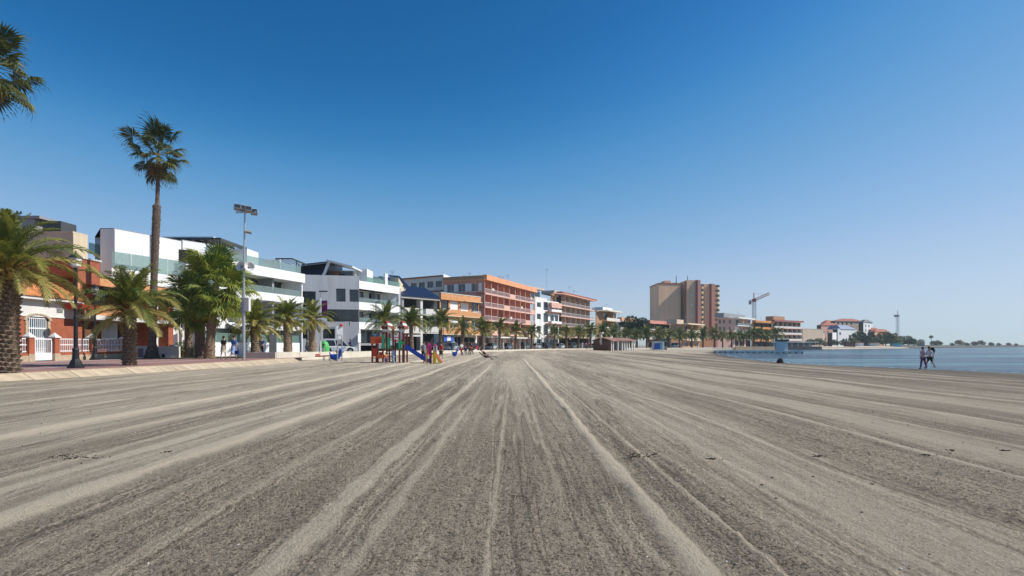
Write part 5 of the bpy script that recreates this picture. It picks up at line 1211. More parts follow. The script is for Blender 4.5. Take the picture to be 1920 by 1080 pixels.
# ------------------------------------------------------------------ street furniture
def lamp_black(px, d, label):
    r = empty('lamp_post', (P(px, d).x, d, .5), label=label, cat='lamp post', group='black iron lamp posts on the promenade')
    b = MB(); b.lathe((0, 0, 0), [(.34, 0), (.34, .08), (.26, .16), (.22, .3), (.15, .42), (.13, .8), (.16, .84), (.10, .95)], 12); b.build('base', M['black_metal'], r)
    b = MB(); b.lathe((0, 0, .95), [(.095, 0), (.08, 1.4), (.10, 1.44), (.07, 1.5), (.055, 3.7), (.08, 3.75)], 10); b.build('pole', M['black_metal'], r)
    b = MB(); b.lathe((0, 0, 4.7), [(.1, 0), (.2, .08), (.24, .42), (.26, .45)], 8); b.build('lantern', M['offwhite'], r); b = MB(); b.lathe((0, 0, 5.15), [(.29, 0), (.2, .12), (.05, .24), (.02, .34)], 8); b.build('lantern_cap', M['black_metal'], r)
lamp_black(142, 26.7, 'black iron lamp post at the kerb beside the stout date palm')
lamp_black(178, 41, 'black iron lamp post against the white railing fence')
def floodlight_mast():
    d = 42; r = empty('floodlight_mast', (P(457, d).x, d, .45), label='tall grey floodlight mast with two horn loudspeakers beside the short date palm', cat='floodlight'); X = 0
    b = MB(); b.tube((0, 0, 0), (0, 0, 5.2), .115, .105, 10); b.build('lower_pole', M['steel'], r); b = MB(); b.tube((0, 0, 5.2), (.08, 0, 11.0), .075, .06, 10); b.build('upper_pole', M['steel'], r)
    b = MB(); b.box(-.55, .9, -.06, .06, 10.85, 10.97); b.build('cross_arm', M['steel'], r)
    for i, (x, z, y) in enumerate(((-.42, 11.25, -.1), (-.02, 11.22, .15), (.38, 11.1, -.1), (.72, 10.95, .1))):
        q = MB(); q.box(-.22, .22, -.10, .16, -.19, .19); h = q.build('floodlight', M['midgrey'], r, loc=(x, y, z)); h.rotation_euler = (R(-38), 0, R(35)); q = MB(); q.box(-.19, .19, -.125, -.105, -.16, .16); q.build('lens', M['glass'], h); q = MB(); q.box(-.24, .24, -.14, .0, .19, .22); q.build('hood', M['steel'], h)
    q = MB(); q.tube((.08, 0, 9.45), (.3, -.05, 9.5), .025); q.build('bracket', M['steel'], r); q = MB(); q.box(-.2, .22, -.12, .1, -.08, .08); h = q.build('small_floodlight', M['midgrey'], r, loc=(.38, -.05, 9.45)); h.rotation_euler = (R(-30), .2, .3)
    for x, y in ((-.12, -.25), (.45, -.05)):
        q = MB(); q.lathe((0, 0, 0), [(.06, -.42), (.09, -.3), (.17, -.12), (.34, 0), (.36, .03), (.33, .03), (.14, -.12), (.06, -.2)], 16); h = q.build('loudspeaker', M['offwhite'], r, loc=(x, y, 6.9)); h.rotation_euler = (R(78), 0, R(-12 if x < 0 else 30))
        q = MB(); q.lathe((0, 0, -.16), [(.02, .15), (.07, .12), (.08, 0)], 10); q.build('horn_centre', M['midgrey'], h)
    q = MB(); q.box(.12, .46, -.2, .12, 3.6, 4.6); q.build('control_box', M['offwhite'], r); q = MB(); q.box(-.18, .11, -.1, .1, 3.5, 4.3); q.build('meter_box', M['midgrey'], r)
floodlight_mast()
def white_lamp():
    d = 62; r = empty('street_lamp', (P(601, d).x, d, .48), label='white street lamp with a purple banner beside the green bottle bank', cat='street lamp')
    b = MB(); b.tube((0, 0, 0), (0, 0, 6.9), .085, .05, 8); b.build('pole', M['white_metal'], r); b = MB(); b.box(-.15, .75, -.12, .12, 6.85, 6.98); b.build('lamp_head', M['darkgrey'], r)
    b = MB(); b.box(.12, .75, -.012, .012, 4.1, 5.9); b.build('banner', mat('purple_banner', (.32, .03, .25), .6, .3, 2), r)
    for z in (4.08, 5.9): b = MB(); b.tube((0, 0, z), (.78, 0, z), .018, .018, 5); b.build('banner_arm', M['steel'], r)
white_lamp()
def thin_lamp(px, d, h, label, m='darkgrey'):
    r = empty('street_lamp', (P(px, d).x, d, .48), label=label, cat='street lamp', group='slim street lamps'); b = MB(); b.tube((0, 0, 0), (0, 0, h), .07, .045, 7); b.build('pole', M[m], r); b = MB(); b.box(-.1, .6, -.1, .1, h-.02, h+.1); b.build('lamp_head', M[m], r)
thin_lamp(705, 74, 6.6, 'slim dark street lamp behind the red climbing frame'); thin_lamp(831, 96, 6.2, 'slim dark street lamp at the corner of the orange block'); thin_lamp(935, 108, 6.4, 'slim dark street lamp in front of the pink hotel')
thin_lamp(1021, 150, 8.6, 'tall slim pole beside the narrow white house', 'steel')

def sign_board():
    d = 45; r = empty('beach_notice', (P(637, d).x, d, .08), R(22), label='tall white beach notice board on two grey posts beside the blue spring rider', cat='sign')
    for x in (-.17, .17): b = MB(); b.tube((x, 0, -.2), (x, 0, 2.35 if x < 0 else 2.25), .045, .045, 8); b.build('post', M['steel'], r)
    b = MB(); b.box(-.25, .24, -.03, .03, 1.95, 2.98); b.build('board', M['white_metal'], r); b = MB(); b.lathe((.12, 0, 2.95), [(.13, 0), (.13, .12), (.06, .2)], 10); b.build('cap', M['red_metal'], r)
    b = MB(); b.box(-.16, .15, -.02, .02, 1.55, 1.9); b.build('lower_plate', M['midgrey'], r)
    b = MB()
    for z in (2.3, 2.22): b.box(-.13, .1, -.036, -.031, z, z+.02)
    o = b.build('printed_lines', M['midgrey'], r); tag(o, kind='stuff')
sign_board()
def bottle_bank():
    d = 64; r = empty('bottle_bank', (P(608, d).x, d, .48), label='green domed bottle bank behind the low wall by the white lamp', cat='recycling bin')
    b = MB(); b.smooth = True; b.lathe((0, 0, 0), [(.62, 0), (.68, .3), (.68, .8), (.6, 1.2), (.4, 1.5), (.12, 1.62)], 16); b.build('body', mat('bottle_bank_green', (.08, .40, .10), .5, .1, 3), r)
    b = MB(); b.tube((.12, -.62, 1.15), (.12, -.5, 1.15), .12, .12, 10); b.build('opening', M['dark'], r); b = MB(); b.tube((0, 0, 1.6), (0, 0, 1.75), .1, .05, 8); b.build('lifting_lug', M['steel'], r)
    b = MB(); b.prism([(-.2, -.70), (.25, -.69), (.25, -.66), (-.2, -.67)], .45, .75); b.build('label', M['offwhite'], r); r.scale = (.82, .82, .95)
bottle_bank()
def waste_things():
    r = empty('waste_bin', (P(327, 52).x, 52, .48), label='dark green round waste bin behind the date palm trunk', cat='bin'); b = MB(); b.lathe((0, 0, 0), [(.32, 0), (.4, .9), (.43, .95)], 14); b.build('body', mat('dark_green_paint', (.02, .06, .045), .5), r); b = MB(); b.lathe((0, 0, .96), [(.44, 0), (.4, .1), (.1, .18)], 14); b.build('lid', M['darkgrey'], r)
    x = P(266, 47).x; r = empty('utility_cabinet', (x, 47, .48), label='white utility cabinet standing between the two palm trunks', cat='cabinet'); b = MB(); b.box(-.5, .5, -.2, .2, 0, .95); b.build('body', M['white_metal'], r); b = MB(); b.box(-.2, .25, -.215, -.203, .08, .8); b.build('door', M['midgrey'], r); b = MB(); b.box(-.55, .55, -.25, .25, .95, 1.0); b.build('lid', M['white_metal'], r)
    x = P(308, 48).x; r = empty('low_white_wall', (x, 48, .48), label='low white wall with small dark drain opening right of the tall palm', cat='wall'); b = MB(); b.box(-1.0, 1.3, -.12, .12, 0, .95); b.build('wall', M['offwhite'], r); b = MB(); b.box(-.12, .12, -.14, -.121, .05, .32); b.build('drain_opening', M['dark'], r)
    x = P(346, 55).x; r = empty('garden_wall', (x, 57, .48), label='dark shaded entrance with white posts beside the brick house', cat='wall')
    b = MB(); b.box(-1.6, -1.3, -.2, .2, 0, 2.6); b.build('post', M['offwhite'], r); b = MB(); b.box(-1.3, 1.2, -.1, .1, 0, 1.6); b.build('wall', M['shade_or_grey_render'], r); b = MB(); b.box(-.5, .4, -.14, -.101, .8, 1.3); b.build('meter_box', M['white_metal'], r)
    x = P(437, 57).x; r = empty('notice_sign', (x, 52, .5), label='white square sign on a thin pole above the walking women', cat='sign'); b = MB(); b.tube((.5, 0, 0), (.5, 0, 2.9), .04, .04, 6); b.build('pole', M['steel'], r); b = MB(); b.box(-.35, .3, -.02, .02, 1.95, 2.4); b.build('board', M['white_metal'], r); b = MB(); b.ball((.5, 0, 2.75), .22, .06, .22); b.build('round_sign', M['darkgrey'], r)
waste_things()

# ------------------------------------------------------------------ vehicles
def paint(name, c): return mat(name, c, .28, .03, 1, metal=.2, coat=.7)
PAINTS = {'white': paint('white_car_paint', (.75, .76, .77)), 'silver': paint('silver_car_paint', (.48, .52, .56)), 'red': paint('red_car_paint', (.50, .015, .02)), 'grey': paint('grey_car_paint', (.16, .18, .20)), 'blue': paint('blue_grey_car_paint', (.20, .28, .38)), 'dark': paint('dark_car_paint', (.03, .035, .045))}
def make_car(h=1.48, tall=False):
    r = empty('parked_car', (0, 0, 0)); st = []
    bt = .92 if tall else .84
    for x, zb, zt, w in ((-2.12, .42, .62, .70), (-2.02, .30, bt-.08, .80), (-1.5, .24, bt, .87), (-.6, .22, bt+.02, .88), (.5, .22, bt, .88), (1.15, .24, bt-.04, .87), (1.8, .26, bt-.16, .82), (2.05, .32, bt-.26, .74), (2.15, .42, .58, .60)):
        st.append([(x, -w*.9, zb), (x, -w, zb+.12), (x, -w, zt-.10), (x, -w*.88, zt), (x, w*.88, zt), (x, w, zt-.10), (x, w, zb+.12), (x, w*.9, zb)])
    mb = MB()
    for s_ in st: mb.v += s_
    n = 8
    for i in range(len(st)-1):
        for k in range(n): j = (k+1) % n; mb.f.append((i*n+k, i*n+j, (i+1)*n+j, (i+1)*n+k))
    mb.f.append(tuple(range(n))); mb.f.append(tuple(range(len(st)*n-1, (len(st)-1)*n-1, -1)))
    # roof and pillars
    zr = h+(.14 if tall else 0); xb0, xb1, xt0, xt1 = (-1.95, 1.1, -1.65, .35) if tall else (-1.75, 1.15, -1.15, .30)
    mb.hexa([(xt0, -.60, zr-.05), (xt1, -.60, zr-.06), (xt1, .60, zr-.06), (xt0, .60, zr-.05)], [(xt0+.12, -.52, zr), (xt1-.12, -.52, zr), (xt1-.12, .52, zr), (xt0+.12, .52, zr)])
    for s_ in (-1, 1):
        for (xa, xb) in ((xb0, xt0), (xb1, xt1), ((xb0+xb1)/2+.05, (xt0+xt1)/2+.05)):
            mb.hexa([(xa-.05, s_*.80, bt-.02), (xa+.05, s_*.80, bt-.02), (xa+.05, s_*.74, bt-.02), (xa-.05, s_*.74, bt-.02)], [(xb-.05, s_*.62, zr-.04), (xb+.05, s_*.62, zr-.04), (xb+.05, s_*.57, zr-.04), (xb-.05, s_*.57, zr-.04)])
    mb.build('body', PAINTS['silver'], r)
    g = MB(); g.hexa([(xb0+.03, -.77, bt-.01), (xb1-.03, -.77, bt-.01), (xb1-.03, .77, bt-.01), (xb0+.03, .77, bt-.01)], [(xt0+.02, -.59, zr-.05), (xt1-.02, -.59, zr-.06), (xt1-.02, .59, zr-.06), (xt0+.02, .59, zr-.05)]); g.build('window', M['glass'], r)
    for x in (-1.32, 1.30):
        for s_ in (-1, 1):
            a = MB(); a.tube((x, s_*.70, .36), (x, s_*.885, .36), .40, .40, 16); a.build('wheel_arch', M['dark'], r)
            t = MB(); t.tube((x, s_*.68, .32), (x, s_*.895, .32), .32, .32, 16); t_ = t.build('tyre', M['tyre'], r)
            q = MB(); q.tube((x, s_*.89, .32), (x, s_*.902, .32), .20, .17, 12); q.build('rim', M['rim'], t_)
    for s_ in (-1, 1):
        q = MB(); q.box(1.98, 2.115, s_*.66-.16, s_*.66+.13, bt-.30, bt-.17); q.build('headlight', M['white_metal'], r)
        q = MB(); q.box(-2.10, -1.99, s_*.68-.12, s_*.68+.12, bt-.28, bt-.10); q.build('tail_light', M['red_metal'], r)
        q = MB(); q.box(.75, .88, s_*.96-.1, s_*.96+.1, bt, bt+.13); q.build('mirror', M['darkgrey'], r)
    q = MB(); q.box(-2.135, -2.11, -.26, .26, .45, .57); q.build('number_plate', M['white_metal'], r)
    return r
car_a = make_car(); car_b = make_car(1.6, True); first = {0: True, 1: True}
cars = [(637, 72, 1, 'white', 'white estate car parked behind the low wall beside the green bottle bank', 60), (845, 5.0, 0, 'silver', 'silver hatchback parked at the palm behind the pink and yellow slide', 0), (886, 4.6, 0, 'red', 'bright red car parked in front of the orange block', 0),
        (829, 7.5, 1, 'dark', 'dark car parked behind the silver hatchback', 0), (921, 5, 0, 'silver', 'silver car parked just right of the palm after the red car', 0), (950, 5, 0, 'blue', 'blue grey car parked below the corner of the pink hotel', 0), (984, 5, 1, 'grey', 'grey car parked in front of the pink hotel between two palms', 0),
        (1008, 5, 0, 'silver', 'silver car parked at the far end of the pink hotel', 0), (1028, 5, 1, 'dark', 'dark car parked before the narrow white house', 0), (1050, 5, 0, 'white', 'white car parked below the terracotta roofed flats', 0), (1074, 5, 1, 'grey', 'grey car parked between the two palms of the terracotta roofed flats', 0), (1112, 5, 0, 'white', 'small white car parked just left of the brown kiosk', 0),
        (1265, 4, 1, 'silver', 'distant silver car parked in front of the brown corner flats', 0), (1430, 4, 0, 'red', 'distant red car parked behind the jetty', 0)]
for px, off, kind, colr, lab, fixed in cars:
    proto = car_b if kind else car_a
    c = proto if first[kind] else copy_tree(proto); first[kind] = False
    if off > 20: d = off; ang = .25
    else: d = d_at(px, off); d2 = d_at(px+6, off) or d+1; v = P(px+6, d2)-P(px, d); ang = math.atan2(v.y, v.x)+random.uniform(-.04, .04)+(math.pi if px % 2 else 0)
    c.location = (P(px, d).x, d, .475); c.rotation_euler = (0, 0, ang); tag(c, lab, 'car', 'cars parked along the seafront')
    for ch in c.children:
        if ch.name.startswith('body'): ch.material_slots[0].link = 'OBJECT'; ch.material_slots[0].material = PAINTS[colr]

# ------------------------------------------------------------------ playground
def lnk(name, mb, m, r): return mb.build(name, M[m], r, world=True)
def B(r, name, m, x0, x1, y0, y1, z0, z1): q = MB(); q.box(x0, x1, y0, y1, z0, z1); return lnk(name, q, m, r)
def playground():
    d = 42.0; g0 = .08
    def X(px, dd=d): return P(px, dd).x
    r = empty('climbing_frame', (X(730), d, g0), label='red and green climbing frame with two towers and a long blue slide', cat='playground')
    def post(px, y, ztop, m='post_brown', w=.055): x = X(px); return B(r, 'post', m, x-w, x+w, y-w, y+w, g0-.1, ztop)
    y0, y1 = d, d+1.15
    for px, zt in ((698, 2.35), (708.5, 2.0), (718, 3.0), (730, 2.4), (749, 3.0), (757.5, 2.4)): post(px, y0, zt)
    for px, zt in ((699, 2.35), (719, 3.0), (731, 3.0), (735, 2.0), (750, 3.0), (758, 2.4)): post(px, y1, zt)
    # deck platforms
    B(r, 'platform', 'darkgrey', X(716), X(732), y0-.04, y1+.04, 1.22, 1.32); B(r, 'platform', 'darkgrey', X(747), X(759), y0-.04, y1+.04, 1.22, 1.32); B(r, 'bridge_deck', 'post_brown', X(732), X(747), y0+.15, y1-.15, 1.2, 1.27)
    for i in range(4): B(r, 'bridge_slat', 'brown_wood', X(733.2+3.4*i), X(735.6+3.4*i), y0+.12, y1-.12, 1.275, 1.30)
    for y in (y0+.1, y1-.1): q = MB(); q.path([(X(731), y, 2.0), (X(739), y, 1.82), (X(748), y, 1.98)], .03, 6); lnk('bridge_rail', q, 'red_metal', r)
    q = MB(); q.tube((X(731), y0+.1, 2.12), (X(748), y0+.1, 2.12), .035); lnk('bridge_rail', q, 'red_metal', r)
    # green side panels
    for px0, px1, zt, zb, y in ((716.2, 720.6, 2.32, 1.3, y0-.06), (726.4, 731.6, 2.15, 1.3, y0-.06), (747.5, 751.5, 1.98, 1.25, y0-.06)):
        a, b = X(px0), X(px1); q = MB(); q.box(a, b, y-.03, y+.03, zb, zt-.1); q.prism([(a+.03, y-.031), (b-.03, y-.031), (b-.03, y+.031), (a+.03, y+.031)], zt-.1, zt); lnk('green_panel', q, 'green_plastic', r)
        q = MB(); q.box((a+b)/2-.02, (a+b)/2+.02, y-.045, y-.031, zb+.1, zt-.2); lnk('panel_slot', q, 'sky_plastic', r)
    B(r, 'green_panel', 'green_plastic', X(752), X(758), y1, y1+.05, 1.35, 2.05); B(r, 'green_panel', 'green_plastic', X(735), X(747), y1+.05, y1+.09, 1.3, 1.75); B(r, 'green_band', 'green_plastic', X(751.5), X(757.5), y0-.07, y0-.03, 1.62, 1.82)
    # orange red shop panel tower on the left, climbing net below
    q = MB(); a, b = X(695.5), X(716); q.prism([(a, y0-.08), (b, y0-.08), (b, y0-.02), (a, y0-.02)], [1.62, 1.72, 1.72, 1.62], [2.16, 2.2, 2.2, 2.16]); lnk('orange_panel', q, 'orange_plastic', r)
    B(r, 'red_panel', 'red_metal', X(704), X(716), y0-.10, y0-.085, 1.72, 2.0); B(r, 'white_sign', 'white_metal', X(705), X(715), y1, y1+.04, 2.05, 2.5); B(r, 'white_sign', 'white_metal', X(708.5), X(715.5), y0-.02, y0+.02, 1.3, 1.62); B(r, 'teal_cap', 'sky_plastic', X(697), X(705), y0, y0+.06, 2.2, 2.4)
    q = MB(); q.prism([(X(697.5), y0-.05), (X(709), y0-.05), (X(709), y0+.0), (X(697.5), y0+.0)], [.95, .75, .75, .95], [1.35, 1.3, 1.3, 1.35]); lnk('climbing_panel', q, 'red_metal', r)
    B(r, 'lower_panel', 'red_metal', X(699), X(707), y0-.04, y0, .72, .95)
    for z in (.3, .6): q = MB(); q.tube((X(698), y0, z), (X(718), y0, z), .025, .025, 6); lnk('climbing_bar', q, 'red_metal', r)
    B(r, 'orange_seat', 'orange_plastic', X(707.5), X(718), y0-.2, y0+.1, .62, .82); B(r, 'orange_seat_back', 'orange_plastic', X(710), X(717), y0+.1, y0+.14, .8, 1.05)
    for i in range(5): z = .3+.2*i; q = MB(); q.tube((X(718), y1, z), (X(729), y1, z), .025, .025, 6); lnk('ladder_rung', q, 'post_brown', r)
    # gabled roofs
    for px0, px1 in ((714.5, 732.5), (745.5, 760)):
        a, b, c = X(px0), X(px1), X((px0+px1)/2)
        for s_, e in ((a, c), (b, c)):
            for k in range(3):
                t0, t1 = k/3, (k+.93)/3; p = s_+(e-s_)*t0, s_+(e-s_)*t1; z = 2.78+.55*t0, 2.78+.55*t1
                q = MB(); q.hexa([(p[0], y0-.15, z[0]), (p[1], y0-.15, z[1]), (p[1], y1+.15, z[1]), (p[0], y1+.15, z[0])], [(p[0], y0-.15, z[0]+.05), (p[1], y0-.15, z[1]+.05), (p[1], y1+.15, z[1]+.05), (p[0], y1+.15, z[0]+.05)]); lnk('roof_board', q, ('post_brown', 'offwhite', 'post_brown')[k], r)
        q = MB(); q.prism([(a+.1, y0-.1), (b-.1, y0-.1), (b-.1, y0-.06), (a+.1, y0-.06)], 2.55, 2.72); lnk('roof_beam', q, 'offwhite', r)
    q = MB(); q.path([(X(720), y0-.05, 2.35), (X(724), y0-.05, 2.62), (X(729), y0-.05, 2.55), (X(732), y0-.05, 2.2)], .03, 6); lnk('arch_bar', q, 'red_metal', r)
    # slide
    xs, xe = X(755.5), X(804); n = 7; prof = []
    for i in range(n+1):
        t = i/n; x = xs+(xe-xs)*t; z = 1.42 if t == 0 else g0+.18+(1.24)*(1-t)**1.0*(1 if t < .86 else .6); prof.append((x, max(z, g0+.14)))
    yy0, yy1 = y0+.05, y0+.6
    for i in range(n):
        (xa, za), (xb, zb) = prof[i], prof[i+1]; q = MB() if i == 0 else q
        q.hexa([(xa, yy0, za-.05), (xb, yy0, zb-.05), (xb, yy1, zb-.05), (xa, yy1, za-.05)], [(xa, yy0, za), (xb, yy0, zb), (xb, yy1, zb), (xa, yy1, za)])
    lnk('slide_chute', q, 'blue_plastic', r)
    for y in (yy0-.04, yy1):
        q = MB()
        for i in range(n): (xa, za), (xb, zb) = prof[i], prof[i+1]; q.hexa([(xa, y, za-.1), (xb, y, zb-.1), (xb, y+.04, zb-.1), (xa, y+.04, za-.1)], [(xa, y, za+.2), (xb, y, zb+.2), (xb, y+.04, zb+.2), (xa, y+.04, za+.2)])
        lnk('slide_side', q, 'blue_plastic', r)
    # second small play tower, pink and yellow
    d2 = 41.0
    r = empty('pink_slide_tower', (P(808, d2).x, d2, .08), label='small pink and yellow play tower with a steep pink slide', cat='playground')
    def X2(px): return P(px, d2).x
    for px, y in ((798, d2+.6), (806, d2+.6), (806, d2), (816, d2)): x = X2(px); B(r, 'post', 'post_brown', x-.045, x+.045, y-.045, y+.045, 0, 1.5)
    for px, y in ((799.5, d2), (811, d2+.6)): x = X2(px); B(r, 'yellow_post', 'yellow_plastic', x-.05, x+.05, y-.05, y+.05, 0, 1.3)
    B(r, 'platform', 'darkgrey', X2(797), X2(817), d2, d2+.62, .92, 1.0)
    q = MB(); a, b = X2(801), X2(808); q.box(a, b, d2-.04, d2, .98, 1.55); q.lathe(((a+b)/2, d2-.02, 1.55), [((b-a)/2, 0), ((b-a)*.36, .1), ((b-a)*.1, .16)], 12, 1, .12); lnk('pink_panel', q, 'pink_plastic', r)
    q = MB(); q.box(X2(796), X2(799), d2-.04, d2, 1.0, 1.5); lnk('white_panel', q, 'white_metal', r); q = MB(); q.box(X2(813), X2(820), d2-.04, d2, 1.02, 1.5); lnk('white_panel', q, 'white_metal', r)
    q = MB(); a, b = X2(813), X2(819); q.lathe(((a+b)/2, d2, 1.5), [((b-a)/2, 0), ((b-a)*.3, .1), (.02, .14)], 10, 1, .3); lnk('pink_cap', q, 'pink_plastic', r)
    q = MB(); q.path([(X2(802), d2-.05, .95), (X2(806), d2-.05, .8), (X2(812), d2-.05, .95)], .05, 6); lnk('grab_rail', q, 'pink_plastic', r)
    sx0, sx1 = X2(814), X2(829)
    for y, w, nm, m in ((d2-.1, .04, 'slide_side', 'yellow_plastic'), (d2+.42, .04, 'slide_side', 'pink_plastic'), (d2-.06, .48, 'slide_chute', 'pink_plastic')):
        q = MB(); lo = .12 if nm == 'slide_side' else -.02; hi = .2 if nm == 'slide_side' else .04
        P_ = [(sx0, 1.0), (sx0+(sx1-sx0)*.55, .42), (sx1, .14)]
        for (xa, za), (xb, zb) in zip(P_[:-1], P_[1:]): q.hexa([(xa, y, za-.08), (xb, y, max(zb-.08, .05)), (xb, y+w, max(zb-.08, .05)), (xa, y+w, za-.08)], [(xa, y, za+hi), (xb, y, zb+hi), (xb, y+w, zb+hi), (xa, y+w, za+hi)])
        lnk(nm, q, m, r)
    q = MB(); q.prism([(X2(812), d2-.2), (X2(817), d2-.2), (X2(817), d2-.14), (X2(812), d2-.14)], 0.02, [1.0, .9, .9, 1.0]); lnk('yellow_support', q, 'yellow_plastic', r)
    q = MB(); q.box(X2(827), X2(830), d2-.12, d2+.46, .02, .28); lnk('slide_end', q, 'offwhite', r)
playground()
def rider(px, d, label, m, s=1.0, flip=1):
    x = P(px, d).x; z = .08; r = empty('spring_rider', (x, d, z), label=label, cat='spring rider')
    q = MB()
    pts = []
    for i in range(29): a = i/28*math.pi*8; pts.append((math.cos(a)*.1, math.sin(a)*.1, .02+.3*i/28))
    q.path(pts, .018, 5); q.build('spring', M['steel'], r)
    f = flip; q = MB(); q.smooth = True; q.path([(-.52*f*s, 0, .56*s), (-.42*f*s, 0, .5*s), (-.1*f*s, 0, .46*s), (.2*f*s, 0, .52*s), (.36*f*s, 0, .66*s), (.40*f*s, 0, .86*s)], [.06*s, .19*s, .22*s, .21*s, .17*s, .12*s], 12); q.build('body', M[m], r)
    q = MB(); q.smooth = True; q.path([(.28*f*s, 0, .86*s), (.42*f*s, 0, .93*s), (.60*f*s, 0, .86*s), (.68*f*s, 0, .82*s)], [.08*s, .15*s, .10*s, .05*s], 12); q.build('head', M[m], r)
    for sd_ in (-1, 1): q = MB(); q.path([(.33*f*s, sd_*.07*s, .98*s), (.30*f*s, sd_*.09*s, 1.12*s)], [.045*s, .015*s], 6); q.build('ear', M[m], r)
    q = MB(); q.path([(-.42*f*s, 0, .56*s), (-.56*f*s, 0, .72*s), (-.58*f*s, 0, .86*s)], [.09*s, .06*s, .03*s], 8); q.build('tail', M[m], r)
    q = MB(); q.tube((.25*f*s, -.25*s, .80*s), (.25*f*s, .25*s, .80*s), .025); q.build('handle', M['steel'], r)
    for sd_ in (-1, 1): q = MB(); q.box(-.1*s, .12*s, sd_*.16*s-.05, sd_*.16*s+.05, .25*s, .42*s); q.build('foot_rest', M[m], r)
    return r
rider(630, 45.5, 'blue animal shaped spring rider at the foot of the notice board', 'blue_plastic', 1.1).scale = (.8, 1, 1)
rider(853, 61, 'small blue spring rider standing alone right of the pink slide', 'blue_plastic', 1.0, 1).scale = (.55, .7, 1.05)
def seesaw():
    d = 48.5; r = empty('red_seesaw', (P(613, d).x, d, .12), label='red spring seesaw partly behind the blue spring rider', cat='seesaw')
    q = MB(); q.hexa([(-1.0, -.08, .42), (1.0, -.08, .50), (1.0, .08, .50), (-1.0, .08, .42)], [(-1.0, -.08, .52), (1.0, -.08, .60), (1.0, .08, .60), (-1.0, .08, .52)]); q.build('beam', M['red_metal'], r)
    for x in (-.25, .25): q = MB(); q.path([(x+math.cos(i/28*math.pi*8)*.1, math.sin(i/28*math.pi*8)*.1, .02+.42*i/28) for i in range(29)], .018, 5); q.build('spring', M['steel'], r)
    for x in (-.8, .8): q = MB(); q.lathe((x, 0, .55), [(.2, 0), (.22, .06), (.1, .12)], 12, 1, .8); q.build('seat', M['red_metal'], r); q = MB(); q.tube((x*.75, 0, .5), (x*.75, 0, .95), .025); q.tube((x*.75, -.18, .92), (x*.75, .18, .92), .02); q.build('handle', M['steel'], r)
seesaw()

# ------------------------------------------------------------------ beach buildings, jetty, cranes
M['kiosk_roof'] = stripe_mat('weathered_kiosk_tiles', (.30, .155, .115), (.16, .08, .06), 0, .25, .2, .85, .5, .3)
def kiosk():
    A = P(1146, 140); Bp = P(1190, 149); r = empty('beach_kiosk', (A.x, A.y, .12), label='low dark brown wooden beach kiosk with red tiled roofs and a row of pale posts', cat='kiosk')
    f = Face(A, Bp); L = f.L; z0 = -.1; C = A-f.n*5.2; sd_ = Face(C, A)
    q = MB(); f.box(q, 0, 3.2, z0, 2.35, -5.2, -1.2); q.build('dark_wall', M['brown_wood'], r, world=True)
    for i in range(12): q = MB(); sd_.box(q, sd_.L*i/12+.03, sd_.L*(i+1)/12-.03, z0, 2.4 if i not in (5, 6) else 2.9, 0, .05); q.build('plank', M['brown_wood'], r, world=True)
    q = MB(); f.box(q, 3.2, L, z0, 2.5, -5.2, -2.2); q.build('rear_wall', M['midgrey'], r, world=True); q = MB(); f.box(q, .3, 3.0, .9, 2.2, -1.19, -1.1); q.build('counter_opening', M['glass'], r, world=True); q = MB(); f.box(q, 3.6, 6.0, .5, 2.2, -2.19, -2.1); q.build('shelf_window', M['glass_blue'], r, world=True)
    def roof(ua, ub, zl, zr, name):
        for o0 in (.6, -5.8):
            q = MB(); q.hexa([(*f.pt(ua, o0), zl), (*f.pt(ub, o0), zl), (*f.pt(ub, -2.6), zr), (*f.pt(ua, -2.6), zr)], [(*f.pt(ua, o0), zl+.12), (*f.pt(ub, o0), zl+.12), (*f.pt(ub, -2.6), zr+.12), (*f.pt(ua, -2.6), zr+.12)]); q.build(name, M['kiosk_roof'], r, world=True)
    roof(-.35, 3.5, 2.42, 3.3, 'roof'); roof(3.8, L+.5, 2.52, 3.2, 'porch_roof')
    for u in (.1, 1.0, 3.3, 5.4, 6.6, 7.8, 9.0, 10.4, L-.2): q = MB(); f.box(q, u-.13, u+.13, z0, 2.5, -.2, .06); q.build('post', M['offwhite'], r, world=True)
    u = sd_.u(1128); q = MB(); sd_.box(q, u-.2, u+.2, 1.6, 4.4, .06, .45); q.build('white_flue', M['offwhite'], r, world=True); q = MB(); sd_.box(q, u-.05, u+.6, 4.3, 4.7, .0, .6); q.build('flue_cap', M['cream'], r, world=True)
kiosk()
def booth():
    d = 158; x = P(1234, d).x; r = empty('beach_booth', (x, d, .1), label='small blue and white beach booth with a grey canopy on the sand edge', cat='booth')
    def b(n, m, *a): q = MB(); q.box(*a); q.build(n, M[m], r)
    b('wall', 'white_metal', -1.4, 1.5, -.8, 1.2, 0, 2.3); b('blue_panel', 'blue_plastic', -1.3, .3, -.9, -.81, .2, 1.9); b('blue_shutter', 'sky_plastic', .35, .95, -.9, -.81, .1, 2.1); b('roof', 'steel', -2.2, 2.2, -1.4, 1.6, 2.35, 2.5)
    b('counter', 'midgrey', 1.6, 2.3, -.6, .4, 0, 1.0)
    for x_ in (-2.1, 2.05): b('post', 'steel', x_, x_+.08, -1.35, -1.27, 0, 2.35)
    r = empty('picnic_table', (P(1220, 157).x, 157, .1), label='small table left of the blue and white booth', cat='table')
    b('table_top', 'offwhite', -.8, .8, -.4, .4, .7, .76); b('leg', 'midgrey', -.06, .06, -.06, .06, 0, .7); b('bench', 'midgrey', -.8, .8, -.9, -.6, .4, .45); b('bench', 'midgrey', -.8, .8, .6, .9, .4, .45)
booth()
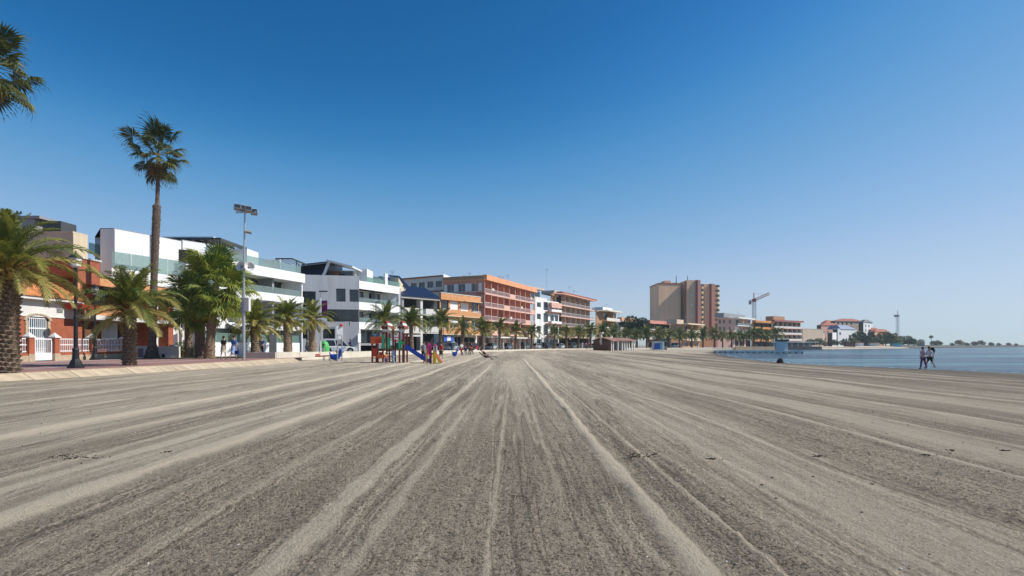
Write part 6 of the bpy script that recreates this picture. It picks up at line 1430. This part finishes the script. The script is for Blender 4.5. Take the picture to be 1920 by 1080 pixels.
def jetty():
    A = Vector((44.8, 126.5)); Bp = Vector((61, 119.2)); f = Face(A, Bp); r = empty('jetty', (A.x, A.y, 0), label='white edged wooden jetty on dark posts reaching over the water', cat='jetty')
    n = 26
    for i in range(n): u0 = f.L*i/n; q = MB(); f.box(q, u0+.01, f.L*(i+1)/n-.01, .12, .2, -2.4, 0); q.build('deck_plank', M['offwhite'], r, world=True)
    q = MB(); f.box(q, 0, f.L, .02, .3, .0, .06); q.build('edge_beam', M['white'], r, world=True)
    m = 15
    for i in range(m+1):
        u0 = (f.L-.3)*i/m; q = MB()
        f.box(q, u0, u0+.28, -1.2, .1, -.4, -.1); q.build('post', M['darkgrey'] if i > 7 else M['brown_wood'], r, world=True); q = MB(); f.box(q, u0, u0+.28, -1.2, .1, -2.2, -1.9); q.build('post', M['brown_wood'], r, world=True)
    for k in range(m): q = MB(); u0 = (f.L-.3)*k/m; f.box(q, u0+.3, u0+1.0, -.25, -.02, -.2, -.05); q.build('cross_brace', M['offwhite'], r, world=True)
    r = empty('jetty_hut', (*f.pt(f.u(1466), -1.2), .2), label='small pale blue hut with a dark green roof on the jetty', cat='hut'); u = f.u(1466)
    q = MB(); f.box(q, u-1.15, u+1.15, .2, 2.3, -2.2, -.3); q.build('wall', M['shade_or_grey_render'], r, world=True)
    for k in range(5): q = MB(); f.box(q, u-1.16, u+.5, .35+.38*k, .66+.38*k, -.3, -.26); q.build('cladding_board', mat('pale_blue_board', (.66, .74, .78), .7), r, world=True) if k == 0 else q.build('cladding_board', bpy.data.materials['pale_blue_board'], r, world=True)
    q = MB(); f.box(q, u+.55, u+1.1, .25, 2.2, -.3, -.27); q.build('door', M['white'], r, world=True)
    q = MB(); f.box(q, u-1.35, u+1.4, 2.3, 2.72, -2.5, -.05); q.build('roof', mat('dark_green_roof', (.015, .10, .09), .6), r, world=True)
    # low boat shelter and sea wall behind
    r = empty('sea_wall', (78, 196, 0), label='dark low sea wall with a long white terrace shelter behind the jetty', cat='sea wall'); g = Face((77, 196), (112, 205.5))
    for i in range(9): q = MB(); g.box(q, g.L*i/9, g.L*(i+1)/9-.05, -.6, .9, -.6, 0); q.build('wall_panel', M['stone_base' if i < 4 else 'darkgrey'], r, world=True)
    for k in range(8): u = g.L*(.45+.07*k); q = MB(); g.box(q, u, u+.15, .9, 2.4, -1, -.85); q.build('shelter_post', M['white'], r, world=True)
    q = MB(); g.box(q, g.L*.43, g.L*.98, 2.4, 2.6, -3.4, -.6); q.build('shelter_roof', M['white'], r, world=True)
    q = MB(); g.box(q, g.L*.45, g.L*.96, .9, 2.2, -3.3, -3.1); q.build('shelter_back', M['midgrey'], r, world=True)
jetty()
def crane():
    d = 290; r = empty('tower_crane', (P(1414, d).x, d, .4), label='red and grey lattice tower crane standing above the orange flats', cat='crane')
    m_t = mat('crane_grey', (.30, .33, .40), .6, .1); m_r = mat('crane_red', (.42, .10, .09), .6, .1)
    zt = Z(563, d)-.4
    def lattice(a, b, w, n, name, m):
        a = Vector(a); b = Vector(b); q = MB(); ax = (b-a).normalized(); s1_ = Vector((0, 1, 0)); s2_ = ax.cross(s1_).normalized(); c4 = [s1_*w+s2_*w, s1_*w-s2_*w, -s1_*w-s2_*w, -s1_*w+s2_*w]
        for c in c4: q.tube(a+c, b+c, .11, .11, 4)
        for i in range(n):
            p = a.lerp(b, i/n); p2 = a.lerp(b, (i+1)/n)
            for j in range(4): q.tube(p+c4[j], p2+c4[(j+1) % 4], .06, .06, 4)
        q.build(name, m, r)
    lattice((0, 0, 0), (0, 0, zt), .65, 16, 'mast', m_t)
    jx = P(1439, d).x-P(1414, d).x; jz = Z(551, d)-.4
    lattice((0, 0, zt), (jx, -2, jz), .5, 12, 'jib', m_r); lattice((0, 0, zt), (-2.3, 0, zt-.4), .45, 2, 'counter_jib', m_r)
    q = MB(); q.box(-2.6, -1.6, -.6, .6, zt-2.1, zt-.3); q.build('counterweight', m_t, r); q = MB(); q.box(-.7, .7, -.8, .8, zt-.9, zt+.8); q.build('cab', m_r, r)
    q = MB(); q.path([(0, 0, zt), (-.2, 0, Z(549, d)-.4)], [.35, .2], 5); q.build('tower_head', m_r, r); q = MB(); q.tube((-.2, 0, Z(549.5, d)-.4), (jx*.8, -1.6, jz*.0+zt+(jz-zt)*.8), .05, .05, 4); q.build('tie_cable', m_t, r)
    d = 430; r = empty('thin_crane', (P(1683, d).x, d, .4), label='thin distant tower crane seen end on above the far trees', cat='crane')
    zt = Z(592, d)-.4; lattice((0, 0, 0), (0, 0, zt), .7, 14, 'mast', m_t); lattice((-.4, 0, zt), (18.6, 30, zt+1), .6, 8, 'jib', m_t); q = MB(); q.box(-2.3, .8, -.8, .8, zt-.8, zt+.7); q.build('counter_jib', m_t, r); q = MB(); q.tube((0, 0, zt), (.1, 0, Z(581, d)-.4), .35, .15, 5); q.build('tower_head', m_t, r)
crane()
def watch_tower():
    d = 355; r = empty('watch_tower', (P(1727, d).x, d, .2), label='small hipped roof watch tower at the end of the far beach', cat='tower')
    q = MB(); q.box(-1.4, 1.4, -1.2, 1.2, 0, 3.0); q.build('body', M['midgrey'], r); q = MB(); q.box(-1.7, 1.7, -1.5, 1.5, 3.0, 3.3); q.build('gallery', M['offwhite'], r); q = MB(); q.prism([(-1.0, -1), (1.0, -1), (1.0, 1), (-1.0, 1)], 3.3, 3.9); q.build('cabin', M['glass'], r)
    q = MB(); n = len(q.v); q.v += [(-1.9, -1.6, 3.9), (1.9, -1.6, 3.9), (1.9, 1.6, 3.9), (-1.9, 1.6, 3.9), (0, 0, 4.9)]; q.f += [(0, 1, 4), (1, 2, 4), (2, 3, 4), (3, 0, 4), (3, 2, 1, 0)]; q.build('roof', M['darkgrey'], r)
    for i, (px, w, lab) in enumerate(((1607, 2.2, 'small dark beach hut at the left end of the far beach'), (1625, 1.6, 'small white beach hut on the far beach below the white end wall'), (1652, 2.4, 'wide pale beach bar on the middle of the far beach'), (1694, 2.6, 'green roofed beach bar on the right of the far beach'))):
        d = 262+i*14; r = empty('beach_hut', (P(px, d).x, d+6, .3), label=lab, cat='beach hut')
        q = MB(); q.box(-w, w, -1, 1, 0, 2.1); q.build('wall', M[('brown_wood', 'white', 'offwhite', 'sky_plastic')[i]], r); q = MB(); q.box(-w-.3, w+.3, -1.3, 1.3, 2.1, 2.4); q.build('roof', M[('darkgrey', 'roof_red', 'roof_red', 'green_plastic')[i]], r)
watch_tower()
def spit_land():
    mb = MB(); pts = [(205, 292), (250, 322), (330, 384), (420, 460), (900, 900)]
    for (x0, y0), (x1, y1) in zip(pts[:-1], pts[1:]): mb.hexa([(x0, y0, -.5), (x1, y1, -.5), (x1-20, y1+60, -.5), (x0-20, y0+60, -.5)], [(x0, y0, .1), (x1, y1, .1), (x1-14, y1+50, 1.3), (x0-14, y0+50, .9)])
    tag(mb.build('terrain', mat('spit_scrub', (.10, .09, .07), .95, .3, .1)), kind='structure')
    mb = MB(); 
    for (x0, y0, x1, y1) in ((112, 208, 123, 231), (123, 231, 206, 297)): mb.hexa([(x0+2, y0-3, -.4), (x1+2, y1-3, -.4), (x1-6, y1+6, -.4), (x0-6, y0+6, -.4)], [(x0+2, y0-3, -.25), (x1+2, y1-3, -.25), (x1-6, y1+6, .75), (x0-6, y0+6, .75)])
    tag(mb.build('beach', mat('far_beach_sand', (.55, .46, .34), .95, .1, .3)), kind='structure')
spit_land()

# ------------------------------------------------------------------ people
def cloth(name, c, var=.15): return mat(name, c, .85, var, 6)
CL = {k: cloth(k.replace(' ', '_')+'_cloth', c) for k, c in {'purple': (.16, .05, .16), 'pink check': (.62, .36, .42), 'dark green': (.03, .05, .035), 'black': (.015, .015, .018), 'navy': (.02, .04, .16), 'blue': (.03, .10, .32), 'white': (.72, .72, .72), 'beige': (.42, .36, .28), 'sky': (.30, .42, .62), 'denim': (.10, .16, .28), 'grey': (.22, .22, .24), 'red': (.5, .04, .05), 'orange': (.65, .2, .1), 'pink': (.75, .25, .42), 'brown': (.12, .06, .04), 'blonde': (.35, .22, .10), 'straw': (.55, .45, .25)}.items()}
def skin_mesh(nodes, edges, radii, name, sub=1):
    me = bpy.data.meshes.new(name+'_cage'); me.from_pydata([nodes[k] for k in nodes], [(list(nodes).index(a), list(nodes).index(b)) for a, b in edges], [])
    o = bpy.data.objects.new('cage', me); COL.objects.link(o); m = o.modifiers.new('s', 'SKIN'); sv = me.skin_vertices[0].data
    for i, k in enumerate(nodes): r = radii[k]; sv[i].radius = (r, r) if not hasattr(r, '__len__') else r; sv[i].use_root = (i == 0)
    m.use_smooth_shade = True; s_ = o.modifiers.new('u', 'SUBSURF'); s_.levels = s_.render_levels = sub
    dg = bpy.context.evaluated_depsgraph_get(); ev = o.evaluated_get(dg); out = bpy.data.meshes.new_from_object(ev); bpy.data.objects.remove(o); return out
def join_into(me, mb):
    """append extra surface (fingers, nose, ears) to a body mesh"""
    v = [tuple(x.co) for x in me.vertices]; f = [tuple(p.vertices) for p in me.polygons]; b = len(v); v += mb.v; f += [tuple(b+q for q in g) for g in mb.f]
    out = bpy.data.meshes.new('person_body'); out.from_pydata(v, [], f); out.shade_smooth(); out.update(); return out
def person(px, d, z, H, yaw, label, top='white', bottom='navy', hair='hair', legs=((12, 4), (-10, -18)), arms=((-14, 12), (12, 18)), lean=3, skirt=False, shorts=False, sit=False, hat=None, sleeves=True, group=None, pos=None, lie=False, hair_long=False, seat=None):
    k = H/1.75; r = empty('person', (pos if pos else (P(px, d).x, d, z)), yaw, label, 'person', group)
    def V(x, y, zz): return Vector((x, y, zz))
    def rot(v, a): a = R(a); return Vector((v.x, v.y*math.cos(a)+v.z*math.sin(a), -v.y*math.sin(a)+v.z*math.cos(a)))   # swing towards -y (forward)
    hz = seat if seat is not None else .92*k
    pel = V(0, 0, hz)
    up = rot(V(0, 0, 1), 0); ln = R(lean); upv = Vector((0, -math.sin(ln), math.cos(ln)))
    N = {}; N['pelvis'] = pel; N['waist'] = pel+upv*.16*k; N['chest'] = pel+upv*.38*k; N['neck'] = pel+upv*.54*k; N['head0'] = pel+upv*.62*k+Vector((0, -.01*k, 0)); N['head1'] = pel+upv*.74*k+Vector((0, -.012*k, 0)); N['head2'] = pel+upv*.82*k
    E = [('pelvis', 'waist'), ('waist', 'chest'), ('chest', 'neck'), ('neck', 'head0'), ('head0', 'head1'), ('head1', 'head2')]
    Rr = {'pelvis': .135*k, 'waist': .12*k, 'chest': .145*k, 'neck': .055*k, 'head0': .07*k, 'head1': .095*k, 'head2': .07*k}
    hands = []
    for s_, n_, (th, kn), (sa, ea) in ((-1, 'l', legs[0], arms[0]), (1, 'r', legs[1], arms[1])):
        if sit: th, kn = (82, -85) if not lie else (th, kn)
        def dirv(a): a = R(a); return Vector((0, -math.sin(a), -math.cos(a)))
        hip = pel+Vector((s_*.085*k, 0, -.06*k)); knee = hip+dirv(th)*.41*k; ank = knee+dirv(th+kn if not sit else th+kn)*.42*k; toe = ank+Vector((0, -.15*k, -.045*k)) if not lie else ank+Vector((0, -.05*k, .14*k))
        N['hip'+n_] = hip; N['knee'+n_] = knee; N['ank'+n_] = ank; N['toe'+n_] = toe; E += [('pelvis', 'hip'+n_), ('hip'+n_, 'knee'+n_), ('knee'+n_, 'ank'+n_), ('ank'+n_, 'toe'+n_)]
        Rr.update({'hip'+n_: .09*k, 'knee'+n_: .056*k, 'ank'+n_: .038*k, 'toe'+n_: .032*k})
        sh = N['chest']+Vector((s_*.17*k, 0, .09*k)); el = sh+dirv(sa)*.28*k+Vector((s_*.035*k, 0, 0)); wr = el+dirv(sa+ea)*.25*k; pl = wr+dirv(sa+ea)*.07*k
        N['sh'+n_] = sh; N['el'+n_] = el; N['wr'+n_] = wr; N['palm'+n_] = pl; E += [('chest', 'sh'+n_), ('sh'+n_, 'el'+n_), ('el'+n_, 'wr'+n_), ('wr'+n_, 'palm'+n_)]
        Rr.update({'sh'+n_: .06*k, 'el'+n_: .042*k, 'wr'+n_: .028*k, 'palm'+n_: (.036*k, .022*k)}); hands.append((pl, dirv(sa+ea), s_))
    body = skin_mesh(N, E, Rr, 'person_body'); x = MB()
    for pl, dv, s_ in hands:
        for j, (o_, l) in enumerate(((-.026, .062), (-.009, .072), (.009, .068), (.026, .052))):
            p0 = pl+Vector((0, o_*k, 0))+dv*.02*k; p1 = p0+dv*l*.6*k; p2 = p1+(dv*.7+Vector((-s_*.6, 0, 0))).normalized()*l*.45*k; x.path([p0, p1, p2], [.009*k, .008*k, .006*k], 5)
        p0 = pl+Vector((0, -.03*k, 0)); x.path([p0, p0+(dv*.5+Vector((-s_*.2, -.8, 0))).normalized()*.035*k, p0+dv*.05*k+Vector((-s_*.01, -.035*k, 0))], [.011*k, .01*k, .007*k], 5)
    hc = N['head1']; x.path([hc+Vector((0, -.088*k, .02*k)), hc+Vector((0, -.118*k, -.018*k)), hc+Vector((0, -.09*k, -.03*k))], [.008*k, .016*k, .008*k], 6)
    for s_ in (-1, 1): x.ball(hc+Vector((s_*.094*k, .01*k, -.005*k)), .012*k, .022*k, .032*k, 6, 4)
    body = join_into(body, x); bo = mesh_obj('body', body, M['skin'], r)
    e_ = MB()
    for s_ in (-1, 1): e_.ball(hc+Vector((s_*.034*k, -.087*k, .012*k)), .013*k, .008*k, .008*k, 6, 4)
    e_.box(hc.x-.025*k, hc.x+.025*k, hc.y-.096*k, hc.y-.085*k, hc.z-.055*k, hc.z-.047*k); f_ = e_.build('eyes_and_mouth', M['hair'], bo)
    # clothes over the same joints
    def sub(keys, grow, name, m):
        n2 = {q: N[q] for q in keys}; e2 = [e for e in E if e[0] in n2 and e[1] in n2]; r2 = {q: (Rr[q] if not hasattr(Rr[q], '__len__') else Rr[q][0])+grow*k for q in keys}
        return mesh_obj(name, skin_mesh(n2, e2, r2, name), m, r)
    tk = ['pelvis', 'waist', 'chest', 'shl', 'shr']+(['ell', 'elr'] if sleeves else [])
    N['ell_'] = None; del N['ell_']; sub(tk, .022, 'shirt', CL[top])
    def cut(a, b, t): return N[a].lerp(N[b], t)
    if skirt:
        q = MB(); c0 = N['waist']; mid = (N['kneel']+N['kneer'])/2
        q.path([c0, pel, pel.lerp(mid, .5), mid+Vector((0, 0, .03*k))], [.15*k, .185*k, .20*k, .215*k], 14); q.smooth = True; q.build('skirt', CL[bottom], r)
    elif shorts:
        sv = dict(N); 
        for n_ in 'lr': sv['mid'+n_] = cut('hip'+n_, 'knee'+n_, .8)
        n2 = {q: sv[q] for q in ('pelvis', 'hipl', 'midl', 'hipr', 'midr')}; mesh_obj('shorts', skin_mesh(n2, [('pelvis', 'hipl'), ('hipl', 'midl'), ('pelvis', 'hipr'), ('hipr', 'midr')], {'pelvis': .155*k, 'hipl': .112*k, 'hipr': .112*k, 'midl': .095*k, 'midr': .095*k}, 'shorts'), CL[bottom], r)
    else: sub(['pelvis', 'hipl', 'kneel', 'ankl', 'hipr', 'kneer', 'ankr'], .022, 'trousers', CL[bottom])
    h = MB(); h.smooth = True; h.ball(hc+Vector((0, .018*k, .035*k)), .104*k, .108*k, .10*k, 12, 8)
    if hair_long: h.path([hc+Vector((0, .05*k, .03*k)), hc+Vector((0, .085*k, -.07*k)), hc+Vector((0, .08*k, -.19*k))], [.085*k, .075*k, .04*k], 8)
    h.build('hair', M['hair'] if hair == 'hair' else CL[hair], r)
    if hat: q = MB(); q.lathe(hc+Vector((0, 0, .05*k)), [(.19*k, 0), (.12*k, .02*k), (.105*k, .09*k), (.05*k, .11*k)], 14); q.build('hat', CL[hat], r)
    for n_ in 'lr':
        a = N['ank'+n_]; t_ = N['toe'+n_]; q = MB(); q.smooth = True; q.path([a+Vector((0, .045*k, -.045*k)), a+Vector((0, 0, -.03*k)), t_+Vector((0, -.01, -.008*k))], [.035*k, .05*k, .036*k], 8); q.build('shoe', M['tyre'] if bottom != 'white' else CL['white'], r)
    # stand on the ground
    if not sit and not lie:
        low = min(N['ankl'].z, N['ankr'].z)-.085*k
        for ch in r.children: ch.location.z -= low
    return r
A_ = math.pi
# the couple at the water's edge, walking left with their backs half turned
person(1731, 43.0, -.245, 1.62, R(-70), 'person in pink checked top and purple leggings walking along the water edge', 'pink check', 'purple', legs=((16, -6), (-14, -14)), arms=((-20, 30), (20, 25)), lean=5, hair_long=True)
person(1743.5, 43.9, -.245, 1.68, R(-75), 'person in white shirt and dark green shorts with a backpack at the water edge', 'white', 'dark green', legs=((26, -8), (-22, -22)), arms=((22, 22), (-24, 18)), lean=6, shorts=True)
def backpack(): 
    x = P(1743.5, 43.9); r = empty('backpack', (x.x+.22, x.y+.06, .92), R(-75), 'black backpack on the back of the walker in the white shirt', 'backpack')
    q = MB(); q.smooth = True; q.path([(0, .03, 0), (0, .05, .22), (0, .02, .46)], [.15, .17, .10], 10); q.build('bag', CL['black'], r); q = MB(); q.path([(0, .17, .05), (0, .21, .13), (0, .17, .24)], [.08, .10, .06], 8); q.build('pocket', M['darkgrey'], r)
    for s_ in (-1, 1): q = MB(); q.path([(s_*.1, -.05, .45), (s_*.13, -.20, .40), (s_*.13, -.24, .2), (s_*.1, -.08, .02)], .02, 5); q.build('strap', CL['black'], r)
backpack()
# on the promenade
person(419, 43.5, .5, 1.70, R(175), 'person in a black top and long beige skirt walking away on the promenade', 'black', 'beige', legs=((12, -4), (-12, -10)), skirt=True, hair_long=True)
person(438, 42.5, .5, 1.72, R(170), 'person in a blue top and short patterned skirt carrying a bag beside the floodlight mast', 'blue', 'sky', legs=((16, -4), (-16, -20)), skirt=True, arms=((-10, 8), (16, 14)))
x_ = P(441.5, 42.4); r = empty('shopping_bag', (x_.x+.12, x_.y, .88), label='blue cloth bag hanging beside the person in the blue top', cat='bag'); q = MB(); q.prism([(-.14, -.05), (.14, -.05), (.14, .05), (-.14, .05)], 0, [.28, .28, .28, .28]); q.build('bag_body', CL['navy'], r); q = MB(); q.path([(-.1, 0, .27), (-.06, 0, .42), (.06, 0, .42), (.1, 0, .27)], .012, 5); q.build('strap', CL['navy'], r)
person(371, 49, .5, 1.72, R(160), 'person in a white shirt and navy shorts behind the crossing fan palm trunks', 'white', 'navy', shorts=True)
person(490, 51, .5, 1.75, R(190), 'person in dark clothes standing just right of the short bottle trunk palm', 'navy', 'black')
person(575, 62, .5, 1.70, R(120), 'person in grey walking between the two palms behind the low wall corner', 'grey', 'denim')
person(656, 74, .5, 1.76, R(90), 'person in dark jacket beside the back of the white parked estate car', 'purple', 'black')
person(590, 66, .5, 1.66, R(60), 'person in red shorts just left of the green bottle bank', 'grey', 'red', shorts=True)
# children and adults at the playground
G = .09
person(723, 41.2, G, .92, R(200), 'toddler in orange top and purple trousers standing under the climbing frame', 'orange', 'purple', legs=((14, -18), (-6, -14)), hair='blonde')
person(738, 42.0, G, 1.20, R(240), 'child in pale blue shirt and light trousers standing beside the frame posts', 'sky', 'sky', hair='hair')
person(797, 42.9, G+.02, 1.05, R(150), 'small child in pink beside the lower end of the blue slide', 'pink', 'red', hair='blonde')
person(794, 49, G, 1.72, R(170), 'adult in dark clothes standing behind the end of the blue slide', 'grey', 'black')
person(632, 48.8, .38, 1.05, R(90), 'child in white top riding the red seesaw behind the notice board', 'white', 'denim', sit=True, seat=.62)
person(827, 52, G, 1.68, R(150), 'adult in red top and green shorts just right of the pink slide', 'red', 'dark green', shorts=True)
# bench group in front of the red car
def bench(px, d, label):
    x = P(px, d); r = empty('bench', (x.x, x.y, .16), label=label, cat='bench')
    q = MB(); q.box(-.9, .9, -.2, .2, .40, .45); q.build('seat', M['concrete'], r)
    for s_ in (-.7, .7): q = MB(); q.box(s_-.08, s_+.08, -.16, .16, 0, .40); q.build('leg', M['concrete'], r)
bench(877, 76, 'low concrete bench on the sand in front of the red parked car')
person(865, 76, .16, 1.7, R(30), 'person in white shirt and red trousers standing at the left end of the bench', 'white', 'red')
person(873, 76, .16, 1.7, R(10), 'person in dark top seated on the left of the bench', 'navy', 'beige', sit=True, seat=.52, pos=(P(873, 76).x, 76, .16))
person(881, 76, .16, 1.66, R(-20), 'person in brown top seated on the right of the bench', 'brown', 'beige', sit=True, seat=.52, pos=(P(881, 76).x, 76, .16))
person(884.5, 76.3, .16, 1.7, R(-60), 'person in brown clothes standing at the right end of the bench', 'brown', 'brown')
# sunbather on a lounger
def lounger():
    x = P(918, 56); r = empty('sun_lounger', (x.x, x.y, .09), label='low folding sun lounger on the open sand right of the blue spring rider', cat='sun lounger')
    q = MB(); q.box(-.55, .75, -.3, .3, .28, .33); q.build('seat', CL['navy'], r); q = MB(); q.hexa([(-.55, -.3, .28), (-.5, -.3, .33), (-.5, .3, .33), (-.55, .3, .28)], [(-1.05, -.3, .75), (-1.0, -.3, .8), (-1.0, .3, .8), (-1.05, .3, .75)]); q.build('backrest', CL['brown'], r)
    for xx in (-.45, .65):
        for yy in (-.28, .28): q = MB(); q.tube((xx, yy, 0), (xx, yy, .3), .02); q.build('leg', M['steel'], r)
lounger()
person(918, 56, .09, 1.7, R(90), 'person reclining on the low sun lounger with raised knees', 'black', 'black', sit=True, lie=True, seat=.42, legs=((78, -40), (88, -60)), arms=((20, 40), (30, 50)), lean=-42, shorts=True, pos=(P(918, 56).x-.35, 56, .09))
x_ = P(900, 56.5); r = empty('beach_towel', (x_.x, x_.y, .10), label='dark red towel lying flat on the sand left of the sun lounger', cat='towel'); q = MB(); q.prism([(-.7, -.35), (.7, -.3), (.72, .35), (-.68, .3)], 0, .03); q.build('cloth', CL['red'], r)
# distant passers-by
for i, (px, d, t, b_, lab) in enumerate(((1092, 146, 'white', 'white', 'distant passer-by in white below the right side of the terracotta roofed flats'), (1099, 147, 'pink', 'denim', 'distant passer-by in pink just left of the small white car'), (1103, 147, 'red', 'grey', 'distant passer-by in red just left of the brown kiosk'), (943, 106, 'white', 'white', 'distant passer-by in white before the pink hotel'), (1150, 143, 'straw', 'beige', 'distant person at the kiosk posts'), (1158, 144, 'navy', 'navy', 'distant person in navy at the kiosk counter'))):
    person(px, d, .5 if px < 1120 else .1, 1.72, R(40*i), lab, t, b_)
x_ = P(693, 96); person(693, 96, 11.25, 1.7, R(180), 'person in black standing on the roof terrace of the grey and white house', 'black', 'black')

# ------------------------------------------------------------------ small things on the sand
def sand_z(x, y):
    s_ = float(signed_dist(np.array([x]), np.array([y]), SHORE)[0]); return WATER+.0155*min(s_, 34) if s_ > 0 else WATER
def weed_lump():
    d = 57.5; x = P(1463, d).x; z = sand_z(x, d); r = empty('seaweed_heap', (x, d, z-.02), label='dark rounded heap of seaweed lying on the sand near the water', cat='seaweed')
    rnd = random.Random(5); q = MB(); q.smooth = True; n = 14; m = 9
    for i in range(m+1):
        for k in range(n):
            th = math.pi*.5*i/m; an = 2*math.pi*k/n; rr = .30*math.cos(th)*(1+rnd.uniform(-.18, .18)) if i < m else .01; q.v.append((math.cos(an)*rr*1.1, math.sin(an)*rr, .52*math.sin(th)+rnd.uniform(-.03, .03)+.0))
    for i in range(m):
        for k in range(n): j = (k+1) % n; q.f.append((i*n+k, i*n+j, (i+1)*n+j, (i+1)*n+k))
    q.build('mound', M['black_metal'] if False else mat('dried_seaweed', (.018, .014, .012), .95, .5, 12, .6), r); q = MB()
    for i in range(120): a = rnd.uniform(0, 6.3); rr = rnd.uniform(.1, .36); p = Vector((math.cos(a)*rr, math.sin(a)*rr, rnd.uniform(.0, .5)*(1-rr*1.6))); e = p+Vector((rnd.uniform(-.12, .12), rnd.uniform(-.12, .12), rnd.uniform(-.02, .1))); q.path([p, e], [.012, .004], 3, False)
    tag(q.build('strands', bpy.data.materials['dried_seaweed'], r), kind='stuff')
weed_lump()
def debris():
    rnd = random.Random(11); dark = bpy.data.materials['dried_seaweed']
    q = MB()
    spots = [(112, 897, .10), (150, 900, .22), (312, 888, .03), (392, 894, .08), (425, 890, .05), (532, 885, .16), (560, 887, .10), (641, 893, .12), (770, 889, .10), (1192, 899, .12), (1208, 893, .16), (1338, 901, .05), (1536, 890, .08), (1742, 884, .08), (1786, 873, .06), (1884, 871, .05)]
    for px, py, w in spots:
        d = 1.6*F/(py-HY); x = P(px, d).x; z = sand_z(x, d)+.012
        for i in range(int(8+w*60)): p = Vector((x+rnd.gauss(0, w*.6), d+rnd.gauss(0, .02+w*.12), z+rnd.uniform(0, .01))); e = p+Vector((rnd.uniform(-.06, .06), rnd.uniform(-.03, .03), rnd.uniform(-.004, .012))); q.path([p, p.lerp(e, .5)+Vector((0, 0, .006)), e], [.004, .005, .002], 4, False)
    tag(q.build('seaweed_scraps', dark), kind='stuff')
    q = MB()
    for i in range(520):
        y = 3.4+(rnd.random()**1.7)*34; x = rnd.uniform(-1, 1)*y*.95; z = sand_z(x, y)+.012; s = rnd.uniform(.003, .008)+.0002*y; q.lathe((x, y, z), [(s, 0), (s*.9, s*.5), (s*.2, s*.8)], 6, 1, rnd.uniform(.6, 1))
    tag(q.build('shell_fragments', M['white']), kind='stuff')
    q = MB()
    for i in range(900):
        y = 3.4+(rnd.random()**1.6)*26; x = rnd.uniform(-1, 1)*y*.95; z = sand_z(x, y)+.0; s = rnd.uniform(.006, .015); q.lathe((x, y, z), [(s, 0), (s*1.1, s*.5), (s*.5, s*1.0)], 6, 1, rnd.uniform(.6, 1))
    tag(q.build('pebbles', mat('sand_clods', (.24, .20, .15), .95, .4, 20)), kind='stuff')
debris()

# ------------------------------------------------------------------ sea air
def haze():
    m = bpy.data.materials.new('sea_haze'); m.use_nodes = True; n = m.node_tree; n.nodes.clear()
    v = n.nodes.new('ShaderNodeVolumePrincipled'); o = n.nodes.new('ShaderNodeOutputMaterial')
    v.inputs['Color'].default_value = (.78, .92, 1, 1); v.inputs['Density'].default_value = .00025; v.inputs['Anisotropy'].default_value = .3
    n.links.new(v.outputs[0], o.inputs['Volume'])
    q = MB(); q.box(-760, 1560, -260, 1560, -16, 44); tag(q.build('haze', m), kind='stuff')
haze()
scene.cycles.volume_bounces = 0
